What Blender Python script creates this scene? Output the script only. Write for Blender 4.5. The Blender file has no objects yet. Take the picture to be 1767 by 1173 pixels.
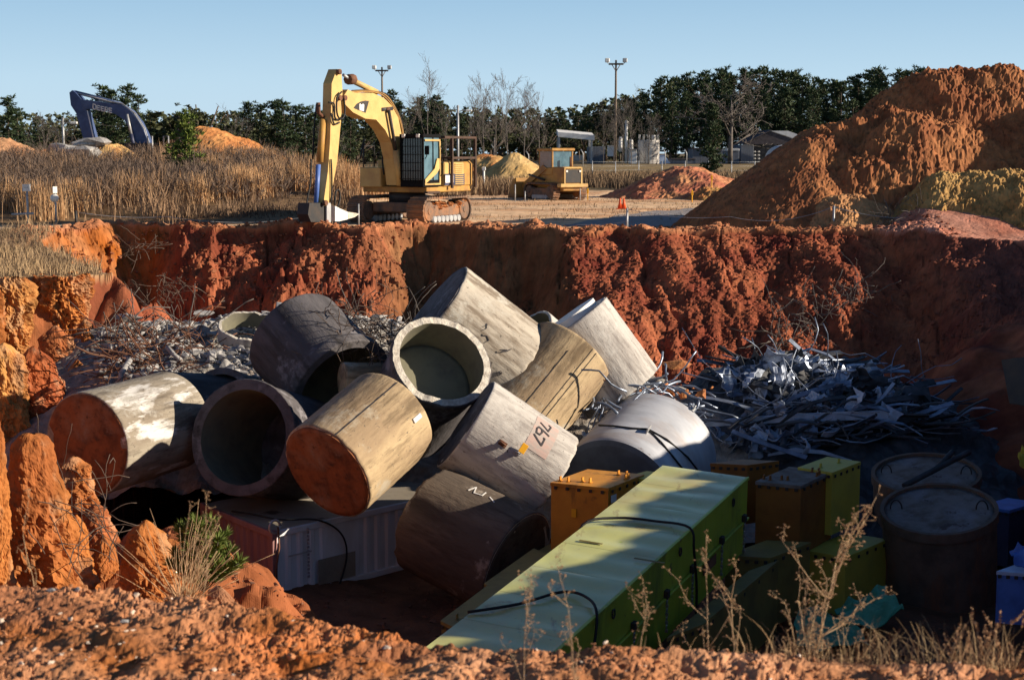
import bpy, math, random
import numpy as np
from mathutils import Vector, Matrix
R = math.radians
rng = np.random.RandomState(7)
random.seed(7)
S = bpy.context.scene

# ---------------------------------------------------------------- camera
CAMZ = 2.8
LENS = 55.0
FX = 1767 * LENS / 36.0
PITCH = math.atan((586.5 - 265) / FX)
cam_d = bpy.data.cameras.new('camera')
cam_d.lens = LENS; cam_d.sensor_width = 36; cam_d.clip_start = 0.1; cam_d.clip_end = 20000
cam_d.dof.use_dof = True; cam_d.dof.focus_distance = 33; cam_d.dof.aperture_fstop = 6.3
cam = bpy.data.objects.new('camera', cam_d)
cam.location = (0, 0, CAMZ); cam.rotation_euler = (R(90) - PITCH, 0, 0)
S.collection.objects.link(cam); S.camera = cam

# ---------------------------------------------------------------- sky, sun, exposure
SUN_EL, SUN_AZ = R(19), R(95)          # azimuth clockwise from +Y (straight ahead)
w = bpy.data.worlds.new('World'); S.world = w; w.use_nodes = True
nt = w.node_tree
sky = nt.nodes.new('ShaderNodeTexSky'); sky.sky_type = 'NISHITA'; sky.sun_disc = False
sky.sun_elevation = SUN_EL; sky.sun_rotation = SUN_AZ
sky.air_density = 1.0; sky.dust_density = 0.0; sky.ozone_density = 3.0
bg = nt.nodes['Background'] 
wtc = nt.nodes.new('ShaderNodeTexCoord'); wse = nt.nodes.new('ShaderNodeSeparateXYZ'); nt.links.new(wtc.outputs['Generated'], wse.inputs[0])
wcr = nt.nodes.new('ShaderNodeValToRGB'); nt.links.new(wse.outputs[2], wcr.inputs[0])
el = wcr.color_ramp.elements; el[0].position = 0; el[0].color = (.47, .62, .74, 1); el[1].position = 1; el[1].color = (.012, .03, .09, 1)
for ps, cc in ((.045, (.43, .60, .74, 1)), (.12, (.24, .42, .61, 1)), (.24, (.17, .31, .47, 1)), (.42, (.05, .11, .24, 1))):
    e = el.new(ps); e.color = cc
wsc = nt.nodes.new('ShaderNodeVectorMath'); wsc.operation = 'SCALE'; wsc.inputs[3].default_value = 6.3; nt.links.new(wcr.outputs[0], wsc.inputs[0])
wmx = nt.nodes.new('ShaderNodeMix'); wmx.data_type = 'RGBA'; wmx.inputs[0].default_value = .95
nt.links.new(sky.outputs[0], wmx.inputs[6]); nt.links.new(wsc.outputs[0], wmx.inputs[7]); nt.links.new(wmx.outputs[2], bg.inputs[0])
bg.inputs[1].default_value = 0.11
sun_d = bpy.data.lights.new('sun', 'SUN'); sun_d.energy = 5.0; sun_d.angle = R(0.5); sun_d.color = (1, .86, .68)
sun = bpy.data.objects.new('sun', sun_d); S.collection.objects.link(sun)
tosun = Vector((math.sin(SUN_AZ) * math.cos(SUN_EL), math.cos(SUN_AZ) * math.cos(SUN_EL), math.sin(SUN_EL)))
sun.rotation_euler = (-tosun).to_track_quat('-Z', 'Y').to_euler()
S.view_settings.view_transform = 'Standard'; S.view_settings.look = 'None'
S.view_settings.exposure = 0.75; S.view_settings.gamma = 1.0

# ---------------------------------------------------------------- pixel helpers (photo pixels 1767x1173)
CP, SP = math.cos(PITCH), math.sin(PITCH)
def ray(px, py):
    a = (px - 883.5) / FX; b = -(py - 586.5) / FX
    return Vector((a, CP + b * SP, -SP + b * CP))
def P(px, py, D):
    d = ray(px, py); return Vector((0, 0, CAMZ)) + d * (D / d.y)
def W(px, py, z):
    d = ray(px, py); return Vector((0, 0, CAMZ)) + d * ((z - CAMZ) / d.z)
def hit(px, py, o, n):
    d = ray(px, py); c = Vector((0, 0, CAMZ)); return c + d * ((Vector(o) - c).dot(n) / d.dot(n))

# ---------------------------------------------------------------- noise
_perm = np.random.RandomState(3).permutation(4096)
_g3 = np.random.RandomState(4).normal(size=(4096, 3)); _g3 /= np.linalg.norm(_g3, axis=1)[:, None]
def _hash(i, j, k):
    return _perm[(_perm[(_perm[i & 4095] + j) & 4095] + k) & 4095]
def pn(x, y, z=None):
    x = np.asarray(x, float); y = np.asarray(y, float)
    z = np.zeros_like(x) + .37 if z is None else np.asarray(z, float) + 0 * x
    xi = np.floor(x).astype(np.int64); yi = np.floor(y).astype(np.int64); zi = np.floor(z).astype(np.int64)
    fx, fy, fz = x - xi, y - yi, z - zi
    f = lambda t: t * t * t * (t * (t * 6 - 15) + 10)
    u, v, s = f(fx), f(fy), f(fz)
    out = 0
    for a in (0, 1):
        for b in (0, 1):
            for c in (0, 1):
                g = _g3[_hash(xi + a, yi + b, zi + c)]
                d = g[..., 0] * (fx - a) + g[..., 1] * (fy - b) + g[..., 2] * (fz - c)
                out = out + d * (u if a else 1 - u) * (v if b else 1 - v) * (s if c else 1 - s)
    return out * 1.5
def fbm(x, y, z=None, o=4, lac=2.03, g=.5):
    t = 0; a = 1; x = np.asarray(x, float); y = np.asarray(y, float)
    for i in range(o):
        t = t + a * pn(x + 17.3 * i, y - 9.1 * i, None if z is None else z + 5.7 * i)
        x = x * lac; y = y * lac; z = None if z is None else np.asarray(z) * lac; a *= g
    return t
def ridged(x, y, z=None, o=4):
    t = 0; a = 1; x = np.asarray(x, float); y = np.asarray(y, float)
    for i in range(o):
        t = t + a * (1 - 2.2 * np.abs(pn(x + 7.3 * i, y + 3.1 * i, None if z is None else z)))
        x = x * 2.07; y = y * 2.07; z = None if z is None else np.asarray(z) * 2.07; a *= .5
    return t / 1.9
def lumps(x, y, sc, seed=0):
    """rounded clods: inverted cell distance, 0..1"""
    x = np.asarray(x, float) * sc; y = np.asarray(y, float) * sc
    xi = np.floor(x).astype(np.int64); yi = np.floor(y).astype(np.int64)
    best = np.full(x.shape, 9.0)
    for a in (-1, 0, 1):
        for b in (-1, 0, 1):
            h = _hash(xi + a, yi + b, xi * 0 + seed)
            cx = xi + a + (h % 97) / 97.0; cy = yi + b + (_perm[h] % 89) / 89.0
            best = np.minimum(best, (x - cx) ** 2 + (y - cy) ** 2)
    return np.sqrt(np.maximum(0, 1 - best * 1.3))
def cracked(x, y, sc, seed=0):
    """broken plates: 1 inside a clod, 0 in the crack between clods"""
    x = np.asarray(x, float) * sc; y = np.asarray(y, float) * sc; x = x + .35 * pn(x * .7, y * .7); y = y + .35 * pn(x * .7 + 9, y * .7)
    xi = np.floor(x).astype(np.int64); yi = np.floor(y).astype(np.int64); f1 = np.full(x.shape, 9.0); f2 = f1.copy(); tl = np.zeros(x.shape)
    for a in (-1, 0, 1):
        for b in (-1, 0, 1):
            h = _hash(xi + a, yi + b, xi * 0 + seed); cx = xi + a + (h % 97) / 97.0; cy = yi + b + (_perm[h] % 89) / 89.0
            d = np.hypot(x - cx, y - cy); t = ((h % 31) / 31. - .5) * (x - cx) + ((_perm[h] % 37) / 37. - .5) * (y - cy) + (h % 13) / 26.
            tl = np.where(d < f1, t, tl); f2 = np.where(d < f1, f1, np.minimum(f2, d)); f1 = np.minimum(f1, d)
    return np.clip((f2 - f1) * 3.2, 0, 1) ** .6 * (.75 + .8 * tl)
def sst(a, b, x):
    t = np.clip((np.asarray(x, float) - a) / (b - a), 0, 1); return t * t * (3 - 2 * t)

# ---------------------------------------------------------------- object helpers
ORG = {}
def link(o): S.collection.objects.link(o); return o
def tag(o, label=None, cat=None, group=None, kind=None):
    if label: o['label'] = label
    if cat: o['category'] = cat
    if group: o['group'] = group
    if kind: o['kind'] = kind
    return o
def thing(name, label, cat, loc=(0, 0, 0), group=None, M=None):
    o = link(bpy.data.objects.new(name, None)); o.empty_display_size = .3
    if M is not None: o.matrix_world = M; ORG[o.name] = None
    else: o.location = loc; ORG[o.name] = Vector(loc)
    return tag(o, label, cat, group)
def npmesh(name, V, F, mat, smooth=False, col=None):
    V = np.asarray(V, np.float32); F = np.asarray(F, np.int32)
    me = bpy.data.meshes.new(name); n, k = F.shape
    me.vertices.add(len(V)); me.vertices.foreach_set('co', V.ravel())
    me.loops.add(n * k); me.loops.foreach_set('vertex_index', F.ravel())
    me.polygons.add(n); me.polygons.foreach_set('loop_start', np.arange(0, n * k, k, dtype=np.int32))
    me.polygons.foreach_set('loop_total', np.full(n, k, np.int32))
    me.polygons.foreach_set('use_smooth', np.full(n, smooth))
    if col is not None:
        a = me.color_attributes.new('Col', 'FLOAT_COLOR', 'POINT')
        c = np.ones((len(V), 4), np.float32); c[:, :3] = col; a.data.foreach_set('color', c.ravel())
    me.update(calc_edges=True); me.validate()
    me.materials.append(mat)
    return me
def addobj(name, me, parent=None, loc=None):
    o = link(bpy.data.objects.new(name, me))
    if loc is not None: o.location = loc
    if parent is not None: o.parent = parent
    return o

class MB:
    """collects shapes; build() links them as one mesh object"""
    def __init__(s): s.v = []; s.f = []; s.mi = []; s.cur = 0; s.sm = []
    def add(s, vs, fs, sm=False):
        b = len(s.v); s.v += [Vector(v) for v in vs]
        for f in fs: s.f.append([b + i for i in f]); s.mi.append(s.cur); s.sm.append(sm)
        return s
    def hexa(s, c8):
        return s.add(c8, [(0, 3, 2, 1), (4, 5, 6, 7), (0, 1, 5, 4), (1, 2, 6, 5), (2, 3, 7, 6), (3, 0, 4, 7)])
    def box(s, x0, x1, y0, y1, z0, z1, T=None, taper=None):
        t = taper or (0, 0, 0, 0)
        c = [(x0, y0, z0), (x1, y0, z0), (x1, y1, z0), (x0, y1, z0), (x0 + t[0], y0 + t[2], z1), (x1 - t[1], y0 + t[2], z1), (x1 - t[1], y1 - t[3], z1), (x0 + t[0], y1 - t[3], z1)]
        if T: c = [T(Vector(p)) for p in c]
        return s.hexa(c)
    def bbox(s, x0, x1, y0, y1, z0, z1, b=.02, T=None):
        """box with chamfered edges"""
        vs = []; idx = {}
        for i, X in enumerate((x0, x1)):
            for j, Y in enumerate((y0, y1)):
                for k, Z in enumerate((z0, z1)):
                    sx, sy, sz = (1, -1)[i], (1, -1)[j], (1, -1)[k]
                    for a in range(3):
                        p = [X + sx * b, Y + sy * b, Z + sz * b]; p[a] = (X, Y, Z)[a]
                        idx[(i, j, k, a)] = len(vs); vs.append(T(Vector(p)) if T else Vector(p))
        fs = []
        for a in range(3):
            o = [q for q in range(3) if q != a]
            for sd in (0, 1):
                q = []
                for (m, n) in ((0, 0), (1, 0), (1, 1), (0, 1)):
                    t = [0, 0, 0]; t[a] = sd; t[o[0]] = m; t[o[1]] = n; q.append(idx[(*t, a)])
                fs.append(q)
        for a in range(3):          # edges along axis a
            o = [q for q in range(3) if q != a]
            for m in (0, 1):
                for n in (0, 1):
                    t0 = [0, 0, 0]; t0[o[0]] = m; t0[o[1]] = n; t1 = list(t0); t1[a] = 1
                    fs.append([idx[(*t0, o[0])], idx[(*t1, o[0])], idx[(*t1, o[1])], idx[(*t0, o[1])]])
        for i in (0, 1):
            for j in (0, 1):
                for k in (0, 1): fs.append([idx[(i, j, k, 0)], idx[(i, j, k, 1)], idx[(i, j, k, 2)]])
        return s.add(vs, fs)
    def cyl(s, p0, p1, r0, r1=None, n=12, caps=True, sm=True):
        p0 = Vector(p0); p1 = Vector(p1); r1 = r0 if r1 is None else r1
        a = (p1 - p0).normalized(); u = a.orthogonal().normalized(); v = a.cross(u)
        vs = []
        for p, r in ((p0, r0), (p1, r1)):
            for i in range(n):
                t = 2 * math.pi * i / n; vs.append(p + (u * math.cos(t) + v * math.sin(t)) * r)
        b = len(s.v); s.add(vs, [(i, (i + 1) % n, n + (i + 1) % n, n + i) for i in range(n)], sm)
        if caps:
            s.f.append([b + i for i in range(n)][::-1]); s.mi.append(s.cur); s.sm.append(False)
            s.f.append([b + n + i for i in range(n)]); s.mi.append(s.cur); s.sm.append(False)
        return s
    def tube(s, pts, r, n=6, rs=None):
        pts = [Vector(p) for p in pts]; b = len(s.v); m = len(pts)
        t = (pts[1] - pts[0]).normalized(); u = t.orthogonal().normalized()
        for i, p in enumerate(pts):
            t2 = (pts[min(i + 1, m - 1)] - pts[max(i - 1, 0)])
            t2 = t2.normalized() if t2.length > 1e-9 else t
            u = (u - t2 * u.dot(t2)); u = u.normalized() if u.length > 1e-6 else t2.orthogonal().normalized()
            v = t2.cross(u); rr = rs[i] if rs else r
            for k in range(n):
                q = 2 * math.pi * k / n; s.v.append(p + (u * math.cos(q) + v * math.sin(q)) * rr)
            t = t2
        for i in range(m - 1):
            for k in range(n):
                s.f.append([b + i * n + k, b + i * n + (k + 1) % n, b + (i + 1) * n + (k + 1) % n, b + (i + 1) * n + k]); s.mi.append(s.cur); s.sm.append(True)
        s.f.append([b + k for k in range(n)][::-1]); s.mi.append(s.cur); s.sm.append(False)
        s.f.append([b + (m - 1) * n + k for k in range(n)]); s.mi.append(s.cur); s.sm.append(False)
        return s
    def prism(s, poly, off):
        """poly: 3D outline, extruded by the vector off"""
        off = Vector(off); n = len(poly); poly = [Vector(p) for p in poly]
        s.add(poly + [p + off for p in poly], [tuple(range(n))[::-1], tuple(range(n, 2 * n))] + [(i, (i + 1) % n, n + (i + 1) % n, n + i) for i in range(n)])
        return s
    def mesh(s, name, mat, org=None):
        me = bpy.data.meshes.new(name); o = org or Vector((0, 0, 0))
        me.from_pydata([tuple(v - o) for v in s.v], [], s.f)
        for m in (mat if isinstance(mat, (list, tuple)) else [mat]): me.materials.append(m)
        me.polygons.foreach_set('material_index', s.mi); me.polygons.foreach_set('use_smooth', s.sm)
        me.update(); return me
    def build(s, name, mat, parent=None, base=None):
        if parent is None:
            c = [sum(v[i] for v in s.v) / len(s.v) for i in (0, 1)]
            org = Vector(base) if base is not None else Vector((c[0], c[1], min(v.z for v in s.v)))
            o = addobj(name, s.mesh(name, mat, org), None, org); ORG[o.name] = org; return o
        org = ORG.get(parent.name) if parent.name in ORG else Vector((0, 0, 0))
        o = addobj(name, s.mesh(name, mat, org if org is not None else Vector((0, 0, 0))), parent)
        ORG[o.name] = org
        return o
def fix_normals(me):
    import bmesh
    b = bmesh.new(); b.from_mesh(me); bmesh.ops.recalc_face_normals(b, faces=b.faces); b.to_mesh(me); b.free()
def dup(root, loc, rz=None, sc=None, label=None, group=None):
    r = root.copy(); S.collection.objects.link(r); r.location = loc
    if rz is not None: r.rotation_euler = (0, 0, rz)
    if sc is not None: r.scale = sc if isinstance(sc, (tuple, list)) else (sc, sc, sc)
    if label: r['label'] = label
    if group: r['group'] = group
    for ch in list(root.children):
        c = ch.copy(); S.collection.objects.link(c); c.parent = r
        for g in list(ch.children):
            d = g.copy(); S.collection.objects.link(d); d.parent = c
    return r

# ---------------------------------------------------------------- materials
def mat(name, c1, c2=None, c3=None, sc=3.0, rough=.85, bump=.3, bsc=20, bdist=.02, stretch=(1, 1, 1), metal=0, attr=False, spec=.3, thr=(.42, .62), spots=None, coat=0, det=6, extra=None):
    m = bpy.data.materials.new(name); m.use_nodes = True; t = m.node_tree; N = t.nodes; L = t.links
    b = N['Principled BSDF']; b.inputs['Roughness'].default_value = rough; b.inputs['Metallic'].default_value = metal
    b.inputs['Specular IOR Level'].default_value = spec; b.inputs['Coat Weight'].default_value = coat
    tc = N.new('ShaderNodeTexCoord'); mp = N.new('ShaderNodeMapping'); mp.inputs['Scale'].default_value = stretch
    L.new(tc.outputs['Object'], mp.inputs[0])
    def noise(s, d=det, v=0):
        n = N.new('ShaderNodeTexNoise'); n.inputs['Scale'].default_value = s; n.inputs['Detail'].default_value = d
        n.inputs['Roughness'].default_value = .62
        L.new(mp.outputs[0], n.inputs['Vector']); return n
    def ramp(n, a, bb):
        r = N.new('ShaderNodeMapRange'); r.inputs[1].default_value = a; r.inputs[2].default_value = bb; L.new(n.outputs[0], r.inputs[0]); return r
    def mix(fac, a, bb, mode='MIX'):
        x = N.new('ShaderNodeMix'); x.data_type = 'RGBA'; x.blend_type = mode
        if isinstance(fac, float): x.inputs[0].default_value = fac
        else: L.new(fac, x.inputs[0])
        for i, q in ((6, a), (7, bb)):
            if isinstance(q, tuple): x.inputs[i].default_value = (*q, 1)
            else: L.new(q, x.inputs[i])
        return x.outputs[2]
    if attr:
        at = N.new('ShaderNodeAttribute'); at.attribute_name = 'Col'; col = at.outputs[0]
        n1 = noise(sc); r1 = ramp(n1, .3, .75)
        g = N.new('ShaderNodeMix'); g.data_type = 'RGBA'; L.new(r1.outputs[0], g.inputs[0]); g.inputs[6].default_value = (.62, .62, .62, 1); g.inputs[7].default_value = (1.35, 1.35, 1.35, 1)
        col = mix(1.0, col, g.outputs[2], 'MULTIPLY')
    else:
        col = c1
        if c2: n1 = noise(sc); col = mix(ramp(n1, *thr).outputs[0], c1, c2)
        if c3: n2 = noise(sc * .37 + .11); col = mix(ramp(n2, .5, .68).outputs[0], col, c3)
    if spots:
        n3 = noise(spots[1], 8); col = mix(ramp(n3, spots[2], spots[2] + .05).outputs[0], col, spots[0])
    for (sc_, lo, hi, cc, st2) in (extra or ()):
        n5 = N.new('ShaderNodeTexNoise'); n5.inputs['Scale'].default_value = sc_; n5.inputs['Detail'].default_value = 9; n5.inputs['Roughness'].default_value = .7
        mp2 = N.new('ShaderNodeMapping'); mp2.inputs['Scale'].default_value = st2; L.new(tc.outputs['Object'], mp2.inputs[0]); L.new(mp2.outputs[0], n5.inputs['Vector'])
        col = mix(ramp(n5, lo, hi).outputs[0], col, cc)
    if isinstance(col, tuple): b.inputs['Base Color'].default_value = (*col, 1)
    else: L.new(col, b.inputs['Base Color'])
    if bump:
        n4 = noise(bsc, 8); bp = N.new('ShaderNodeBump'); bp.inputs['Strength'].default_value = bump; bp.inputs['Distance'].default_value = bdist
        L.new(n4.outputs[0], bp.inputs['Height']); L.new(bp.outputs[0], b.inputs['Normal'])
        rr = N.new('ShaderNodeMapRange'); rr.inputs[3].default_value = max(0, rough - .12); rr.inputs[4].default_value = min(1, rough + .12)
        L.new(n4.outputs[0], rr.inputs[0]); L.new(rr.outputs[0], b.inputs['Roughness'])
    return m
M = {}
M['ground'] = mat('ground_soil', None, attr=True, sc=1.6, rough=.95, bump=.55, bsc=9, bdist=.05, spec=.1)
M['mound'] = mat('mound_soil', None, attr=True, sc=2.2, rough=.95, bump=.6, bsc=7, bdist=.08, spec=.1)
M['conc'] = mat('concrete_pale', (0.524, 0.469, 0.386), (0.373, 0.331, 0.276), sc=1.5, stretch=(1, 1, .3), bump=.6, bsc=12, bdist=.03, extra=[(2.2, .50, .62, (.20, .16, .12), (1, 1, .16)), (14, .60, .66, (.10, .085, .07), (1, 1, .7)), (.9, .56, .64, (.46, .43, .37), (1, 1, 1))])
M['conc_w'] = mat('concrete_whitish', (0.546, 0.520, 0.481), (0.416, 0.390, 0.364), sc=1.5, stretch=(1, 1, .3), bump=.6, bsc=12, bdist=.03, extra=[(2.2, .50, .62, (.24, .215, .20), (1, 1, .16)), (14, .60, .66, (.10, .085, .07), (1, 1, .7)), (.9, .56, .64, (.50, .48, .45), (1, 1, 1))])
M['conc_b'] = mat('concrete_brown', (0.468, 0.351, 0.208), (0.325, 0.234, 0.143), sc=1.5, stretch=(1, 1, .3), bump=.6, bsc=12, bdist=.03, extra=[(2.2, .50, .62, (.17, .12, .07), (1, 1, .16)), (14, .60, .66, (.10, .085, .07), (1, 1, .7)), (.9, .56, .64, (.42, .36, .27), (1, 1, 1))])
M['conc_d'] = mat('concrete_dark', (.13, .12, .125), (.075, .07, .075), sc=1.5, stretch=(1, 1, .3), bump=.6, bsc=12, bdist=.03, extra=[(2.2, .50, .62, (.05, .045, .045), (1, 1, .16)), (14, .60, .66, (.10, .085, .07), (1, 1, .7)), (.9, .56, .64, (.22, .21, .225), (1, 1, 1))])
M['conc_p'] = mat('concrete_painted_drips', (0.338, 0.300, 0.237), (0.225, 0.188, 0.144), sc=1.5, stretch=(1, 1, .3), bump=.6, bsc=12, bdist=.03, extra=[(2.2, .50, .62, (.11, .09, .07), (1, 1, .16)), (14, .60, .66, (.10, .085, .07), (1, 1, .7)), (.9, .56, .64, (.36, .34, .30), (1, 1, 1))], spots=((.60, .58, .55), 1.7, .56))
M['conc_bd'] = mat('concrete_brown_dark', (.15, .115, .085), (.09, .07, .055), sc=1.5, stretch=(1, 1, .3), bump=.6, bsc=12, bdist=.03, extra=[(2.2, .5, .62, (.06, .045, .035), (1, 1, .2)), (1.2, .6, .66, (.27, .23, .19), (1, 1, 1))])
M['conc_bounce'] = mat('bounce_lit_stained_end', (.29, .105, .04), (.13, .05, .025), (.34, .18, .10), sc=2.2, bump=.7, bsc=6, bdist=.05, extra=[(5, .55, .66, (.10, .05, .03), (1, 1, 1)), (1.1, .58, .68, (.30, .22, .16), (1, 1, 1))])  # orange bounce light painted into the end faces, along with stains
M['conc_int'] = mat('pipe_inside', (.20, .19, .13), (.14, .13, .10), (.24, .22, .16), sc=1.5, bump=.2)
M['conc_chip'] = mat('broken_concrete', (.62, .58, .50), (.42, .37, .31), sc=7, bump=.8, bsc=25, bdist=.03)
M['rub'] = mat('rubble', (.36, .35, .34), (.22, .21, .21), (.48, .46, .44), sc=6, bump=.5, bsc=30)
M['rust'] = mat('rusty_steel', (.16, .07, .04), (.09, .045, .03), (.22, .11, .06), sc=4, rough=.8, bump=.3)
M['dust'] = mat('rubble_dust', (.34, .32, .29), (.20, .18, .16), (.28, .20, .15), sc=3, bump=.8, bsc=18, bdist=.06)
M['black'] = mat('black_rubber', (.012, .012, .013), rough=.6, bump=0)
M['dark'] = mat('dark_steel', (.03, .03, .032), (.05, .04, .035), sc=3, rough=.6, bump=.2)
M['yel'] = mat('machine_yellow', (.60, .41, .15), (.53, .34, .12), (.42, .25, .10), sc=1.6, rough=.5, bump=.12, bsc=6, spots=((.28, .13, .05), 2.6, .68))
M['yeld'] = mat('worn_machine_yellow', (.46, .25, .06), (.33, .17, .05), (.24, .12, .05), sc=2, rough=.6, bump=.25)
M['trk'] = mat('muddy_track_steel', (.20, .12, .08), (.10, .075, .06), (.36, .16, .07), sc=3, rough=.8, bump=.6, bsc=12, bdist=.04)
M['mud'] = mat('caked_mud', (.50, .20, .07), (.36, .13, .05), sc=4, bump=.8, bsc=12, bdist=.05)
M['blue'] = mat('blue_rod', (.08, .15, .42), (.12, .20, .48), sc=3, rough=.4, bump=0)
M['white'] = mat('white_paint', (.78, .77, .74), (.66, .64, .60), sc=3, rough=.5, bump=.1)
M['glass'] = mat('dark_glass', (.015, .03, .035), (.03, .05, .05), sc=2, rough=.12, bump=0, spec=.8)
M['glassb'] = mat('blue_window_glass', (.10, .19, .24), (.06, .12, .16), sc=2, rough=.15, bump=0, spec=.8)
M['navy'] = mat('dark_blue_paint', (.05, .055, .11), (.035, .04, .075), (.08, .085, .14), sc=1.5, rough=.5, bump=.1)
M['dblue'] = mat('excavator_blue_paint', (.055, .085, .19), (.04, .06, .13), (.09, .12, .22), sc=1.5, rough=.5, bump=.1)
M['guard'] = mat('flat_black', (.012, .012, .013), rough=.95, bump=0, spec=.05)
M['cage'] = mat('dark_brown_frame', (.06, .04, .032), (.09, .05, .035), sc=4, rough=.85, bump=.2)
M['grey'] = mat('grey_galvanised', (.42, .43, .44), (.33, .33, .34), sc=3, rough=.5, bump=.1, metal=.3)
M['wood'] = mat('weathered_pole_wood', (.20, .15, .11), (.13, .10, .075), sc=5, stretch=(1, 1, .1), bump=.3)
M['cone'] = mat('orange_cone', (.85, .12, .03), (.7, .1, .03), sc=3, bump=0, rough=.5)
M['cwhite'] = mat('container_white', (.66, .68, .72), (.56, .58, .62), (.48, .46, .44), sc=1.2, stretch=(1, 1, .3), rough=.5, bump=.12)
M['cred'] = mat('container_oxide_red', (.30, .15, .14), (.22, .11, .11), (.36, .22, .20), sc=1.5, stretch=(1, 1, .3), rough=.7, bump=.2)
M['ctop'] = mat('container_roof', (.30, .26, .20), (.18, .15, .12), (.38, .34, .28), sc=.9, rough=.7, bump=.2, spots=((.08, .06, .05), .9, .60))
M['green'] = mat('lime_green_paint', (.42, .52, .05), (.35, .44, .045), sc=1.3, rough=.4, bump=.1, bsc=4, extra=[(3, .62, .66, (.16, .17, .05), (1, 1, 1)), (9, .66, .70, (.12, .07, .03), (1, 1, 1)), (1.6, .54, .68, (.19, .24, .04), (1, 1, .15))])
M['gtop'] = mat('sunlit_lid_paint', (.60, .60, .20), (.52, .56, .24), (.54, .46, .16), sc=.8, stretch=(1, 1, 1), extra=[(2.5, .58, .66, (.38, .30, .10), (1, .3, 1)), (10, .66, .70, (.25, .15, .06), (1, 1, 1))], spec=.9, rough=.22, bump=.1, bsc=5, spots=((.40, .30, .11), .9, .63))  # sunlit yellow and sky sheen put into the lid colour
M['orange'] = mat('orange_crate_paint', (.62, .27, .035), (.52, .21, .03), sc=2, rough=.45, bump=.12, spots=((.30, .13, .03), 1.8, .64), extra=[(3, .58, .66, (.34, .15, .03), (1, 1, .2))])
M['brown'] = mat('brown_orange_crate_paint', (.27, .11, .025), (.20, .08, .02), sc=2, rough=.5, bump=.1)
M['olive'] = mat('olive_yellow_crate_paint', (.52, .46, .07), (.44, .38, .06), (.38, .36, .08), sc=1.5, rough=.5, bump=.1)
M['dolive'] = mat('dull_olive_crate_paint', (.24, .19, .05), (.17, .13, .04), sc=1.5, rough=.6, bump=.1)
M['cask'] = mat('cask_side', (.17, .12, .09), (.10, .075, .06), sc=2, bump=.4, extra=[(2, .52, .62, (.20, .10, .06), (1, 1, .2))])
M['casktop'] = mat('cask_lid', (.22, .19, .17), (.13, .10, .08), (.26, .25, .26), sc=2.6, bump=.3, spots=((.10, .07, .06), 2.2, .6))
M['tank'] = mat('silver_tank_paint', (.52, .54, .58), (.40, .42, .46), (.34, .28, .25), sc=2.2, stretch=(.35, .35, 1), rough=.45, bump=.12, metal=.15, spots=((.16, .10, .08), 3, .68))
M['tankf'] = mat('tank_end_shaded', (.13, .15, .19), (.09, .10, .13), sc=1.4, rough=.6, bump=.15)  # darker blue-grey than the body: shade painted onto the front face
M['alu'] = mat('scrap_aluminium', (.28, .33, .42), (.17, .20, .27), (.10, .11, .13), sc=2.5, rough=.4, metal=.5, bump=.2)
M['aluw'] = mat('scrap_white_sheet', (.50, .56, .68), (.32, .37, .46), sc=2.5, rough=.6, bump=.4, bsc=6)
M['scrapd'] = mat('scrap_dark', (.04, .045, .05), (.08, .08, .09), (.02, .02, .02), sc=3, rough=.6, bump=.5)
M['bluebox'] = mat('blue_crate_paint', (.10, .22, .62), (.07, .15, .45), sc=2, rough=.5, bump=.1)
M['bluew'] = mat('pale_blue_paint', (.55, .66, .85), (.45, .55, .75), sc=2, rough=.5, bump=.1)
M['tarp'] = mat('green_tarp', (.12, .42, .25), (.08, .30, .17), sc=3, rough=.55, bump=.5, bsc=5, bdist=.05)
M['chain'] = mat('steel_chain', (.35, .35, .38), rough=.4, metal=.7, bump=0)
M['tagy'] = mat('yellow_tag', (.85, .42, .02), rough=.5, bump=0)
M['pink'] = mat('faded_pink_paint', (.47, .34, .30), (.40, .35, .32), sc=9, bump=.2, stretch=(1, 1, .4))
M['ink'] = mat('black_paint_marks', (.05, .045, .05), rough=.8, bump=0)
M['pine'] = mat('pine_needles', (.032, .055, .022), (.055, .082, .03), (.022, .036, .018), sc=.5, rough=.7, bump=0)
M['pinel'] = mat('young_pine_needles', (.13, .17, .03), (.09, .13, .025), (.18, .18, .04), sc=.6, rough=.7, bump=0)
M['leaf'] = mat('evergreen_leaves', (.05, .06, .024), (.08, .085, .035), (.035, .04, .02), sc=.4, rough=.7, bump=0)
M['bark'] = mat('bark', (.12, .085, .065), (.075, .055, .045), sc=4, stretch=(1, 1, .2), bump=.4)
M['barkp'] = mat('pale_bare_wood', (.15, .13, .115), (.09, .075, .07), sc=3, bump=0)
M['grass'] = mat('dry_grass', None, attr=True, sc=.7, rough=.9, bump=0, spec=.1)
M['weed'] = mat('dry_weed_stem', (.50, .34, .19), (.34, .22, .13), sc=30, rough=.8, bump=0)
M['weedk'] = mat('weed_seed_heads', (.42, .25, .13), (.28, .16, .09), sc=60, rough=.9, bump=0)
M['peb'] = mat('pebble', None, attr=True, sc=30, rough=.9, bump=.3, bsc=60)
M['bldg'] = mat('grey_siding', (.16, .18, .22), (.12, .13, .16), sc=2, stretch=(3, 3, .2), bump=.1)
M['bldw'] = mat('white_siding', (.70, .70, .70), (.58, .58, .58), sc=1, bump=.1)
M['roofd'] = mat('dark_roof', (.09, .075, .08), (.06, .05, .055), sc=2, bump=.2)
M['gravel'] = mat('gravel_road', (.30, .27, .26), (.20, .18, .18), (.36, .31, .28), sc=6, bump=.8, bsc=30, bdist=.03)
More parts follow.
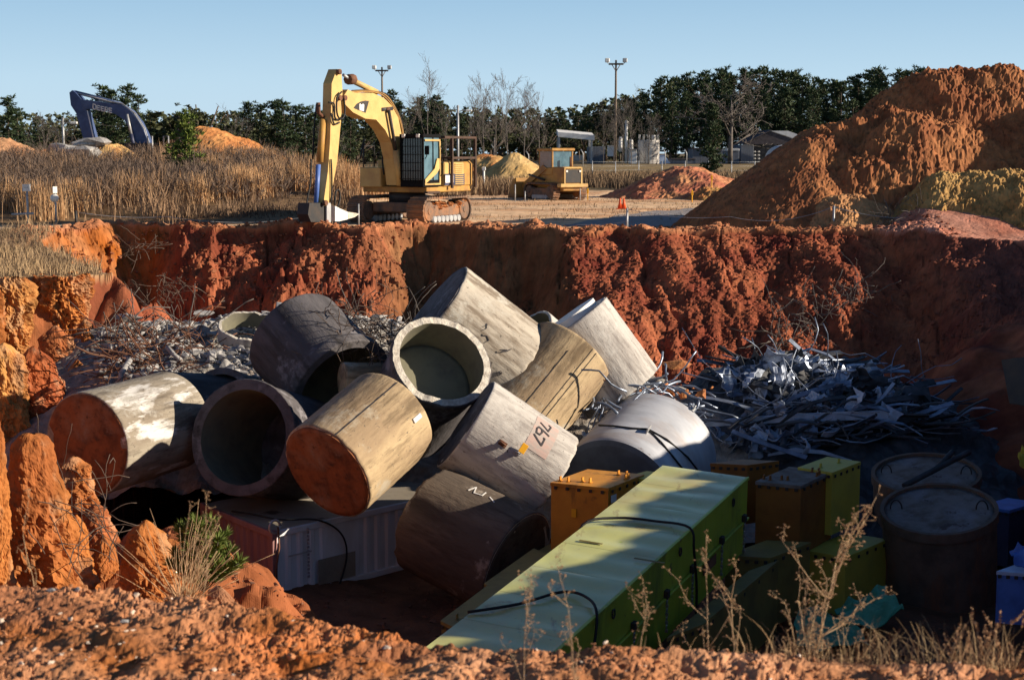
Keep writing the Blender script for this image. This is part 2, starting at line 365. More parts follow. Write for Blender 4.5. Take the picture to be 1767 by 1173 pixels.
# ================================================================ TERRAIN
crest_px = [(-420, 990), (-150, 1000), (0, 1012), (120, 1018), (200, 1014), (330, 1040), (430, 1052), (560, 1078), (750, 1108), (1000, 1138), (1200, 1146), (1450, 1144), (1767, 1152), (2100, 1155)]
rim = [(*W(a, b, 1.1).xy, 1.5) for a, b in crest_px]
rim += [(6, 5.6, 1.5), (13, 9, 2.2), (11.8, 17, 3.0), (13.4, 30, 1.7), (17, 42, .62), (19.5, 48.5, .66), (16.5, 50.6, .7), (14.3, 52.6, .8), (12.4, 55.0, .85), (9, 55.6, .85), (2.9, 55.6, 1.9),
        (-3.7, 59.6, 1.2), (-5.4, 56.8, .95), (-7.0, 57.2, 1.5), (-9.0, 58.6, 1.1), (-10.4, 57.6, 1.6), (-13.0, 59.6, 1.6), (-15.2, 59.4, 1.3), (-16.4, 55, 1.1), (-14.6, 49.5, 1.0), (-12.6, 46.5, 1.2), (-12.0, 44, 3.2), (-15, 41.5, 2.2), (-17, 34, 1.2), (-13, 22, .9), (-9, 11, 1.2)]
RIM = np.array(rim)
def pit_depth(x, y):
    inside = np.zeros(x.shape, bool); best = np.full(x.shape, 99.0); n = len(RIM); dist = np.full(x.shape, 99.0)
    wx = x + .9 * fbm(x * .35, y * .35, o=3) ; wy = y + .7 * fbm(x * .5 + 9, y * .25, o=3)
    near = sst(9, 16, y); wx = x + (wx - x) * near; wy = y + (wy - y) * near
    rg = ridged(x * .42, y * .12, o=3)
    butt = -.38 * sst(1.2, 3.0, x) * (1 - sst(13, 16, x)) + .25 * sst(-4.4, -3.6, x) * (1 - sst(.6, 2.2, x)) + .30 * sst(-14, -12, x) * (1 - sst(-10.5, -9, x)) - .12
    for i in range(n):
        ax, ay, s = RIM[i]; bx, by, _ = RIM[(i + 1) % n]
        dx, dy = bx - ax, by - ay
        t = np.clip(((wx - ax) * dx + (wy - ay) * dy) / (dx * dx + dy * dy), 0, 1)
        d = np.hypot(wx - ax - t * dx, wy - ay - t * dy); dist = np.minimum(dist, d)
        sl = s
        if 54 < (ay + by) / 2 and -14 < (ax + bx) / 2 < 14: sl = s * (1 + butt + .14 * rg)
        best = np.minimum(best, d * sl)
        c = ((ay > wy) != (by > wy)) & (wx < (bx - ax) * (wy - ay) / (by - ay + 1e-12) + ax)
        inside ^= c
    return inside, best, dist
def base_h(x, y):
    u = x / np.maximum(y, 3)
    z = 1.1 * (1 - sst(9, 40, y))
    left = 1 - sst(-.125, -.035, u)
    z = z + left * (1.0 * sst(62, 76, y) + .95 * sst(74, 98, y) - 1.3 * sst(101, 106, y))
    z = z + (1 - left) * 1.3 * sst(175, 215, y)
    edge = np.interp(y, [10, 17, 30, 42, 50], [11, 11.6, 13.2, 16.8, 20]); rb = sst(-.8, 1.2, x - edge) * sst(11, 17, y) * (1 - sst(44, 51, y)) * (1 - sst(30, 40, x))
    z = z + rb * (np.interp(y, [12, 20, 28, 35, 43, 50], [.4, .5, .15, .0, .6, .3]) + .28 * fbm(x * .6, y * .6, o=4))  # right bank raised out of view to throw shadow into the pit
    z = z + 1.1 * sst(51.8, 56.5, y) * sst(12.8, 14.8, x) * (1 - sst(60, 70, y))
    z = z - .55 * (1 - sst(-11.5, -10.5, x)) * sst(38, 41, y) * (1 - sst(46, 54, y))
    return z
def terrain(x, y, detail=True):
    x = np.asarray(x, float); y = np.asarray(y, float)
    z = base_h(x, y)
    ins = np.zeros(x.shape, bool); dep = np.zeros(x.shape); dist = np.full(x.shape, 9.0)
    m = (y > 3) & (y < 64) & (np.abs(x) < 26)
    if m.any():
        i, d, ds = pit_depth(x[m], y[m]); ins[m] = i; dep[m] = d; dist[m] = ds
    floor = -5.9 + .25 * fbm(x * .3, y * .3, o=2)
    zb = z.copy()
    pit = np.maximum(zb - dep, floor)
    # rounded lip, toe talus
    z = np.where(ins, pit, z)
    # benches on the near left inside the pit
    bench = -2.9 - .55 * np.maximum(0, x + 5.2) - .12 * np.abs(y - 20) - 1.5 * sst(24, 29, y) + .35 * fbm(x * .8, y * .8, o=3)
    z = np.where(ins & (y > 9) & (y < 31) & (x < 1), np.maximum(z, bench), z)
    z = np.where(ins & (x < -9), np.maximum(z, -4.6 - .5 * (x + 9) * -.2 - 0 * y), z)
    if detail:
        far = sst(9, 14, y); wall = ins & (dep > .02)
        # berm along the far rim
        bm = np.exp(-((dist - .45) / .7) ** 2) * (~ins) * sst(50, 54, y) * (1 - sst(14, 16, x))
        z = z + bm * (.16 + .22 * np.maximum(0, fbm(x * .7, y * .7, o=3))) 
        flr = sst(-5.5, -5.0, z); hf = sst(43, 46, y); rough = np.where(ins, (.25 + .75 * flr) * (1 - .28 * sst(1.5, 3, x)), .10 + .5 * bm) * far * (1 - sst(62, 70, y) * .7)
        side = .35 + .65 * sst(1.5, 3.5, x) * sst(48, 50, y)
        z = z + rough * ((.30 - .13 * sst(1.5, 3.5, x)) * (hf * fbm(x * .8, y * .8, o=6, g=.55) + (1 - hf) * fbm(x * .8, y * .8, o=3)) + hf * .07 * fbm(x * 5, y * 5, o=4, g=.6) + hf * .12 * ridged(x * 1.9, y * 1.9, o=5) - .06 + (.07 - .04 * sst(1.5, 3, x)) * cracked(x, y, 1.5) + hf * (.04 + .02 * side) * cracked(x + 3, y, 4.5, 5) + hf * .045 * cracked(x, y, 9, 9) - .12 - .22 * hf * np.exp(-(pn(x * .55 + .35 * pn(x * 2, y * .8), y * .11) / .035) ** 2) - .10 * hf * np.exp(-(pn(x * 1.3 + 5 + .3 * pn(x * 3, y), y * .3) / .04) ** 2))
        # a few clods & bulges low on the wall, catching the sun
        for (bx, by, br, bh) in BULGE:
            r2 = ((x - bx) ** 2 + ((y - by) * .8) ** 2) / br ** 2
            z = z + np.where(r2 < 4, bh * np.exp(-r2 * 1.6) * (1 + .5 * fbm(x * 2.5, y * 2.5, o=3)), 0)
        # near bank
        nr = (1 - sst(7.5, 10, y))
        z = z + nr * (.045 * fbm(x * 1.3, y * 1.3, o=3) + .028 * fbm(x * 6, y * 6, o=4) + .008 * lumps(x, y, 11) + .012 * cracked(x, y, 26, 3) * sst(-.2, .3, fbm(x * 3, y * 3, o=2)) + .008 * fbm(x * 30, y * 30, o=3))
        z = z + sst(62, 66, y) * (1 - sst(150, 200, y)) * .05 * fbm(x * .5, y * .5, o=3)
    return z, ins, dep, dist
BULGE = []
for px, py, D, r, h in [(600, 470, 53.2, .9, 1.2), (560, 520, 51.8, .8, 1.0), (640, 450, 54, .7, .8), (430, 500, 52.6, .7, 1.0), (230, 490, 53, .5, .6), (480, 470, 54, .6, .7), (370, 450, 54.5, 1.0, .9), (690, 445, 54.8, .7, .8), (330, 430, 55.5, 1.2, .7), (500, 425, 55.8, 1.3, .6)]:
    p = P(px, py, D); BULGE.append((p.x, p.y, r, h))
def gz(x, y):
    return float(terrain(np.array([x]), np.array([y]))[0][0])
def ground_col(x, y, z, ins, dep, dist):
    n = len(x.ravel()); sh = x.shape
    C = lambda *c: np.array(c)
    u = x / np.maximum(y, 3)
    k = lambda a: a[..., None]
    n1 = fbm(x * .18, y * .18, o=4); n2 = fbm(x * .8 + 5, y * .8, o=4); n3 = fbm(x * 3, y * 3, o=3)
    lot = C(.72, .49, .30) + k(np.clip(fbm(x * .12, y * .45, o=4), -1, 1)) * C(.12, .04, .00) 
    orange = C(.50, .21, .08)
    col = lot * 1.0
    col = np.where(k(fbm(x * .1 + 3, y * .35, o=4) > .12), col * .55 + orange * .45, col)
    # field on the left
    left = k(1 - sst(-.125, -.05, u + .02 * n1)) * k(sst(60.5, 64, y + 2 * n1))
    col = col * (1 - left) + (C(.22, .14, .075) + k(n2) * C(.05, .03, .02)) * left
    fr = k(sst(112, 125, y + 5 * n1)); col = col * (1 - fr) + (C(.16, .12, .065) + k(n1) * .02) * fr
    st = k(sst(180, 195, y) * (1 - sst(215, 225, y))); col = col * (1 - st) + C(.26, .19, .10) * st
    # rim strip
    rm = k(np.exp(-(np.maximum(dist, 0) / 1.6) ** 2) * (~ins) * sst(45, 50, y)); col = col * (1 - rm) + (C(.42, .17, .08) + k(n2) * C(.08, .05, .03)) * rm
    # pit
    red = C(.26, .075, .038) + k(np.clip(n2, -1, 1)) * C(.12, .05, .02)
    och = C(.19, .085, .038) + k(n2) * C(.06, .04, .02)
    wsel = k(np.clip(sst(-5.5, -3.5, x) * (1 - sst(1.5, 2.6, x)) + (fbm(x * .5, y * .5 + 4, o=3) > .22) * .3 * (1 - sst(2, 3, x)), 0, 1))
    pc = red * (1 - wsel) + och * wsel
    lf = k(1 - sst(-13.8, -12, x)); pc = pc * (1 - lf * .9) + (C(.36, .13, .04) + k(n2) * C(.07, .06, .04)) * lf * .9
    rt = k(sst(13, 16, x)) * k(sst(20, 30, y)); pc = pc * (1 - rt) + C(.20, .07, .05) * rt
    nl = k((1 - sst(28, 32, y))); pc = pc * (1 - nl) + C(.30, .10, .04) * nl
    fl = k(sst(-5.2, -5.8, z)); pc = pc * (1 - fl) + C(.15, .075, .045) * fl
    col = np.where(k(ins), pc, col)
    # ledge grass, left
    lg = k((1 - sst(-12, -10.5, x)) * sst(38, 40, y) * (1 - sst(50, 54, y)) * (~ins)); col = col * (1 - lg) + C(.30, .19, .10) * lg
    # pink ramp on the right
    pr = k(sst(12.6, 13.4, x + .4 * n2) * sst(44, 46, y) * (1 - sst(56, 57, y)) * (~ins)); col = col * (1 - pr) + (C(.50, .22, .15) + k(n2) * C(.06, .07, .06)) * pr
    # near bank
    nb = k(1 - sst(9, 12, y)); c0 = C(.44, .195, .092) + k(np.clip(fbm(x * .9, y * .9, o=3), -1, 1)) * C(.12, .13, .10) + k(n3) * C(.07, .04, .03)
    dk = k(sst(.12, .5, fbm(x * 2.2 + 4, y * 2.2, o=4)) * .55); c0 = c0 * (1 - dk) + C(.26, .11, .06) * dk
    col = col * (1 - nb) + c0 * nb
    return np.clip(col, .01, .9).reshape(n, 3)
def rows():
    a = [np.linspace(-60, 3.2, 10)[:-1], np.arange(3.2, 4.2, .1), np.arange(4.2, 7.0, .018), np.arange(7.0, 12, .12), np.arange(12, 30, .16), np.arange(30, 43, .2), np.arange(43, 50, .07), np.arange(50, 59.5, .032), np.arange(59.5, 66, .12), np.arange(66, 100, .5), np.arange(100, 230, 2.2), 230 * 1.13 ** np.arange(0, 34)]
    return np.concatenate(a)
ys = rows()
inner = np.linspace(-.36, .36, 620); outer = .36 + .02 * (1.28 ** np.arange(0, 22) - 1) / .28 + .01
xs = np.concatenate([-outer[::-1], inner, outer])
G = np.maximum(ys, 3.2)
Y = np.repeat(ys[:, None], len(xs), 1); X = xs[None, :] * G[:, None]
Z, ins, dep, dist = terrain(X, Y)
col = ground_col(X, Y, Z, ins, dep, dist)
nr, nc = X.shape
idx = np.arange(nr * nc).reshape(nr, nc)
F = np.stack([idx[:-1, :-1], idx[:-1, 1:], idx[1:, 1:], idx[1:, :-1]], -1).reshape(-1, 4)
tag(addobj('ground', npmesh('ground', np.stack([X, Y, Z], -1).reshape(-1, 3), F, M['ground'], False, col)), kind='structure')

def grid_obj(name, x0, x1, y0, y1, res, hf, cf, mt, label=None, cat=None, group=None, kind=None, smooth=False, cut=None):
    gx = np.arange(x0, x1, res); gy = np.arange(y0, y1, res); X, Y = np.meshgrid(gx, gy)
    Z = hf(X, Y); c = cf(X, Y, Z) if cf else None
    n, m = X.shape; idx = np.arange(n * m).reshape(n, m)
    F = np.stack([idx[:-1, :-1], idx[:-1, 1:], idx[1:, 1:], idx[1:, :-1]], -1).reshape(-1, 4)
    if cut is not None:
        k = cut(X, Y, Z).ravel(); F = F[k[F].any(1)]
    used = np.unique(F); rm = np.zeros(n * m, int); rm[used] = np.arange(len(used)); F = rm[F]
    V = np.stack([X, Y, Z], -1).reshape(-1, 3)[used]; c = c.reshape(-1, 3)[used] if c is not None else None
    o = np.array([(V[:, 0].min() + V[:, 0].max()) / 2, (V[:, 1].min() + V[:, 1].max()) / 2, V[:, 2].min()])
    ob = addobj(name, npmesh(name, V - o, F, mt, smooth, c), None, Vector(o)); tag(ob, label, cat, group, kind)
    return ob
def cones(X, Y, L, k=.35, front=1.0):
    h = np.full(X.shape, -9.0)
    for (cx, cy, cz, sl, fl, *ff) in L:
        r = np.hypot(X - cx, (Y - cy) * np.where(Y < cy, ff[0] if ff else front, 1.0)); q = cz - sl * (np.sqrt(np.maximum(r - fl, 0) ** 2 + .25) - .5)
        h = np.maximum(h, q) + k * np.exp(-np.abs(h - q) / k) * .35
    return h
def pile(name, label, cat, pts, res, c1, c2, rough=1.0, slope=.66, group=None, csc=.7, fine=1.0, gzv=None, front=1.0):
    """pts: (px, py, D, flat radius) crest points of an earth pile"""
    L = []
    for q in pts:
        p = P(q[0], q[1], q[2]); L.append((p.x, p.y, p.z, q[4] if len(q) > 4 else slope, q[3]) + tuple(q[5:]))
    zb = [gzv if gzv is not None else min(gz(l[0], l[1]), 9) for l in L]
    ex = [max(.5, (l[2] - b)) / l[3] + l[4] + 1.0 for l, b in zip(L, zb)]
    x0 = min(l[0] - e for l, e in zip(L, ex)); x1 = max(l[0] + e for l, e in zip(L, ex)); y0 = min(l[1] - e for l, e in zip(L, ex)); y1 = max(l[1] + e for l, e in zip(L, ex))
    def hf(X, Y):
        h = cones(X, Y, L, .25, front)
        mm = 1.0 if front == 1.0 else .42 + .58 * sst(10.9, 12.6, X)
        h = h + mm * rough * (.32 * fbm(X * .4, Y * .4, o=6, g=.55) + .14 * ridged(X * .7, Y * .7, o=4) - .32 + fine * (.03 * cracked(X, Y, 1.3, 2) + .06 * cracked(X, Y, 4.2, 4) + .06 * cracked(X, Y, 8, 8) + .05 * fbm(X * 5, Y * 5, o=3)))
        return h
    def cf(X, Y, Z):
        t = np.clip(.5 + 1.1 * fbm(X * csc, Y * csc, Z * csc, o=4), 0, 1)[..., None]; return np.array(c1) * (1 - t) + np.array(c2) * t
    gf = lambda X, Y: base_h(X, Y)
    return grid_obj(name, x0, x1, y0, y1, res, hf, cf, M['mound'], label, cat, group, cut=lambda X, Y, Z: Z > gf(X, Y) - .8)
RED1, RED2, OR1, OR2, OC1, OC2 = (.36, .12, .06), (.46, .19, .08), (.50, .20, .07), (.60, .30, .12), (.46, .26, .09), (.60, .38, .15)
pile('dirt_mound', 'huge orange clay mound towering at the right edge of the photo', 'dirt mound',
     [(1690, 112, 63.5, 1.3, .64), (1605, 126, 62.8, .6, .85), (1735, 150, 63, .6, .72), (1840, 230, 62, 1.0, .6), (1570, 152, 62.4, .3, .95), (1475, 188, 61.2, .5, .80), (1400, 243, 60.8, .3, .74, 1.0), (1412, 262, 60.2, .2, .74, 1.1), (1420, 282, 59.8, .2, .74, 1.5), (1426, 297, 59.6, .2, .78, 2), (1437, 224, 60.2, .3, .74), (1525, 180, 61.6, .5, .95), (1560, 230, 59.4, .3, .9), (1500, 262, 58.8, .3, .85), (1560, 190, 60, .3, .85), (1640, 200, 60, .3, .9), (1927, 124, 60.5, .2, .9, 1.0), (2020, 220, 64, 3, .6)], .07, (.26, .095, .042), (.36, .15, .062), rough=1.25, fine=1.15, front=1.75)  # includes an added crest beyond the frame that shades the mound's right part
pile('dirt_mound', 'small sunlit brown clay heap at the foot of the huge mound beside the rim post', 'dirt mound',
     [(1458, 333, 57.3, .2, .9), (1500, 350, 57.2, .2, .9), (1428, 352, 57.2, .2, .9)], .06, (.42, .20, .09), (.52, .27, .12), rough=.7, fine=1.4)
pile('dirt_mound', 'yellow ochre earth bank above the pink ramp at the right edge', 'dirt mound',
     [(1640, 303, 56.8, .3, 1.0), (1700, 298, 56.6, .4, .95), (1767, 296, 56.3, .5, .9), (1850, 298, 56, 1, .8), (1950, 300, 56, 1, .8)], .06, (.36, .20, .07), (.45, .27, .10), rough=.9, fine=1.3)
pile('dirt_mound', 'red topped dirt pile in the open lot in front of the storage tank', 'dirt mound',
     [(1190, 287, 101, .7, .5), (1150, 298, 101, .4, .5), (1125, 308, 101, .3, .45), (1215, 298, 100, .3, .5)], .16, (.44, .15, .09), (.52, .25, .12), rough=.8)
pile('dirt_mound', 'low clod row at the right foot of the red topped dirt pile', 'dirt mound', [(1240, 322, 96, .3, .6), (1225, 326, 96, .2, .6), (1262, 324, 96, .1, .6)], .12, OR1, OC1, rough=.8)
pile('dirt_mound', 'pale yellow sand pile behind the track loader', 'dirt mound', [(886, 262, 135, .15, .95), (897, 268, 135, .1, .9), (908, 275, 135, .1, .9), (920, 283, 135, .1, .9)], .2, (.52, .33, .13), (.62, .42, .19), rough=.6)
pile('dirt_mound', 'small orange sand pile left of the pale yellow one', 'dirt mound', [(856, 266, 138, .2, .7), (838, 264, 139, .2, .7)], .2, OR1, OC2, rough=.6)
pile('dirt_mound', 'orange dirt pile behind the tall dry grass right of the young pine', 'dirt mound', [(363, 220, 108, .6, .55), (395, 236, 108, .4, .5), (345, 228, 108, .4, .6)], .14, OR1, (.56, .27, .10), rough=.8)
pile('dirt_mound', 'orange dirt heap at the foot of the blue excavator arm', 'dirt mound', [(190, 247, 102, .4, .7), (205, 256, 102, .3, .7), (175, 255, 102, .2, .8)], .12, OR1, OC2, rough=.6)
pile('dirt_mound', 'brown dirt pile cut off by the left edge of the photo', 'dirt mound', [(-10, 240, 98, .7, .5), (15, 254, 98, .3, .5), (-50, 240, 98, 1, .5)], .14, (.42, .21, .11), (.50, .28, .15), rough=.6)
pile('dirt_mound', 'low orange dirt ridge left of the pale boulders', 'dirt mound', [(60, 262, 106, .4, .6), (85, 258, 106, .3, .6)], .14, OR1, OR2, rough=.8)

# gravel road as a sheet just above the lot
def road():
    poly = [W(a, b, 0) for a, b in [(985, 388), (1060, 374), (1120, 366), (1200, 361), (1290, 357), (1400, 357), (1400, 372), (1300, 384), (1240, 392), (1100, 394)]]
    n = 60; m = 24
    top = [W(a, 0, 0) if False else None for a in ()]
    L = [(975, 389), (1010, 383), (1060, 374), (1120, 366), (1200, 361), (1290, 357), (1380, 355)]
    Bm = [(975, 391), (1010, 391), (1060, 391.5), (1120, 392), (1200, 391), (1290, 386), (1380, 380)]
    X = []; 
    for i in range(n + 1):
        px = 975 + (1380 - 975) * i / n
        t = np.interp(px, [q[0] for q in L], [q[1] for q in L]) + .8 * math.sin(px * .11); b = np.interp(px, [q[0] for q in Bm], [q[1] for q in Bm]) + .1
        A = W(px, t, 0); Bp = W(px, b, 0)
        for j in range(m + 1): X.append(A.lerp(Bp, j / m))
    X = np.array(X); z = terrain(X[:, 0], X[:, 1])[0]; X[:, 2] = z + .03
    idx = np.arange(len(X)).reshape(n + 1, m + 1)
    F = np.stack([idx[:-1, :-1], idx[:-1, 1:], idx[1:, 1:], idx[1:, :-1]], -1).reshape(-1, 4)
    tag(addobj('road', npmesh('road', X, F, M['gravel'])), kind='structure')
road()

# clay pillars and cliff lobes of the eroded left bank
def pillar(px, D, ytop, ybot, wtop, wbot, lean=0, c1=(.43, .16, .045), c2=(.33, .11, .035), seed=0, pts=None, depth=.9, label=None, name='clay_pillar'):
    s = D / FX; nr_, nt_ = 90, 110
    zt = P(px, ytop, D).z; zb = P(px, ybot, D).z - .5
    cx = P(px, (ytop + ybot) / 2, D).x
    t = np.linspace(0, 1, nr_)[:, None]; a = np.linspace(0, 2 * math.pi, nt_, endpoint=False)[None, :]
    prof = pts or [(0, .12), (.03, .55), (.08, 1.0), (1, 1.0)]
    r = (wtop + (wbot - wtop) * t ** .8) / 2 * s * np.interp(t, [q[0] for q in prof], [q[1] for q in prof])
    z = zt + (zb - zt) * t
    ux, uy = np.cos(a), np.sin(a)
    h = cx + seed * 3.7
    q = 1.0 / max(.35, wbot * s * .45); gx, gy = ux * r, uy * r
    d = .26 * fbm(gx * q * 1.3 + h, gy * q * 1.3, z * q * .7 + 0 * a, o=3) + .20 * ridged(gx * q * 2.6 + h, gy * q * 2.6, z * q * 2.2 + 0 * a, o=4) - .10 + .09 * ridged(gx * q * 6 + h, gy * q * 6, z * q * 5 + 0 * a, o=4) - .04 + .05 * fbm(gx * q * 9 + h, gy * q * 8, z * q * 10 + 0 * a, o=4, g=.5)
    rr = r * (1 + d * 1.1)
    X = cx + lean * s * (1 - t) + rr * ux; Yv = D + rr * uy * depth
    Zv = z + .06 * fbm(X * 3, Yv * 3, o=3)
    V = np.stack([X, Yv, Zv], -1).reshape(-1, 3)
    f = np.clip(.5 + 1.2 * fbm(X * .9, Yv * .9, Zv * .5, o=4), 0, 1)[..., None]; pale = sst(.15, .5, fbm(X * 2 + 7, Yv * 2, Zv * 1.3, o=4))[..., None] * .4
    col = (np.array(c1) * f + np.array(c2) * (1 - f)) * (1 - pale) + np.array((.50, .33, .20)) * pale
    idx = np.arange(nr_ * nt_).reshape(nr_, nt_); nx = np.roll(idx, -1, 1)
    F = np.stack([idx[:-1], idx[1:], nx[1:], nx[:-1]], -1).reshape(-1, 4)
    o = np.array([cx, D, zb])
    ob = addobj(name, npmesh(name, V - o, F, M['mound'], False, col.reshape(-1, 3)), None, Vector(o)); tag(ob, kind='structure')
    return ob
pillar(62, 20, 745, 1040, 62, 250, lean=-4, seed=1, pts=[(0, .25), (.02, .62), (.06, .8), (.14, .72), (.25, .72), (.5, .85), (1, 1)])
pillar(-12, 19, 700, 1040, 34, 66, seed=2)
pillar(134, 20.4, 885, 1030, 22, 80, seed=33)
pillar(262, 19, 902, 1040, 50, 130, lean=-10, seed=4)
pillar(300, 20, 925, 1040, 40, 120, lean=-8, seed=14)
pillar(180, 21, 925, 1040, 20, 90, seed=5)
pillar(380, 17, 1012, 1070, 30, 120, seed=6, c1=(.40, .20, .11), c2=(.34, .15, .08))
pillar(132, 25.5, 788, 900, 44, 100, seed=7, c1=(.36, .13, .04))
pillar(165, 25, 868, 960, 30, 110, seed=77, c1=(.38, .12, .045), c2=(.3, .1, .04))
pillar(112, 43.2, 474, 660, 100, 56, seed=8, pts=[(0, .8), (.06, 1), (.4, 1), (.75, .8), (1, .9)])
pillar(88, 43.4, 482, 660, 70, 60, seed=81, pts=[(0, .8), (.06, 1), (.4, 1), (.75, .8), (1, .9)])
pillar(18, 42.2, 480, 700, 80, 70, seed=9, c1=(.44, .20, .065), c2=(.36, .13, .045), pts=[(0, .8), (.06, 1), (.4, 1), (.75, .8), (1, .9)])
pillar(-40, 41, 478, 760, 90, 90, seed=10)
pillar(100, 39.5, 560, 800, 40, 130, seed=11, c1=(.34, .11, .04), c2=(.26, .08, .03))
pillar(135, 38.4, 620, 800, 24, 60, seed=12, c1=(.56, .30, .14))
pillar(62, 37, 600, 820, 50, 150, seed=13, c1=(.42, .12, .04), c2=(.33, .09, .035))
pillar(10, 36, 590, 860, 60, 100, seed=15, c1=(.54, .26, .08))
pillar(150, 41, 548, 720, 24, 60, seed=16)
pillar(172, 40, 572, 700, 20, 70, lean=-20, seed=17)
pillar(190, 38.6, 640, 720, 16, 60, lean=-20, seed=18, c1=(.5, .26, .13))
# ================================================================ CONCRETE PIPES
def rayframe(p):
    F = (p - Vector((0, 0, CAMZ))); dist = F.length; F.normalize(); Rr = F.cross(Vector((0, 0, 1))).normalized(); U = Rr.cross(F)
    return F, Rr, U, dist
def axis_frame(px, py, D, phi, theta, roll=None):
    c = P(px, py, D); F, Rr, U, dist = rayframe(c); ph, th = R(phi), R(theta)
    ax = (Rr * math.cos(ph) + U * math.sin(ph)) * math.sin(th) + F * math.cos(th)
    # local x = the side turned to the camera
    x = (-F) - ax * (-F).dot(ax); x.normalize(); y = ax.cross(x)
    Mx = Matrix((x, y, ax)).transposed().to_4x4(); Mx.translation = c
    return Mx, dist
def shell(rad, L, t, jag0=0, jag1=0, seed=0, n=96, m=30, rim=0, band=None):
    """hollow wall with rough ends; returns outer+inner+end faces, end faces use slot 1, inside slot 2"""
    b = MB(); a = np.linspace(0, 2 * math.pi, n, endpoint=False)
    def jag(s, A):
        if A == 0: return np.zeros(n)
        j = fbm(np.cos(a) * 3 + s, np.sin(a) * 3 + s, o=5); j2 = np.clip(fbm(np.cos(a) * 1.6 + s + 8, np.sin(a) * 1.6, o=2) - .1, 0, 1)
        return A * (np.abs(j) * 1.0 + 3.2 * j2)
    j0, j1 = jag(seed + 1.3, jag0), jag(seed + 4.7, jag1)
    zz = [0, .008] + [i / m for i in range(1, m)] + [.992, 1]
    def ring(r, kind):
        ids = []
        for q, tt in enumerate(zz):
            row = []
            for i in range(n):
                z0, z1 = j0[i], L - j1[i]; z = z0 + (z1 - z0) * tt; rr = r
                if kind == 'o':
                    rr += .006 * float(_bumps[(i * 7 + q * 13) % 997]) 
                    if q in (0, len(zz) - 1): rr -= .015 + .02 * abs(float(_bumps[(i * 3 + q) % 997])) * (1 if (jag0 if q == 0 else jag1) else .2)
                    if band and z < band[0]: rr += band[1]
                row.append(len(b.v)); b.v.append(Vector((rr * math.cos(a[i]), rr * math.sin(a[i]), z)))
            ids.append(row)
        return ids
    def sk(r0, r1, mi, sm):
        for i in range(n):
            k = (i + 1) % n; b.f.append([r0[i], r0[k], r1[k], r1[i]]); b.mi.append(mi); b.sm.append(sm)
    O = ring(rad, 'o'); I = ring(rad - t, 'i')
    for q in range(len(zz) - 1): sk(O[q], O[q + 1], 0, True); sk(I[q + 1], I[q], 2, True)
    sk(I[0], O[0], 1, False); sk(O[-1], I[-1], 1, False)
    return b
_bumps = np.random.RandomState(11).normal(size=997) * .5
def disc(rad, z, n=72, dome=0, thick=.04, up=-1, seed=0):
    """a round slab closing an end, slightly uneven"""
    b = MB(); rings = 9
    for q in range(rings + 1):
        r = rad * q / rings
        for i in range(n):
            t = 2 * math.pi * i / n; zz = z + up * dome * (1 - (q / rings) ** 2) + .012 * float(pn(r * math.cos(t) * 2 + seed, r * math.sin(t) * 2))
            b.v.append(Vector((r * math.cos(t), r * math.sin(t), zz)))
    for q in range(rings):
        for i in range(n):
            k = (i + 1) % n; b.f.append([q * n + i, q * n + k, (q + 1) * n + k, (q + 1) * n + i]); b.mi.append(0); b.sm.append(True)
    # rim down
    o = len(b.v)
    for i in range(n): v = b.v[rings * n + i]; b.v.append(v + Vector((0, 0, -up * thick)))
    for i in range(n):
        k = (i + 1) % n; b.f.append([rings * n + i, rings * n + k, o + k, o + i]); b.mi.append(0); b.sm.append(False)
    return b
def child(b, name, mt, root, label=None):
    me = b.mesh(name, mt); fix_normals(me); o = addobj(name, me, root); ORG[o.name] = None
    if label: o['label'] = label
    return o
def lug(root, ang, z, rad, s=.13, mt='rust', ring=False):
    b = MB(); ca, sa = math.cos(ang), math.sin(ang)
    T = lambda p: Vector(((rad + p.x) * ca - p.y * sa, (rad + p.x) * sa + p.y * ca, z + p.z))
    b.bbox(-.02, .02, -s * .6, s * .6, -s, s, .006, T); b.bbox(0, s * .9, -s * .12, s * .12, -s * .7, s * .7, .006, T)
    pts = [T(Vector((s * .5 + s * .7 * math.sin(q), s * .02, s * .7 * math.cos(q)))) for q in np.linspace(0, math.pi, 9)]
    b.tube(pts, .018, 6)
    child(b, 'lifting_lug', M[mt], root)
def pipe(label, px, py, D, d, phi, theta, L, mt='conc', wall=.085, end0='open', end1='open', j0=0, j1=0, seed=0, band=None, e0mat=None, name='concrete_pipe', group='concrete pipe sections piled in the pit', marks=None):
    Mx, dist = axis_frame(px, py, D, phi, theta); k = dist / FX; rad = d / 2 * k; LL = L * k
    root = thing(name, label, 'concrete pipe', group=group, M=Mx)
    b = shell(rad, LL, wall * 2 * rad, j0, j1, seed, band=band)
    child(b, 'pipe_wall', [M[mt], M['conc_chip'] if (j0 or j1) else M[mt], M['conc_int']], root)
    ri = rad * (1 - wall * 2) - .002
    if end0 == 'closed': child(disc(rad - .035, -.006, up=-1, seed=seed, thick=.05), 'end_slab', e0mat or M['conc_bounce'], root)
    if end0 == 'recess': child(disc(ri, LL * .36, up=-1, seed=seed), 'inner_slab', e0mat or M['conc_int'], root)  # slab added inside the open mouth to enlarge its dark shadow
    if end1 == 'closed': child(disc(rad - .035, LL + .006, up=1, seed=seed, thick=.05), 'end_slab', M[mt], root)
    return root, rad, LL
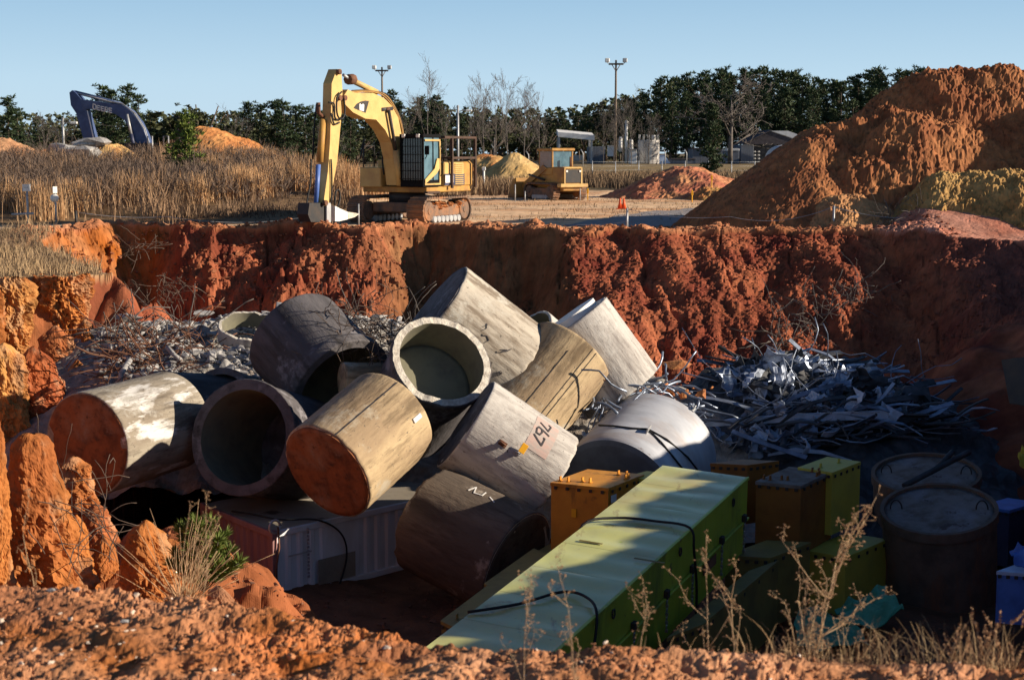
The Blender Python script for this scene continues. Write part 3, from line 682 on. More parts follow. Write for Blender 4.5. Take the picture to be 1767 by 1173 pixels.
def patch(root, rad, a0, a1, z0, z1, name, mt, lift=.004, n=10):
    """thin painted patch lying on a pipe's wall"""
    b = MB()
    for i in range(n + 1):
        a = a0 + (a1 - a0) * i / n
        for z in (z0, z1):
            for r in (rad + lift, rad + lift + .003): b.v.append(Vector((r * math.cos(a), r * math.sin(a), z)))
    def q(*f): b.f.append(list(f)); b.mi.append(0); b.sm.append(False)
    for i in range(n):
        o = i * 4; p = o + 4
        q(o + 1, p + 1, p + 3, o + 3); q(o, o + 2, p + 2, p); q(o, p, p + 1, o + 1); q(o + 2, o + 3, p + 3, p + 2)
    return child(b, name, M[mt], root)
def strokes(root, rad, lines, name='painted_mark', mt='ink', r=.012, lift=.016):
    """hand painted strokes: lists of (angle*radius, z) points"""
    for L in lines:
        b = MB()
        P3 = []
        for i in range(len(L) - 1):
            for t in (0, .34, .67): P3.append((L[i][0] + (L[i + 1][0] - L[i][0]) * t, L[i][1] + (L[i + 1][1] - L[i][1]) * t))
        P3.append(L[-1]); pts = [Vector(((rad + lift) * math.cos(u / rad), (rad + lift) * math.sin(u / rad), z)) for u, z in P3]
        # flat ribbons that follow the wall
        for i in range(len(pts) - 1):
            p, q = pts[i], pts[i + 1]; nn = Vector((p.x, p.y, 0)).normalized(); d = (q - p).normalized(); s = d.cross(nn) * r
            e = d * r * .5
            b.hexa([p - e - s - nn * .012, q + e - s - nn * .012, q + e + s - nn * .012, p - e + s - nn * .012, p - e - s, q + e - s, q + e + s, p - e + s])
        child(b, name, M[mt], root)
BOUNCE = M['conc_bounce']
# the pile
r, rad, L = pipe('leftmost concrete pipe with white paint splashes and a flat end tinted by red bounce light', 150, 767, 31, 176, 14, 44, 215, 'conc_p', end0='closed', seed=1, e0mat=BOUNCE)
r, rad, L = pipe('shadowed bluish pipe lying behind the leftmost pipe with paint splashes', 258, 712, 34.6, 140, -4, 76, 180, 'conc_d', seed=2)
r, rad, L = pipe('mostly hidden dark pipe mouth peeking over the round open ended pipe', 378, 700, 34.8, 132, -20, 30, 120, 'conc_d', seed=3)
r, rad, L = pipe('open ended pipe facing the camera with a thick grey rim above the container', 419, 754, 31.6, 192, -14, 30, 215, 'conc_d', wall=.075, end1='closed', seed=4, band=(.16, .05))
r, rad, L = pipe('tan pipe with a flat orange brown end resting on the container roof', 564, 815, 29.6, 184, 40, 55, 182, 'conc_b', end0='closed', seed=5, e0mat=BOUNCE, j0=.03)
strokes(r, rad, [[(-.42 * rad, .02), (-.42 * rad, L - .05)]], 'wall_seam', 'ink', .008)
b = MB(); aa = R(20); b.bbox(rad - .01, rad + .03, -.05, .05, L * .80, L * .92, .01, lambda p: Vector((p.x * math.cos(aa) - p.y * math.sin(aa), p.x * math.sin(aa) + p.y * math.cos(aa), p.z))); child(b, 'white_sticker', M['white'], r)
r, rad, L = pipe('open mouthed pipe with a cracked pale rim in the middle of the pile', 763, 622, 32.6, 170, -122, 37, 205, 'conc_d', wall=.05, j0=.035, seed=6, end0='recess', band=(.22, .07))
r, rad, L = pipe('topmost pale pipe tilted down to the right with black scribbles', 742, 540, 35.2, 202, -38, 80, 176, 'conc', wall=.08, j1=.10, j0=.02, seed=7, end0='closed', end1='recess', e0mat=M['conc_d'])  # left end given dark concrete to paint in its shade
rr = random.Random(5); sc = []
for k in range(14):
    u0, z0 = rr.uniform(-.35, .25) * rad, rr.uniform(.25, .8) * L; z0 += 0; g = [(u0, z0)]
    for q in range(rr.randint(3, 6)): g.append((g[-1][0] + rr.uniform(-.10, .12), g[-1][1] + rr.uniform(-.12, .10)))
    sc.append(g)
strokes(r, rad, sc, 'scribble', 'ink', .007)
r, rad, L = pipe('brown stained pipe wedged between the topmost pipe and the upright pale one', 888, 732, 34.6, 158, 51, 70, 172, 'conc_b', seed=8, end1='closed')
strokes(r, rad, [[(.3 * rad, .1), (.3 * rad, L - .04)], [(.42 * rad, .1), (.42 * rad, L - .04)], [(-.1 * rad, .1), (-.1 * rad, L * .8)]], 'form_lines', 'ink', .005)
r, rad, L = pipe('pale grey pipe standing tilted at the right of the pile with a white cap', 985, 556, 36.2, 150, -54, 86, 152, 'conc_w', seed=9, end0='closed', end1='closed', e0mat=M['conc_w'])
b = disc(rad * .74, -.16, thick=.16, seed=3); child(b, 'white_cap', M['white'], r)
A0 = R(8)
b = MB(); Tq = lambda p: Vector((p.x * math.cos(A0) - p.y * math.sin(A0), p.x * math.sin(A0) + p.y * math.cos(A0), p.z))
b.hexa([Tq(Vector(q)) for q in [(rad - .02, 0, L * .30), (rad - .02, .02, L * .30), (rad - .02, .02, L * .62), (rad - .02, 0, L * .62), (rad + .16, 0, L * .34), (rad + .16, .02, L * .34), (rad + .02, .02, L * .66), (rad + .02, 0, L * .66)]])
child(b, 'steel_fin', M['rust'], r); lug(r, A0, L * .68, rad, .07)
strokes(r, rad, [[(.58 * rad, L * .30), (.66 * rad, L * .31)], [(.58 * rad, L * .325), (.66 * rad, L * .335)], [(.58 * rad, L * .35), (.67 * rad, L * .36)], [(.58 * rad, L * .38), (.66 * rad, L * .385), (.67 * rad, L * .41), (.59 * rad, L * .41), (.58 * rad, L * .38)]], 'painted_mark', 'ink', .009)
r, rad, L = pipe('smooth whitish pipe painted with the number 767 on a pink square', 803, 731, 31.6, 176, -34, 83, 178, 'conc_w', seed=10, end0='closed', j1=.05, end1='recess', e0mat=M['conc_d'])  # dark concrete on the left end stands in for shade
# which local angle faces which way: the side turned to the camera is angle 0
u0 = None
def screen_dir(root, ang, rad, z):
    Mx = root.matrix_world; p = Mx @ Vector((rad * math.cos(ang), rad * math.sin(ang), z)); return p
def px_of(p):
    d = p - Vector((0, 0, CAMZ)); z = d.y * CP - d.z * SP; u = d.y * SP + d.z * CP
    return 883.5 + FX * d.x / z, 586.5 - FX * u / z
def find_az(root, rad, L, px, py):
    best = None
    for a in np.linspace(-1.4, 1.4, 141):
        for z in np.linspace(0, L, 81):
            q = px_of(screen_dir(root, a, rad, z)); e = (q[0] - px) ** 2 + (q[1] - py) ** 2
            if best is None or e < best[0]: best = (e, a, z)
    return best[1], best[2]
bpy.context.view_layer.update()
def trace(root, rad, L, lines, **kw):
    """strokes given as photo pixels on the visible wall"""
    out = []
    for Ln in lines:
        g = []
        for q in Ln: a, z = find_az(root, rad, L, *q); g.append((a * rad, z))
        out.append(g)
    return strokes(root, rad, out, **kw)
Z = lambda L: [(880 + x / 9.715, 700 + y / 9.02) for x, y in L]
a1, z1 = find_az(r, rad, L, 916, 745); a2, z2 = find_az(r, rad, L, 956, 766); a3, z3 = find_az(r, rad, L, 944, 729); a4, z4 = find_az(r, rad, L, 925, 782)
patch(r, rad, min(a3, a4), max(a3, a4), min(z1, z2), max(z1, z2), 'pink_square', 'pink')
trace(r, rad, L, [Z([(505, 262), (585, 345), (640, 408), (690, 345), (650, 315)]), Z([(645, 468), (560, 385), (490, 335), (445, 345), (445, 420), (490, 455), (540, 425), (535, 375)]), Z([(400, 435), (450, 520), (530, 615), (583, 525), (555, 505)])], name='painted_number', r=.018)
a, z = find_az(r, rad, L, 868, 765); lug(r, a, z, rad, .09)
a, z = find_az(r, rad, L, 892, 780); lug(r, a, z, rad, .07, 'grey')
b = MB(); Tq = lambda p: Vector((p.x * math.cos(a) - p.y * math.sin(a), p.x * math.sin(a) + p.y * math.cos(a), p.z))
b.bbox(rad + .08, rad + .10, -.22, -.02, z - .02, z + .11, .005, Tq); child(b, 'yellow_tag', M['tagy'], r)
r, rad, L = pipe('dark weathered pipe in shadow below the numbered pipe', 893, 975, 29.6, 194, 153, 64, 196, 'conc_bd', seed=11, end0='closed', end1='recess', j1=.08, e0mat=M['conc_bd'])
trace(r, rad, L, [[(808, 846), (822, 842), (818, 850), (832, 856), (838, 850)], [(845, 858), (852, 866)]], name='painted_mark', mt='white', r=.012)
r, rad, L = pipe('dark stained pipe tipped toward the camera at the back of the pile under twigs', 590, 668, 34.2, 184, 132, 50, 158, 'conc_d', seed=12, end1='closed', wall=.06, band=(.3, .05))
r, rad, L = pipe('small capped drum jammed in the mouth of the dark stained pipe', 590, 655, 33.3, 60, -2, 74, 100, 'conc_b', seed=13, end0='closed', e0mat=M['conc_b'], name='concrete_drum')
r, rad, L = pipe('broken concrete ring lying flat on the rubble heap', 432, 560, 39.5, 108, -94, 62, 30, 'conc_w', wall=.055, j1=.02, j0=.06, seed=14, name='concrete_ring')
r, rad, L = pipe('pipe behind the pile, its curved pale edge showing right of the topmost pipe', 915, 575, 37.6, 96, -40, 60, 120, 'conc_w', wall=.05, seed=15, j0=.03)
r, rad, L = pipe('broken thin pipe shell below the topmost pipe', 848, 632, 34.8, 92, -42, 70, 70, 'conc', wall=.05, seed=16, j1=.08)

# clods on walls, rim and mound
def clods(name, label, n, x0, x1, y0, y1, smin, smax, c1, c2, zf, seed, cond=None):
    g = np.random.RandomState(seed); x = g.uniform(x0, x1, n); y = g.uniform(y0, y1, n); z = zf(x, y)
    if cond is not None: k = cond(x, y, z); x, y, z = x[k], y[k], z[k]
    s_ = smin + (smax - smin) * g.rand(len(x)) ** 4; t = g.rand(len(x), 1); c = np.array(c1) * t + np.array(c2) * (1 - t)
    scatter(name, np.stack([x, y, z + s_ * .25], 1), s_, M['peb'], label, 'clods', c, flat=.85, seed=seed)
# big silver tank lying behind the boxes
Mx, dist = axis_frame(1062, 862, 33.2, 50, 36); k = dist / FX; rad = 113 * k; LL = 205 * k
root = thing('storage_tank', 'big silver cylindrical tank lying between the pipes and the scrap heap', 'tank', M=Mx)
b = MB(); n = 96; prof = [(.0, .0), (.6, -.02), (.9, 0), (.985, .03), (1, .08)] + [(1, .08 + (LL - .16) * i / 12) for i in range(1, 13)] + [(.985, LL - .03), (.9, LL), (.0, LL)]
for i, (pr, z) in enumerate(prof):
    for q in range(n): t = 2 * math.pi * q / n; b.v.append(Vector((max(pr, .001) * rad * math.cos(t), max(pr, .001) * rad * math.sin(t), z)))
for i in range(len(prof) - 1):
    for q in range(n): kk = (q + 1) % n; b.f.append([i * n + q, i * n + kk, (i + 1) * n + kk, (i + 1) * n + q]); b.mi.append(1 if i < 3 else 0); b.sm.append(i > 3)
child(b, 'tank_body', [M['tank'], M['tankf']], root)
bpy.context.view_layer.update()
def tz(px, py): return find_az(root, rad, LL, px, py)
a, z = tz(1118, 745)
b = MB(); T = lambda p: Vector(((rad + p.x) * math.cos(a) - p.y * math.sin(a), (rad + p.x) * math.sin(a) + p.y * math.cos(a), z + p.z))
b.bbox(-.02, .14, -.015, .015, -.10, .10, .004, T); child(b, 'lifting_lug', M['grey'], root)
for pts in ([(1035, 735), (1060, 737), (1090, 741), (1118, 742)], [(1118, 742), (1150, 760), (1185, 790), (1205, 815)], [(1118, 742), (1140, 765), (1165, 795), (1180, 815)]):
    g = []
    for q in pts: a_, z_ = tz(*q); g.append(Vector(((rad + .03) * math.cos(a_), (rad + .03) * math.sin(a_), z_)))
    b = MB(); b.tube(g, .022, 6); child(b, 'sling_cable', M['black'], root)
for q in [(1010, 752), (1200, 700)]: a, z = tz(*q); lug(root, a, z, rad, .09, 'grey')

# standing lidded casks
def cask(label, px, py, D, d, phi, theta, L, beam=False):
    Mx, dist = axis_frame(px, py, D, phi, theta); k = dist / FX; rad = d / 2 * k; LL = L * k
    root = thing('waste_cask', label, 'cask', group='lidded casks in the shade', M=Mx)
    b = MB(); n = 80; prof = [(.93, .16), (.93, .0), (1, .0), (1, .20), (.97, .21), (.97, LL)]
    for pr, z in prof:
        for q in range(n): t = 2 * math.pi * q / n; b.v.append(Vector((pr * rad * math.cos(t), pr * rad * math.sin(t), z)))
    for i in range(len(prof) - 1):
        for q in range(n): kk = (q + 1) % n; b.f.append([i * n + q, i * n + kk, (i + 1) * n + kk, (i + 1) * n + q]); b.mi.append(0); b.sm.append(False)
    child(b, 'cask_wall', M['cask'], root)
    child(disc(rad * .93, .07, dome=.015, seed=px), 'lid', M['casktop'], root)
    for (hx, ang) in ((-.72, 20), (.72, -60)):
        b = MB(); t = R(ang); pts = []
        for s_ in np.linspace(0, math.pi, 12): pts.append(Vector((.05 + .0 * s_, hx * rad, 0)) + Vector((0, .11 * math.cos(s_), -.19 * math.sin(s_))))
        b.tube(pts, .014, 6); child(b, 'handle', M['dark'], root)
    return root
cask('nearer lidded cask with two loop handles standing right of the crates', 1620, 876, 30, 190, -87, 63, 190)
cask('farther lidded cask with a dark beam lying across its lid', 1598, 815, 33.5, 178, -88, 67, 150)
b = MB(); b.tube([P(1560, 838, 32.6), P(1590, 822, 32.9), P(1648, 792, 33.2), P(1672, 780, 33.6)], .07, 6); b.tube([P(1612, 812, 33), P(1645, 778, 33.4)], .06, 6)
tag(b.build('dark_beam', M['scrapd']), 'dark forked beam lying across the lid of the farther cask', 'beam')

# ================================================================ CONTAINER AND CRATES
def frame_box(A, Bl, Br, H):
    """A near top corner, Bl left/back corner, Br right/back corner (world), height H"""
    u = Br - A; v = Bl - A; return A, u, v, Vector((0, 0, -H))
def bil(o, u, v, w, a, b_, c): return o + u * a + v * b_ + w * c
# half height container
zt = P(470, 918, 30).z
A = W(470, 918, zt); Bl = W(345, 868, zt); Br = W(737, 858, zt); Br = A + (Br - A) * 1.35
H = 1.45
o, u, v, wv = frame_box(A, Bl, Br, H)
root = thing('shipping_container', 'half height corrugated container with rust red end and white side under the tan pipe', 'container', (o.x, o.y, o.z - H))
Lu, Lv = u.length, v.length; un, vn = u.normalized(), v.normalized()
nu = un.cross(Vector((0, 0, 1))).normalized();  # outward of long side
if nu.dot(vn) > 0: nu = -nu
nv = vn.cross(Vector((0, 0, 1))).normalized()
if nv.dot(un) > 0: nv = -nv
def corr(org, d, nrm, L, H, pitch, dep, z0, z1, mt, name, flat=None):
    b = MB(); x = .10; pts = []
    while x < L - .10:
        if flat and flat[0] < x < flat[1]: pts += [(x, 0)]; x += pitch; continue
        pts += [(x, 0), (x + pitch * .3, 0), (x + pitch * .45, -dep), (x + pitch * .85, -dep)]; x += pitch
    pts.append((L - .08, 0)); 
    top = [org + d * s_ + nrm * e - Vector((0, 0, z0)) for s_, e in pts]; bot = [p - Vector((0, 0, z1 - z0)) for p in top]
    n = len(top); b.add(top + bot, [(i, i + 1, n + i + 1, n + i) for i in range(n - 1)])
    return b.build(name, mt, root)
corr(A + nu * -.03, un, nu, Lu, H, .30, .045, .12, H - .10, M['cwhite'], 'long_side', (1.25, 2.0))
corr(A + nv * -.03, vn, nv, Lv, H, .30, .045, .12, H - .10, M['cred'], 'end_wall')
for (org, d, nrm, L, mt, nm) in ((A, un, nu, Lu, 'cwhite', 'side_rail'), (A, vn, nv, Lv, 'cred', 'end_rail')):
    for z0, z1 in ((0, .12), (H - .12, H)):
        b = MB(); T = lambda p, org=org, d=d, nrm=nrm: org + d * p.x + nrm * p.y + Vector((0, 0, p.z))
        b.bbox(.1, L, -.07, .01, -z1, -z0, .008, T); b.build(nm, M[mt], root)
for p0, mt in ((A, 'cred'), (A + v, 'cred'), (A + u, 'cwhite')):
    b = MB(); T = lambda p, p0=p0: p0 + un * p.x + vn * p.y + Vector((0, 0, p.z))
    sx = -1 if p0 is not A and (p0 - A - u).length < .1 else 0; sy = -1 if (p0 - A - v).length < .1 else 0
    b.bbox(-.015 + sx * .13, .115 + sx * .13, -.015 + sy * .13, .115 + sy * .13, -H - .005, .02, .012, T); b.build('corner_post', M[mt], root)
b = MB(); T = lambda p: A + un * p.x + vn * p.y + Vector((0, 0, p.z)); NX, NY = 30, 14
for i in range(NX + 1):
    for j in range(NY + 1):
        s_, t_ = i / NX, j / NY; sag = -.09 * math.exp(-((s_ - .38) / .16) ** 2 - ((t_ - .35) / .25) ** 2) + .02 * float(pn(s_ * 6, t_ * 3)); b.v.append(T(Vector((.04 + s_ * (Lu - .08), .04 + t_ * (Lv - .08), -.015 + sag * (1 if 0 < i < NX and 0 < j < NY else 0)))))
for i in range(NX):
    for j in range(NY): q = i * (NY + 1) + j; b.f.append([q, q + NY + 1, q + NY + 2, q + 1]); b.mi.append(0); b.sm.append(True)
b.build('roof', M['ctop'], root)
b = MB(); b.bbox(1.15, 2.15, .004, .012, -1.30, -.78, .002, lambda p: A + un * p.x + nu * p.y + Vector((0, 0, p.z))); b.build('marking_plate', M['ctop'], root)
for sh in (0,):
    b = MB(); c = A + Vector((0, 0, .1)) + un * .06; b.tube([c + un * (.13 * math.cos(t)) + Vector((0, 0, .13 * math.sin(t))) for t in np.linspace(0, 2 * math.pi, 14)], .028, 6); b.build('shackle', M['grey'], root)
    b = MB(); b.tube([A + un * .10 + nu * .05 + Vector((0, 0, .1)), A + un * .10 + nu * .08 + Vector((0, 0, -.3)), A + nu * .09 + Vector((0, 0, -.75)), A + nu * .06 + un * .02 + Vector((0, 0, -1.0))], .02, 5); b.build('sling', M['rust'], root)
b = MB(); g = A + un * .86 + nu * .05
for i in range(14): b.bbox(-.028, .028, -.012, .012, -.05 - i * .075 - .05, -.05 - i * .075, .006, lambda p, i=i: g + (un if i % 2 else nu) * p.x + (nu if i % 2 else un) * p.y + Vector((0, 0, p.z)))
b.build('chain', M['chain'], root)
b = MB(); b.bbox(.35, .95, .04, .055, -.56, -.53, .004, lambda p: A + un * p.x + nu * p.y + Vector((0, 0, p.z))); b.build('latch_bar', M['grey'], root)
pts = [A + vn * 1.9 + un * .1 + Vector((0, 0, .05)), A + vn * 1.2 + un * .25 + Vector((0, 0, .09)), A + vn * .5 + un * .5 + Vector((0, 0, .07)), A + un * 1.1 + vn * .02 + Vector((0, 0, .06)), A + un * 1.55 + nu * .09 + Vector((0, 0, -.18)), A + un * 1.78 + nu * .12 + Vector((0, 0, -.5)), A + un * 1.80 + nu * .12 + Vector((0, 0, -.9)), A + un * 1.62 + nu * .1 + Vector((0, 0, -1.4))]
def smooth(pts, n=5):
    out = []; m = len(pts)
    for i in range(m - 1):
        p0, p1, p2, p3 = pts[max(i - 1, 0)], pts[i], pts[i + 1], pts[min(i + 2, m - 1)]
        for k in range(n):
            t = k / n; out.append(.5 * ((2 * p1) + (p2 - p0) * t + (2 * p0 - 5 * p1 + 4 * p2 - p3) * t * t + (3 * p1 - 3 * p2 + p3 - p0) * t ** 3))
    out.append(pts[-1]); return out
def cable(pts, r, label, name='sling_cable'):
    b = MB(); b.tube(smooth([Vector(p) for p in pts]), r, 7); return tag(b.build(name, M['black']), label, 'cable')
cable(pts, .02, 'black cable draped over the near corner of the white sided container')

# long green crate
zf = P(1145, 803, 28.4); T1 = zf; T2 = P(1300, 803, 28.4)
Wd = 1.62
nl = P(744, 1108, 20.4); nrp = P(944, 1123, 20.4)
uu = ((nl - T1) + (nrp - T2)) * .5; Ltop = uu.length + 1.2; uu.normalize()
vv = (T2 - T1); vv = vv - uu * vv.dot(uu); vv.normalize(); ww = uu.cross(vv)
if ww.z < 0: ww = -ww
O = T1 + Vector((0, 0, 0))
TG = lambda p: O + uu * p.x + vv * p.y + ww * p.z      # x along, y across to the right, z up
c0 = TG(Vector((Ltop / 2, Wd / 2, -1.6)))
root = thing('long_crate', 'long lime green steel crate with its top coloured sunlit yellow, biggest of the crates', 'crate', (c0.x, c0.y, c0.z))
HG = 1.52
b = MB(); b.bbox(0, Ltop, .0, Wd, -.74, -.012, .012, TG); b.build('lid_box', M['green'], root)
b = MB(); b.bbox(.02, Ltop - .02, .02, Wd - .02, -HG, -.75, .012, TG); b.build('lower_box', M['green'], root)
npan = 9
for i in range(npan):
    b = MB(); x0, x1 = Ltop * i / npan, Ltop * (i + 1) / npan
    m = 10
    for a_ in range(m + 1):
        for b_ in range(m + 1):
            X_ = x0 + .004 + (x1 - x0 - .008) * a_ / m; Y_ = -.015 + (Wd + .03) * b_ / m; e = min(a_, b_, m - a_, m - b_)
            b.v.append(TG(Vector((X_, Y_, .004 + (.018 * float(pn(X_ * 1.7, Y_ * 1.9)) + .008 * math.sin(X_ * 9) if e > 0 else 0)))))
    for a_ in range(m):
        for b_ in range(m): q = a_ * (m + 1) + b_; b.f.append([q, q + 1, q + m + 2, q + m + 1]); b.mi.append(0); b.sm.append(True)
    b.build('top_panel', M['gtop'], root)
b = MB(); b.bbox(0, Ltop, Wd + .002, Wd + .05, -.78, -.745, .004, TG); b.build('hinge_rail', M['green'], root)
b = MB(); b.bbox(-.01, Ltop, Wd - .03, Wd + .022, -.04, .012, .004, TG); b.build('edge_trim', M['green'], root)
for x in (.25, 1.5, 3.0, 4.2, 5.6, 7.2):
    b = MB()
    for i in range(9): b.bbox(-.025, .025, -.010, .010, -.72 - i * .07 - .06, -.72 - i * .07, .005, lambda p, i=i, x=x: TG(Vector((x + (p.x if i % 2 else p.y), Wd + .04 + (p.y if i % 2 else p.x), p.z))))
    b.build('chain', M['chain'], root)
    b = MB(); b.bbox(x - .06, x + .06, Wd + .002, Wd + .07, -.76, -.62, .008, TG); b.build('latch', M['dark'], root)
for x in (.9, 3.6, 6.4):
    b = MB(); b.tube([TG(Vector((x + .05 * math.cos(t), Wd + .03, -.12 - .07 + .07 * math.sin(t)))) for t in np.linspace(0, 2 * math.pi, 10)], .014, 5); b.build('ring', M['dark'], root)
b = MB(); b.bbox(1.7, 2.35, Wd + .002, Wd + .012, -1.05, -.86, .002, TG); b.build('maroon_plate', M['rust'], root)
for (x, y, w_, h_) in ((4.35, .22, .34, .05), (4.35, .32, .3, .04), (4.7, 1.3, .5, .05)):
    b = MB(); b.bbox(x, x + h_, y, y + w_, .03, .036, .001, TG); b.build('faded_stencil', M['dolive'], root)
cable([TG(Vector(q)) for q in [(4.0, -.05, -.6), (3.7, -.02, .03), (3.2, .4, .06), (3.05, 1.0, .05), (3.1, Wd + .0, .05), (3.2, Wd + .12, -.3), (3.1, Wd + .15, -1.0), (3.2, Wd + .18, -1.7)]], .022, 'black cable looped across the middle of the long green crate')
cable([TG(Vector(q)) for q in [(7.75, -.02, .04), (7.2, .5, .05), (6.55, .9, .07), (6.6, 1.3, .08), (7.0, Wd + .02, .03), (7.4, Wd + .12, -.5)]], .022, 'black cable looped across the near end of the long green crate')

def crate(label, pA, D, pL, pR, Hm, mt, name='steel_crate', studs=(), mt2=None, seams=0, group='steel crates around the long green crate'):
    z = P(*pA, D).z; A = W(*pA, z); Bl = W(*pL, z); Br = W(*pR, z)
    u, v = Br - A, Bl - A
    c = A + (u + v) / 2
    root = thing(name, label, 'crate', (c.x, c.y, A.z - Hm), group=group)
    T = lambda p: A + u * p.x + v * p.y + Vector((0, 0, p.z))
    iu, iv = .012 / u.length, .012 / v.length
    b = MB(); b.bbox(0, 1, 0, 1, -Hm, -.07, .006, lambda p: T(Vector((min(max(p.x, .012), .988), min(max(p.y, .012), .988), p.z)))); b.build('crate_body', M[mt], root)
    b = MB(); b.bbox(0, 1, 0, 1, -.068, 0, .006, T); b.build('lid', M[mt2 or mt], root)
    for (a, c_) in studs:
        b = MB(); b.bbox(-.035, .035, -.012, .012, 0, .09, .004, lambda p: T(Vector((a + p.x / u.length, c_ + p.y / v.length, p.z)))); b.bbox(-.05, .05, -.03, .03, 0.0, .012, .003, lambda p: T(Vector((a + p.x / u.length, c_ + p.y / v.length, p.z + .001)))); b.build('lifting_tab', M[mt], root)
    for i in range(5):
        for side in (0, 1):
            s_ = .1 + .2 * i
            b = MB(); b.bbox(-.03, .03, -.02, 0, -.12, -.06, .004, (lambda p: T(Vector((s_ + p.x / u.length, p.y / v.length, p.z)))) if side == 0 else (lambda p: T(Vector((p.y / u.length, s_ + p.x / v.length, p.z))))); b.build('clamp', M['dark'], root)
    return root, T
st = [(.15, .78), (.15, .92), (.22, .45), (.22, .58), (.82, .2), (.82, .34), (.7, .1), (.6, .08)]
r_, T_ = crate('bright orange crate with lifting tabs left of the long green crate', (1050, 842), 28.6, (949, 832), (1112, 818), 1.35, 'orange', studs=st)
b = MB(); b.bbox(.03, .07, .0, .0, 0, 0); 
for (f0, f1, z0, z1, side, mt) in ((.54, .62, -.62, -.46, 0, 'tagy'), (.06, .2, -.30, -.16, 1, 'bluew')):
    b = MB(); b.bbox(f0, f1, -.012, -.004, z0, z1, .001, (lambda p: T_(Vector((p.y, p.x, p.z)))) if side == 0 else (lambda p: T_(Vector((p.x, p.y, p.z))))); b.build('label_plate', M[mt], r_)
crate('olive crate mostly hidden between the orange crate and the long green crate', (1112, 826), 29.6, (1078, 822), (1150, 816), 1.3, 'olive')
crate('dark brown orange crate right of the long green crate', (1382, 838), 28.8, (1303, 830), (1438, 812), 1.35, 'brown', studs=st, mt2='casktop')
crate('olive yellow crate behind the brown orange crate', (1436, 815), 29.8, (1376, 806), (1486, 796), 1.25, 'olive', studs=[(.2, .5), (.7, .4)])
b_, T_ = crate('pale olive crate behind the tall dry weed', (1459, 961), 28.8, (1387, 948), (1532, 930), 1.2, 'olive', studs=[(.4, .3), (.5, .7)], mt2='olive')
crate('low brown crate showing behind the far end of the long green crate', (1290, 802), 30.6, (1225, 799), (1345, 795), 1.2, 'brown')
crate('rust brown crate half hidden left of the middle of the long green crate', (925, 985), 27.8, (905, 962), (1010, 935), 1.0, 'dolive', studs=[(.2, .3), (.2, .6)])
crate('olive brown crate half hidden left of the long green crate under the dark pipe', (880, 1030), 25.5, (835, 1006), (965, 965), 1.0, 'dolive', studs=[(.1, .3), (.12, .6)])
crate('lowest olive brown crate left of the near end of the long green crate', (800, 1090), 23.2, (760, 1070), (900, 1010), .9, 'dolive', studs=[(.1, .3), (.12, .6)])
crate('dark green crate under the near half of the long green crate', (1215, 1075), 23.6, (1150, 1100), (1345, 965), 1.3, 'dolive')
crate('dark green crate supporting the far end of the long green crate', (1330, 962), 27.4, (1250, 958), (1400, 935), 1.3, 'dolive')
# blue things on the right edge
r_, T_ = crate('blue crate with a pale band, cut by the right edge of the photo', (1790, 990), 27, (1719, 985), (1850, 968), .95, 'bluebox', mt2='bluew')
crate('dark blue crate behind the nearer cask', (1742, 880), 31.5, (1690, 872), (1790, 866), 1.2, 'navy', mt2='bluebox')
def sheetobj(name, label, cat, pts, D, mt, wob=.1, thick=.02, n=16, seed=0, group=None):
    """crumpled sheet through four pixel corners with depths"""
    c = [P(*p[:2], p[2]) for p in pts]; b = MB()
    for i in range(n + 1):
        for j in range(n + 1):
            s_, t_ = i / n, j / n; p = (c[0] * (1 - s_) + c[1] * s_) * (1 - t_) + (c[3] * (1 - s_) + c[2] * s_) * t_
            w1 = float(ridged(np.array([s_ * 1.6 + seed]), np.array([t_ * 1.6]), o=2)[0]) - .5; w2 = float(pn(s_ * 2 + seed, t_ * 2 + 3)); b.v.append(p + Vector((w2 * wob * .6, w2 * wob * .3, w1 * wob)))
    for i in range(n):
        for j in range(n): q = i * (n + 1) + j; b.f.append([q, q + 1, q + n + 2, q + n + 1]); b.mi.append(0); b.sm.append(False)
    N0 = len(b.v); off = Vector((0, .3, -1)).normalized() * thick
    b.v += [v + off for v in b.v[:N0]]
    F0 = list(b.f)
    for f in F0: b.f.append([N0 + q for q in f][::-1]); b.mi.append(0); b.sm.append(False)
    ed = [i * (n + 1) for i in range(n + 1)] + [n * (n + 1) + j for j in range(1, n + 1)] + [i * (n + 1) + n for i in range(n - 1, -1, -1)] + [j for j in range(n - 1, 0, -1)]
    for i in range(len(ed)): a_, b2 = ed[i], ed[(i + 1) % len(ed)]; b.f.append([a_, b2, N0 + b2, N0 + a_]); b.mi.append(0); b.sm.append(False)
    return tag(b.build(name, M[mt]), label, cat, group)
sheetobj('tarp', 'crumpled blue tarp on top of the blue crate at the right edge', 'tarp', [(1742, 945, 27.6), (1800, 925, 27.6), (1800, 970, 27.2), (1750, 972, 27.2)], 0, 'bluebox', .25)
sheetobj('metal_sheet', 'dark blue panel leaning on the shaded right wall of the pit', 'panel', [(1728, 620, 36), (1800, 612, 35), (1800, 700, 34.5), (1742, 695, 35.5)], 0, 'dark', .03)
sheetobj('tarp', 'pale green tarp bundle lying between the olive crate and the nearer cask', 'tarp', [(1440, 1045, 28), (1530, 1008, 28.6), (1562, 1050, 27.6), (1448, 1075, 27)], 0, 'tarp', .30, n=26)
sheetobj('tarp', 'green tarp bundle lying low behind the dry grass', 'tarp', [(1380, 1052, 27.6), (1425, 1048, 27.8), (1510, 1110, 26.4), (1376, 1115, 26.4)], 0, 'tarp', .3, n=26, seed=5)
sheetobj('bag', 'yellow green bag at the right edge above the blue crate', 'bag', [(1757, 775, 33), (1790, 765, 33), (1790, 800, 32.6), (1760, 795, 32.7)], 0, 'olive', .3, .1)

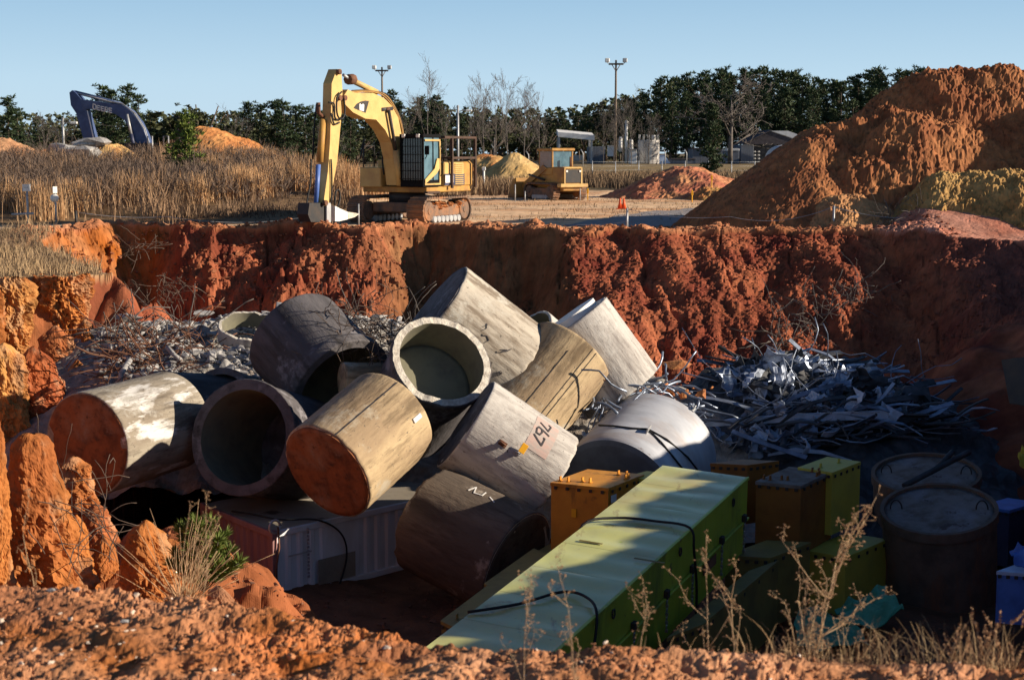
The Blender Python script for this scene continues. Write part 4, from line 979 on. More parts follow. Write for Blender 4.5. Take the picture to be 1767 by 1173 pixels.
# ================================================================ RUBBLE AND SCRAP
def chunk_mesh(n=14, seed=0):
    g = np.random.RandomState(seed); v = g.normal(size=(n, 3)); v /= np.linalg.norm(v, axis=1)[:, None]; v *= g.uniform(.75, 1, (n, 1)); v *= np.array([1, g.uniform(.5, 1), g.uniform(.35, .8)])
    import bmesh
    b = bmesh.new(); [b.verts.new(q) for q in v]; r = bmesh.ops.convex_hull(b, input=b.verts[:]); bmesh.ops.triangulate(b, faces=b.faces[:]); b.verts.ensure_lookup_table()
    for i, q in enumerate(b.verts): q.index = i
    V = np.array([q.co[:] for q in b.verts]); F = np.array([[q.index for q in f.verts] for f in b.faces]); b.free(); return V, F
CH = [chunk_mesh(seed=i) for i in range(8)]
def scatter(name, pos, size, mt, label, cat, col=None, kind='stuff', flat=1.0, seed=0):
    g = np.random.RandomState(seed); VV = []; FF = []; CC = []; o = 0
    for i, p in enumerate(pos):
        V, F = CH[g.randint(8)]; a = g.uniform(0, 6.28, 3); ca, sa = math.cos(a[0]), math.sin(a[0]); R1 = np.array([[ca, -sa, 0], [sa, ca, 0], [0, 0, 1]]); c2, s2 = math.cos(a[1]), math.sin(a[1]); R2 = np.array([[1, 0, 0], [0, c2, -s2], [0, s2, c2]])
        q = (V @ R2.T @ R1.T) * size[i]; q[:, 2] *= flat; VV.append(q + p); FF.append(F + o); o += len(V)
        if col is not None: CC.append(np.repeat(col[i][None], len(V), 0))
    V = np.concatenate(VV); F = np.concatenate(FF); org = np.array([V[:, 0].mean(), V[:, 1].mean(), V[:, 2].min()])
    return tag(addobj(name, npmesh(name, V - org, F, mt, False, np.concatenate(CC) if CC else None), None, Vector(org)), label, cat, kind=kind)
tz_ = lambda x, y: terrain(x, y)[0]
clods('clay_clods', 'loose red clods on the right part of the far pit wall', 3600, 1.5, 15, 47, 57, .025, .11, (.30, .09, .045), (.20, .06, .035), tz_, 51, lambda x, y, z: z > -5.2)
clods('clay_clods', 'loose clods and lumps on the left part of the far pit wall', 4200, -15, -3.5, 50, 59.5, .03, .16, (.32, .11, .05), (.26, .10, .05), tz_, 52, lambda x, y, z: z > -5.2)
clods('rim_clods', 'loose orange clods along the rim of the pit', 2600, -14, 14, 55.5, 60.5, .02, .11, (.44, .18, .07), (.34, .12, .055), tz_, 53, lambda x, y, z: z > -.3)
clods('bank_clods', 'clods and crumbs fallen round the clay pillars at the lower left', 2600, -8.5, -1.5, 11, 27, .015, .09, (.34, .12, .045), (.26, .09, .04), tz_, 55, lambda x, y, z: z > -5)
clods('floor_debris', 'dark clods scattered on the pit floor', 1500, -6, 9, 15, 33, .03, .12, (.20, .09, .05), (.14, .07, .045), tz_, 54)
RUB = [(P(a, b, c).x, P(a, b, c).y, P(a, b, c).z, s_, f) for a, b, c, s_, f in [(210, 565, 41, .55, .5), (270, 590, 40, .5, .6), (330, 575, 41.5, .5, .8), (400, 570, 41.5, .5, 1.0), (470, 560, 42, .5, 1.0), (560, 560, 42, .5, .8), (640, 570, 41.5, .5, 1.0), (300, 615, 38.5, .5, .5), (400, 610, 38.5, .5, .5), (720, 590, 42, .5, 1.0), (860, 600, 42, .55, 1.0), (980, 620, 41, .55, 1.0), (1080, 660, 39, .5, .8)]]
def rubz(X, Y): return cones(X, Y, RUB, .4) - .25 + .22 * fbm(X * .9, Y * .9, o=4) + .10 * lumps(X, Y, 2.5) + .06 * lumps(X, Y, 6)
grid_obj('rubble_heap', -14.5, 9, 33, 49, .10, rubz, None, M['dust'], 'heap of grey crushed concrete behind the pipes', 'rubble', kind='stuff', cut=lambda X, Y, Z: Z > -5.8)
pos = []; size = []
g = np.random.RandomState(21)
while len(pos) < 3200:
    px = g.uniform(165, 690); x = (px - 883.5) / FX; y = g.uniform(35.5, 43); x *= y; z = float(rubz(np.array([x]), np.array([y]))[0])
    if z < -4.8: continue
    s_ = .05 + .13 * g.rand() ** 3 * 1.6; pos.append((x, y, z + s_ * .3)); size.append(s_)
scatter('concrete_rubble', np.array(pos), size, M['rub'], 'loose grey concrete fragments covering the heap', 'rubble', flat=.8)
SL = [(225, 548, 41, .42), (205, 575, 40.2, .30), (248, 612, 38.6, .34), (300, 600, 39, .36), (350, 540, 42, .3), (620, 562, 40, .42), (260, 565, 40.5, .3), (470, 600, 38.6, .3), (330, 622, 38.2, .34), (1165, 628, 44, .42), (485, 528, 42.4, .22), (655, 545, 41, .25)]
for i, (a, b_, D, s_) in enumerate(SL):
    p = P(a, b_, D); V, F = CH[i % 8]; b = MB(); an = g.uniform(0, 6); T = lambda q: Vector((q[0] * math.cos(an) - q[1] * math.sin(an), q[0] * math.sin(an) + q[1] * math.cos(an), q[2] * .6)) * s_ * 1.25 + p
    b.add([T(q) for q in V], F.tolist())
    tag(b.build('concrete_slab', M['rub'] if i != 9 else M['mud']), ['pale broken slab on the top left of the rubble heap', 'white angular block at the left rim of the rubble', 'flat pale block in the tangle of rebar', 'grey block lower in the rebar tangle', 'block at the back edge of the rubble near the pit wall', 'white slab lying right of the dark stained pipe', 'slab among rods left on the heap', 'block just right below the broken ring', 'pale block above the leftmost pipes', 'clay covered slab lying at the foot of the red wall right of the pile', 'small pink stone topping the heap behind the ring', 'small slab behind the white one'][i], 'concrete block', 'loose slabs on the rubble')
def tangle(name, regions, n, r, mt, label, cat, curl=.5, seed=0, lmin=.5, lmax=1.6, droop=0, kind='stuff', zf=None, up=.3, nseg=6):
    g = np.random.RandomState(seed); b = MB()
    for i in range(n):
        a, c, D, sa, sc_ = regions[g.randint(len(regions))]; p = P(a + g.normal() * sa, c + g.normal() * sc_, D + g.normal() * .5)
        d = Vector((g.normal(), g.normal() * .5, g.normal() * up + droop)).normalized(); L = g.uniform(lmin, lmax); pts = [p]; 
        for k in range(nseg): d = (d + Vector(g.normal(size=3)) * curl * .35 + Vector((0, 0, -.06))).normalized(); pts.append(pts[-1] + d * L / nseg)
        b.tube(pts, r * g.uniform(.6, 1.3), 4)
    return tag(b.build(name, mt), label, cat, kind=kind)
tangle('rebar_tangle', [(235, 600, 38.8, 30, 16), (290, 620, 38, 30, 18), (270, 640, 37, 20, 12), (210, 625, 37.5, 14, 20), (330, 600, 39, 30, 10)], 260, .014, M['rust'], 'tangle of rusty and pale reinforcing rods on the rubble', 'rebar', seed=2, up=.7)
tangle('rebar_tangle', [(240, 570, 40, 40, 10), (300, 590, 39.4, 30, 10), (200, 570, 40, 16, 10)], 90, .014, M['barkp'], 'pale bent rods sticking out along the back of the rubble', 'rebar', seed=4, up=.9)
tangle('brush_tangle', [(580, 570, 34.6, 24, 14), (640, 590, 34.4, 20, 18), (660, 570, 37, 20, 12), (620, 555, 38, 25, 10)], 170, .010, M['bark'], 'dark tangled twigs over the dark stained pipe', 'brush', seed=3, curl=1.3, up=.6)
tangle('twigs', [(615, 545, 40, 6, 8), (640, 545, 40, 5, 8), (700, 540, 38, 16, 6)], 26, .011, M['barkp'], 'pale dead stems standing behind the dark stained pipe', 'brush', seed=31, curl=.4, up=2.5)
gg = np.random.RandomState(88)
def crumple(name, label, n, mt, seed, smin, smax):
    g = np.random.RandomState(seed); V = []; F = []; o = 0; m = 6
    for i in range(n):
        a, c, D, sa, sc_ = regs0[g.randint(len(regs0))]; p = np.array(P(a + g.normal() * sa, c + g.normal() * sc_, D + g.normal() * .4)); w_ = g.uniform(smin, smax); h_ = w_ * g.uniform(.4, 1)
        A_ = g.normal(size=3); A_ /= np.linalg.norm(A_); B_ = np.cross(A_, g.normal(size=3)); B_ /= np.linalg.norm(B_); C_ = np.cross(A_, B_)
        s_, t_ = np.meshgrid(np.linspace(-1, 1, m), np.linspace(-1, 1, m)); z_ = g.normal(size=(m, m)) * .16 + .3 * (s_ ** 2) * g.normal()
        q = p + (s_[..., None] * A_ * w_ + t_[..., None] * B_ * h_ + z_[..., None] * C_ * w_); V.append(q.reshape(-1, 3)); id_ = np.arange(m * m).reshape(m, m) + o
        F.append(np.stack([id_[:-1, :-1], id_[:-1, 1:], id_[1:, 1:], id_[1:, :-1]], -1).reshape(-1, 4)); o += m * m
    V = np.concatenate(V); org = np.array([V[:, 0].mean(), V[:, 1].mean(), V[:, 2].min()])
    me = npmesh(name, V - org, np.concatenate(F), mt); ob = addobj(name, me, None, Vector(org)); sm_ = ob.modifiers.new('thickness', 'SOLIDIFY'); sm_.thickness = .012
    return tag(ob, label, 'scrap', kind='stuff')
regs0 = [(1290, 645, 39.6, 22, 10), (1340, 640, 39.8, 26, 10), (1400, 650, 39.4, 30, 12), (1330, 670, 38.6, 30, 12), (1400, 680, 38.2, 40, 12), (1470, 670, 38.6, 30, 12), (1530, 700, 38, 30, 14), (1440, 720, 37, 50, 12), (1330, 760, 36.4, 40, 8)]
crumple('scrap_sheets', 'crumpled blue white sheet metal packed through the scrap heap', 170, M['aluw'], 61, .10, .34)
crumple('scrap_sheets', 'dull dented sheet metal packed through the scrap heap', 190, M['alu'], 62, .12, .42)
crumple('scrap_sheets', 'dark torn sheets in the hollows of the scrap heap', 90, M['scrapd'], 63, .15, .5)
# curved concrete strip and a white strip
b = MB(); b.tube([P(207, 662, 36), P(209, 645, 36), P(217, 632, 36.2), P(224, 622, 36.5)], .07, 6); tag(b.build('concrete_strip', M['rub']), 'curved pale strip standing above the leftmost pipe', 'debris')
b = MB(); b.tube([P(288, 598, 37.6), P(300, 612, 37.4), P(313, 622, 37.3)], .06, 6); tag(b.build('concrete_strip', M['rub']), 'white strip lying in the middle of the rebar tangle', 'debris')
# scrap heap on the right
SCR = [(P(a, b, c).x, P(a, b, c).y, P(a, b, c).z, s_, f) for a, b, c, s_, f in [(1300, 640, 41, .9, 1.0), (1390, 636, 41, .9, 1.0), (1480, 655, 40.5, .8, .8), (1560, 690, 40, .6, .8), (1620, 735, 38.5, .6, .6), (1330, 720, 38, .5, .6), (1450, 735, 37.6, .5, .8), (1550, 765, 37, .5, .6), (1250, 735, 38, .6, .4)]]
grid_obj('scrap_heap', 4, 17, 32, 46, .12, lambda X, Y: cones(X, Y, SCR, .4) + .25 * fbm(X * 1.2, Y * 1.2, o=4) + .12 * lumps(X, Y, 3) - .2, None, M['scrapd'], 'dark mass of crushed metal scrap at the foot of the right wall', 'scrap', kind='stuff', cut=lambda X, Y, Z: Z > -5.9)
regs = [(1300, 660, 39.5, 30, 14), (1400, 650, 40, 40, 12), (1480, 660, 39.6, 40, 14), (1540, 700, 38.6, 45, 18), (1370, 715, 37, 50, 14), (1450, 730, 36.6, 50, 16), (1590, 725, 37.4, 40, 12), (1330, 745, 36.4, 50, 10), (1420, 760, 36, 50, 10), (1340, 640, 40, 30, 8)]
def bars(name, n, mt, label, seed, wlo, whi, thick, lmin, lmax, kind='stuff', tilt=.16, regs=regs):
    g = np.random.RandomState(seed); b = MB()
    for i in range(n):
        a, c, D, sa, sc_ = regs[g.randint(len(regs))]; p = P(a + g.normal() * sa, c + g.normal() * sc_, D + g.normal() * .3)
        an = g.choice([-.25, .35, .1, 2.6, .7]) + g.normal() * .25; d = Vector((math.cos(an), math.sin(an) * .6, g.normal() * tilt + .16 * math.sin(an * 3))).normalized(); L = g.uniform(lmin, lmax); w_ = g.uniform(wlo, whi)
        s_ = d.cross(Vector((g.normal() * .5, g.normal() * .5, 1))).normalized(); n_ = d.cross(s_); bend = n_ * g.normal() * .12 * L
        m = 4; top = [p + d * (L * k / m) + bend * math.sin(math.pi * k / m) for k in range(m + 1)]
        vs = []; 
        for q in top: vs += [q - s_ * w_, q + s_ * w_, q + s_ * w_ + n_ * thick, q - s_ * w_ + n_ * thick]
        fs = [(0, 1, 2, 3), (m * 4 + 3, m * 4 + 2, m * 4 + 1, m * 4)]
        for k in range(m):
            for e in range(4): fs.append((k * 4 + e, k * 4 + (e + 1) % 4, k * 4 + 4 + (e + 1) % 4, k * 4 + 4 + e))
        b.add(vs, fs)
    return tag(b.build(name, mt), label, 'scrap', kind=kind)
bars('scrap_strips', 150, M['alu'], 'long bent aluminium strips tangled over the scrap heap', 5, .03, .09, .02, .6, 2.0)
bars('scrap_strips', 120, M['scrapd'], 'dark steel angles and bars in the scrap heap', 6, .03, .10, .04, .6, 1.8)
bars('scrap_strips', 60, M['aluw'], 'short pale metal offcuts scattered in the scrap heap', 7, .05, .11, .015, .3, 1.0)
tangle('scrap_wire', [r_[:3] + (r_[3] * .8, r_[4]) for r_ in regs[:5]], 90, .014, M['alu'], 'curled bright wire and conduit on the scrap heap', 'scrap', seed=9, curl=1.0, lmin=.8, lmax=2.4)
DEF = [('scrap_plank', 'long pale weathered plank lying across the front of the scrap heap', [(1200, 735, 36.5, .05), (1260, 728, 36.4, .16), (1350, 722, 36.3, .18), (1450, 718, 36.3, .2), (1533, 715, 36.4, .2)], 'aluw'),
       ('scrap_conduit', 'long pale bent rail running down from the top left of the scrap heap', [(1262, 632, 39.4, .05), (1290, 650, 39, .05), (1318, 675, 38.4, .05), (1345, 700, 37.8, .06), (1400, 730, 37, .07), (1440, 762, 36.6, .05)], 'aluw'),
       ('scrap_conduit', 'silver beam lying along the top of the scrap heap', [(1270, 640, 40, .08), (1340, 640, 40, .10), (1420, 650, 39.8, .12), (1500, 655, 39.6, .06)], 'alu'),
       ('scrap_strip', 'pale curved strip lying low behind the green crate', [(1325, 785, 35.6, .05), (1370, 776, 35.6, .10), (1420, 780, 35.5, .08), (1470, 795, 35.4, .04)], 'aluw'),
       ('scrap_strip', 'blue grey beam sticking up right at the upper right of the scrap heap', [(1500, 655, 39, .08), (1540, 630, 39.4, .08)], 'alu'),
       ('scrap_strip', 'pale square tube in the middle of the scrap heap', [(1447, 662, 38.4, .08), (1485, 685, 38.2, .08), (1540, 698, 38, .05)], 'alu'),
       ('scrap_strip', 'bent metal frame at the right tip of the scrap heap', [(1590, 700, 38, .05), (1630, 702, 37.8, .05), (1662, 725, 37.6, .06), (1620, 738, 37.4, .05)], 'alu'),
       ('scrap_strip', 'thin long rod reaching right from the scrap heap', [(1560, 745, 37.2, .03), (1620, 738, 37.3, .03), (1688, 738, 37.4, .03)], 'alu'),
       ('scrap_strip', 'dark diagonal beam leaning over the front of the scrap heap', [(1335, 775, 36, .07), (1380, 745, 36, .08), (1440, 705, 36.2, .07)], 'scrapd')]
for nm, lb, pts, mt in DEF:
    b = MB(); q = [P(*p[:3]) for p in pts]; vs = []
    for p, (_, _, _, w_) in zip(q, pts): vs += [p + Vector((0, -.02, -w_ * .5)), p + Vector((0, .25 * w_, -w_ * .45)), p + Vector((0, .3 * w_, w_ * .5)), p + Vector((0, -.02, w_ * .4))]
    m = len(q) - 1; fs = [(0, 1, 2, 3), (m * 4 + 3, m * 4 + 2, m * 4 + 1, m * 4)]
    for k in range(m):
        for e in range(4): fs.append((k * 4 + e, k * 4 + (e + 1) % 4, k * 4 + 4 + (e + 1) % 4, k * 4 + 4 + e))
    b.add(vs, fs); tag(b.build(nm, M[mt]), lb, 'scrap metal')
for i, (lb, pts, mt) in enumerate([('crumpled white sheet on the top left of the scrap heap', [(1318, 622, 39.6), (1345, 620, 39.7), (1358, 640, 39.4), (1322, 642, 39.3)], 'aluw'),
        ('pale crumpled sheet below the top of the scrap heap', [(1355, 655, 39), (1380, 650, 39), (1385, 675, 38.7), (1362, 680, 38.6)], 'aluw'), ('blue white sheet on the upper middle of the scrap heap', [(1405, 622, 40), (1436, 620, 40.2), (1440, 640, 39.8), (1412, 642, 39.8)], 'aluw'),
        ('grey brown crumpled bag in the left of the scrap heap', [(1385, 665, 38.6), (1420, 658, 38.7), (1418, 685, 38.4), (1390, 685, 38.4)], 'conc_b'), ('small white rag right of the middle of the scrap heap', [(1530, 682, 38.2), (1560, 672, 38.3), (1562, 690, 38.1), (1536, 700, 38)], 'aluw'),
        ('dark box shaped sheet in the middle of the scrap heap', [(1466, 690, 38), (1500, 688, 38.1), (1502, 708, 37.8), (1466, 708, 37.8)], 'navy'),
        ('large crumpled blue grey sheet left in the scrap heap', [(1270, 650, 39.6), (1340, 655, 39.4), (1350, 680, 39), (1285, 678, 39)], 'alu')]):
    sheetobj('scrap_sheet', lb, 'scrap sheet', pts, 0, mt, .22, .02, 12, seed=i * 3)
tangle('metal_debris', [(1040, 700, 35, 22, 8), (1090, 672, 36, 20, 6), (1130, 665, 37, 20, 6), (1190, 705, 36, 14, 8)], 70, .03, M['alu'], 'strips of metal and torn sheathing lying against the upright pale pipe', 'debris', seed=12, curl=.6, lmin=.4, lmax=1.3)
scatter('broken_pieces', np.array([P(1130 + 40 * g.normal(), 680 + 8 * g.normal(), 37.5 + .5 * g.normal()) for i in range(60)]), list(.05 + .12 * g.rand(60)), M['mud'], 'clay covered fragments right of the upright pale pipe', 'debris')
# ================================================================ YELLOW EXCAVATOR
AL = R(27); EO = W(703, 383, 0); EO = Vector((P(703, 383, 64).x, 64, 0))
fw = Vector((-math.sin(AL), -math.cos(AL), 0)); lf = Vector((math.cos(AL), -math.sin(AL), 0))
def E(p): return EO + fw * p[0] + lf * p[1] + Vector((0, 0, p[2]))
ET = lambda p: E(p)
def ex(zx, zy, b):                      # crop pixel -> point on the machine plane at side offset b
    return hit(480 + zx / 3.785, 90 + zy / 3.785, E((0, b, 0)), lf)
root = thing('excavator', 'yellow crawler excavator with raised boom and caged cab standing at the pit rim', 'excavator', tuple(EO))
def part(b, name, mt, r=None): return b.build(name, mt, r or root)
def plate(zpts, b0, th, name, mt, r=None):
    b = MB(); b.prism([ex(x, y, b0) for x, y in zpts], lf * -th); o = part(b, name, mt, r); fix_normals(o.data); return o
boom = plate([(428, 290), (455, 245), (500, 265), (620, 268), (690, 300), (745, 355), (785, 430), (808, 550), (815, 700), (822, 870), (785, 870), (765, 700), (740, 590), (700, 510), (640, 442), (570, 435), (490, 395), (440, 345)], .30, .55, 'boom', M['yel'])
plate([(493, 366), (512, 340), (540, 324), (570, 318), (594, 320), (572, 398)], .312, .012, 'emblem_panel', M['dark'], boom)
plate([(531, 340), (537, 335), (541, 345), (556, 338), (562, 345), (560, 388), (532, 380)], .32, .008, 'emblem', M['white'], boom)
stick = plate([(350, 205), (384, 112), (412, 112), (420, 260), (415, 400), (400, 560), (385, 720), (355, 880), (335, 980), (305, 1005), (300, 960), (325, 780), (338, 600), (345, 400)], .24, .38, 'stick', M['yel'])
def et(pts, b0, r, name, mt, par=None, n=8):
    b = MB(); b.tube([ex(x, y, b0) for x, y in pts], r, n); return part(b, name, mt, par)
cy = et([(480, 185), (640, 262)], 0, .12, 'stick_cylinder', M['yel']); et([(425, 150), (480, 185)], 0, .06, 'piston_rod', M['grey'], cy); et([(455, 180), (490, 178)], 0, .2, 'cylinder_collar', M['rust'], cy)
for b0, pts in ((.42, [(722, 380), (768, 640), (795, 870)]), (-.62, [(700, 560), (735, 700), (765, 860)])):
    cy = et([pts[1], pts[2]], b0, .13, 'boom_cylinder', M['yel']); et([pts[0], pts[1]], b0, .065, 'piston_rod', M['dark'], cy)
et([(660, 378), (735, 370)], .2, .13, 'boom_pin', M['dark'], boom)
cy = et([(292, 440), (272, 720)], -.05, .13, 'bucket_cylinder', M['yeld']); et([(263, 735), (247, 985)], -.05, .09, 'piston_rod', M['blue'], cy)
et([(262, 330), (265, 400), (300, 430), (350, 400)], -.1, .08, 'valve_block', M['rust'], stick)
for pts, b0 in (([(415, 260), (385, 300), (385, 400), (410, 440), (435, 400), (430, 300)], .34), ([(330, 330), (365, 340), (370, 430), (400, 440), (425, 420)], .3), ([(215, 700), (210, 850), (185, 1000), (190, 1090), (205, 1110)], -.2), ([(250, 340), (235, 500), (225, 700)], -.35), ([(345, 700), (350, 850), (345, 990)], .3), ([(345, 400), (365, 470), (400, 460)], .3),
                ([(370, 1000), (375, 920), (395, 900), (405, 950), (390, 1010)], .1), ([(430, 262), (550, 270), (640, 262), (700, 300), (760, 380), (785, 470)], .2), ([(540, 690), (555, 600), (570, 570)], -1.2), ([(690, 620), (680, 700), (690, 800)], -.3)):
    b = MB(); b.tube(smooth([ex(x, y, b0) for x, y in pts], 4), .035, 5); part(b, 'hydraulic_hose', M['black'])
brk = plate([(205, 985), (300, 985), (325, 1000), (330, 1110), (215, 1110), (195, 1060)], .2, .5, 'quick_coupler', M['dark'])
plate([(318, 985), (345, 985), (345, 1112), (318, 1112)], .3, .06, 'coupler_plate', M['grey'], brk)
shr = plate([(372, 1005), (405, 1022), (455, 1044), (455, 1092), (400, 1105), (372, 1105)], .22, .4, 'shear_jaw', M['white'])
plate([(456, 1044), (505, 1050), (530, 1058), (500, 1078), (456, 1090)], .18, .3, 'jaw_tip', M['conc_chip'], shr)
b = MB(); g0 = np.random.RandomState(3)
for i in range(34): V_, F_ = CH[i % 8]; c_ = E((-1.7 + 2.9 * g0.rand(), 1.62 + .1 * g0.rand(), .62 + .25 * g0.rand())); b.add([Vector(q) * .14 * (.5 + g0.rand()) + c_ for q in V_], F_.tolist())
mudpile = b
# house
b = MB(); b.bbox(-2.7, 1.0, -1.5, 1.5, 1.25, 1.48, .03, ET); part(b, 'house_deck', M['yeld'])
b = MB(); b.bbox(-.2, 1.15, -1.55, -.55, 1.45, 2.25, .04, ET); b.bbox(-2.4, -.2, -1.55, -.5, 1.45, 2.55, .05, ET); part(b, 'tool_box', M['yel'])
b = MB(); b.bbox(-2.9, -1.9, -1.5, 1.5, 1.4, 2.5, .12, ET); part(b, 'counterweight', M['yeld'])
eng = MB(); eng.bbox(-1.95, -.3, .25, 1.58, 1.48, 2.45, .04, ET); eng = part(eng, 'engine_housing', M['yel'])
b = MB(); b.bbox(-1.95, -.3, 1.585, 1.60, 1.52, 1.98, .005, ET); part(b, 'stripe_panel', M['navy'], eng)
b = MB(); b.bbox(-1.0, -.3, 1.61, 1.625, 1.62, 1.92, .005, ET); part(b, 'decal', M['white'], eng)
for i in range(11):
    b = MB(); b.bbox(-1.82, -1.12, 1.60, 1.63, 1.55 + i * .08, 1.59 + i * .08, .006, ET); part(b, 'louvre', M['yel'], eng)
cab = MB()
for (x0, x1, y0, y1, z0, z1) in [(.0, 1.4, .52, 1.58, 1.48, 1.75), (-.02, 1.42, .50, 1.60, 3.42, 3.56), (1.30, 1.4, .52, .60, 1.7, 3.45), (1.30, 1.4, 1.5, 1.58, 1.7, 3.45), (0, .1, .52, .6, 1.7, 3.45), (0, .1, 1.5, 1.58, 1.7, 3.45), (0, .08, .56, 1.54, 1.7, 3.45), (.56, .64, 1.53, 1.585, 1.7, 3.45)]:
    cab.bbox(x0, x1, y0, y1, z0, z1, .02, ET)
cab = part(cab, 'cab_frame', M['guard'])
dr = MB()
for (x0, x1, z0, z1) in [(.06, 1.32, 1.55, 1.62), (.06, .16, 1.6, 3.35), (.06, 1.3, 3.28, 3.36)]: dr.bbox(x0, x1, 1.585, 1.62, z0, z1, .01, ET)
dr.prism([E((1.3, 1.59, 1.6)), E((1.3, 1.59, 1.78)), E((.55, 1.59, 2.2)), E((.35, 1.59, 2.6)), E((.16, 1.59, 2.6)), E((.16, 1.59, 2.2)), E((.4, 1.59, 2.0))], lf * .03)
part(dr, 'cab_door', M['yel'])
b = MB(); b.bbox(.1, 1.3, 1.54, 1.56, 1.7, 3.42, .004, ET); part(b, 'side_window', M['glassb'], cab)
b = MB(); b.bbox(1.36, 1.375, .6, 1.5, 1.75, 3.4, .004, ET); part(b, 'windscreen', M['glass'], cab)
b = MB()
for i in range(9): b.cyl(E((1.46, .58 + i * .115, 1.7)), E((1.46, .58 + i * .115, 3.42)), .012, n=5)
for i in range(6): b.cyl(E((1.46, .54, 1.8 + i * .32)), E((1.46, 1.56, 1.8 + i * .32)), .014, n=5)
part(b, 'window_guard', M['guard'], cab)
for y in (.72, 1.38):
    b = MB(); b.bbox(1.42, 1.5, y - .07, y + .07, 3.42, 3.56, .01, ET); part(b, 'work_light', M['white'], cab)
b = MB()
fr = lambda x0, x1, y0, y1, z0, z1: b.bbox(x0, x1, y0, y1, z0, z1, .01, ET)
for x in (-.75, -2.72):
    for y in (.55, 1.68): fr(x - .05, x + .05, y - .05, y + .05, 1.4, 3.5)
for z in (2.62, 3.45):
    for y in (.55, 1.68): fr(-2.75, -.1 if z > 3 else -.7, y - .045, y + .045, z - .05, z + .05)
    fr(-2.77, -2.67, .55, 1.68, z - .045, z + .045); fr(-.8, -.7, .55, 1.68, z - .046, z + .046)
part(b, 'cage_frame', M['cage'])
b = MB(); b.tube([E((.9, -1.5, 2.25)), E((.9, -1.5, 3.1)), E((.1, -1.5, 3.1)), E((.1, -1.5, 2.25))], .03, 5); part(b, 'handrail', M['dark'])
b = MB(); b.cyl(E((-1.3, -.6, 2.4)), E((-1.3, -.6, 3.05)), .07, n=8); part(b, 'exhaust', M['cage'])
b = MB(); b.tube([E((1.3, 1.62, 2.6)), E((1.5, 1.8, 2.7)), E((1.5, 1.8, 3.0))], .02, 5); b.bbox(1.46, 1.5, 1.7, 1.9, 2.75, 3.1, .01, ET); part(b, 'mirror', M['guard'], cab)
b = MB(); b.tube([E((.1, 1.64, 1.9)), E((.1, 1.70, 2.0)), E((.1, 1.70, 3.0)), E((.1, 1.64, 3.1))], .02, 5); part(b, 'grab_rail', M['guard'], cab)
b = MB(); b.bbox(.2, 1.2, 1.5, 1.66, 1.22, 1.30, .01, ET); part(b, 'step', M['cage'])
for k in range(4):
    b = MB(); b.tube(smooth([ex(470 + 4 * k, 262 - 3 * k, .26 - .08 * k), ex(560, 258 - 3 * k, .26 - .08 * k), ex(645 + 3 * k, 266 - 3 * k, .26 - .08 * k), ex(705 + 5 * k, 302 - 4 * k, .26 - .08 * k), ex(760 + 4 * k, 375, .26 - .08 * k), ex(800 + 3 * k, 470, .26 - .08 * k), ex(815 + 2 * k, 560, .26 - .08 * k)], 4), .028, 5); part(b, 'hydraulic_hose', M['black' if k % 2 else 'yeld'])
for (zx, zy) in ((436, 300), (400, 130), (404, 300), (310, 985), (716, 378)):
    b = MB(); c_ = ex(zx, zy, .33); b.cyl(c_ - lf * .1, c_ + lf * .05, .10, n=12); part(b, 'pivot_pin', M['rust'])
b = MB(); b.bbox(.3, .6, -.6, .55, 1.45, 2.1, .03, ET); part(b, 'boom_bracket', M['yeld'])
b = MB(); b.cyl(E((0, 0, .85)), E((0, 0, 1.28)), .75, n=20); part(b, 'turntable', M['dark'])
b = MB(); b.bbox(-1.5, 1.1, -1.0, 1.0, .45, .85, .05, ET); part(b, 'undercarriage', M['trk'])
def track(bi, bo, a0, a1, T, hgt, name='track', par=None, M_=None):
    """closed loop of shoes with wheels"""
    r = hgt / 2; n = 46; b = MB(); Ls = (a1 - a0 - 2 * r); per = 2 * Ls + 2 * math.pi * r
    def at(s):
        s %= per
        if s < Ls: return a0 + r + s, 0, 0.0
        s -= Ls
        if s < math.pi * r: t = s / r; return a1 - r + r * math.sin(t), r - r * math.cos(t), t
        s -= math.pi * r
        if s < Ls: return a1 - r - s, hgt, math.pi
        s -= Ls; t = s / r; return a0 + r - r * math.sin(t), r + r * math.cos(t), math.pi + t
    for i in range(n):
        x, z, t = at(i * per / n); c, s_ = math.cos(t), math.sin(t)
        hw = per / n * .46
        b.bbox(-hw, hw, bi, bo, -.02, .06, .01, lambda p: T(Vector((x + p.x * c - p.z * s_, p.y, z + p.x * s_ + p.z * c))))
        b.bbox(-.02, .02, bi, bo, -.06, -.015, .005, lambda p: T(Vector((x + p.x * c - p.z * s_, p.y, z + p.x * s_ + p.z * c))))
    o = b.build(name, M_ or M['trk'], par)
    b = MB(); m = (bi + bo) / 2; side = 1 if bo > bi else -1
    b.bbox(a0 + r, a1 - r, min(bi, bo) + .08, max(bi, bo) - .08, hgt * .3, hgt * .72, .02, T); b.build('track_frame', M['trk'], o)
    for x, rr in ((a0 + r, r * .72), (a1 - r, r * .72)):
        w_ = MB(); w_.cyl(T(Vector((x, min(bi, bo) + .05, r))), T(Vector((x, max(bi, bo) - .03, r))), rr, n=18); w_.cyl(T(Vector((x, min(bi, bo), r))), T(Vector((x, max(bi, bo) - .0, r))), rr * .35, n=12); w_.build('wheel', M['trk'], o)
    for i in range(7):
        x = a0 + r * 1.9 + (a1 - a0 - 3.8 * r) * i / 6
        w_ = MB(); w_.cyl(T(Vector((x, min(bi, bo) + .05, .19))), T(Vector((x, max(bi, bo) - .02, .19))), .13, n=10); w_.build('roller', M['grey'], o)
    return o
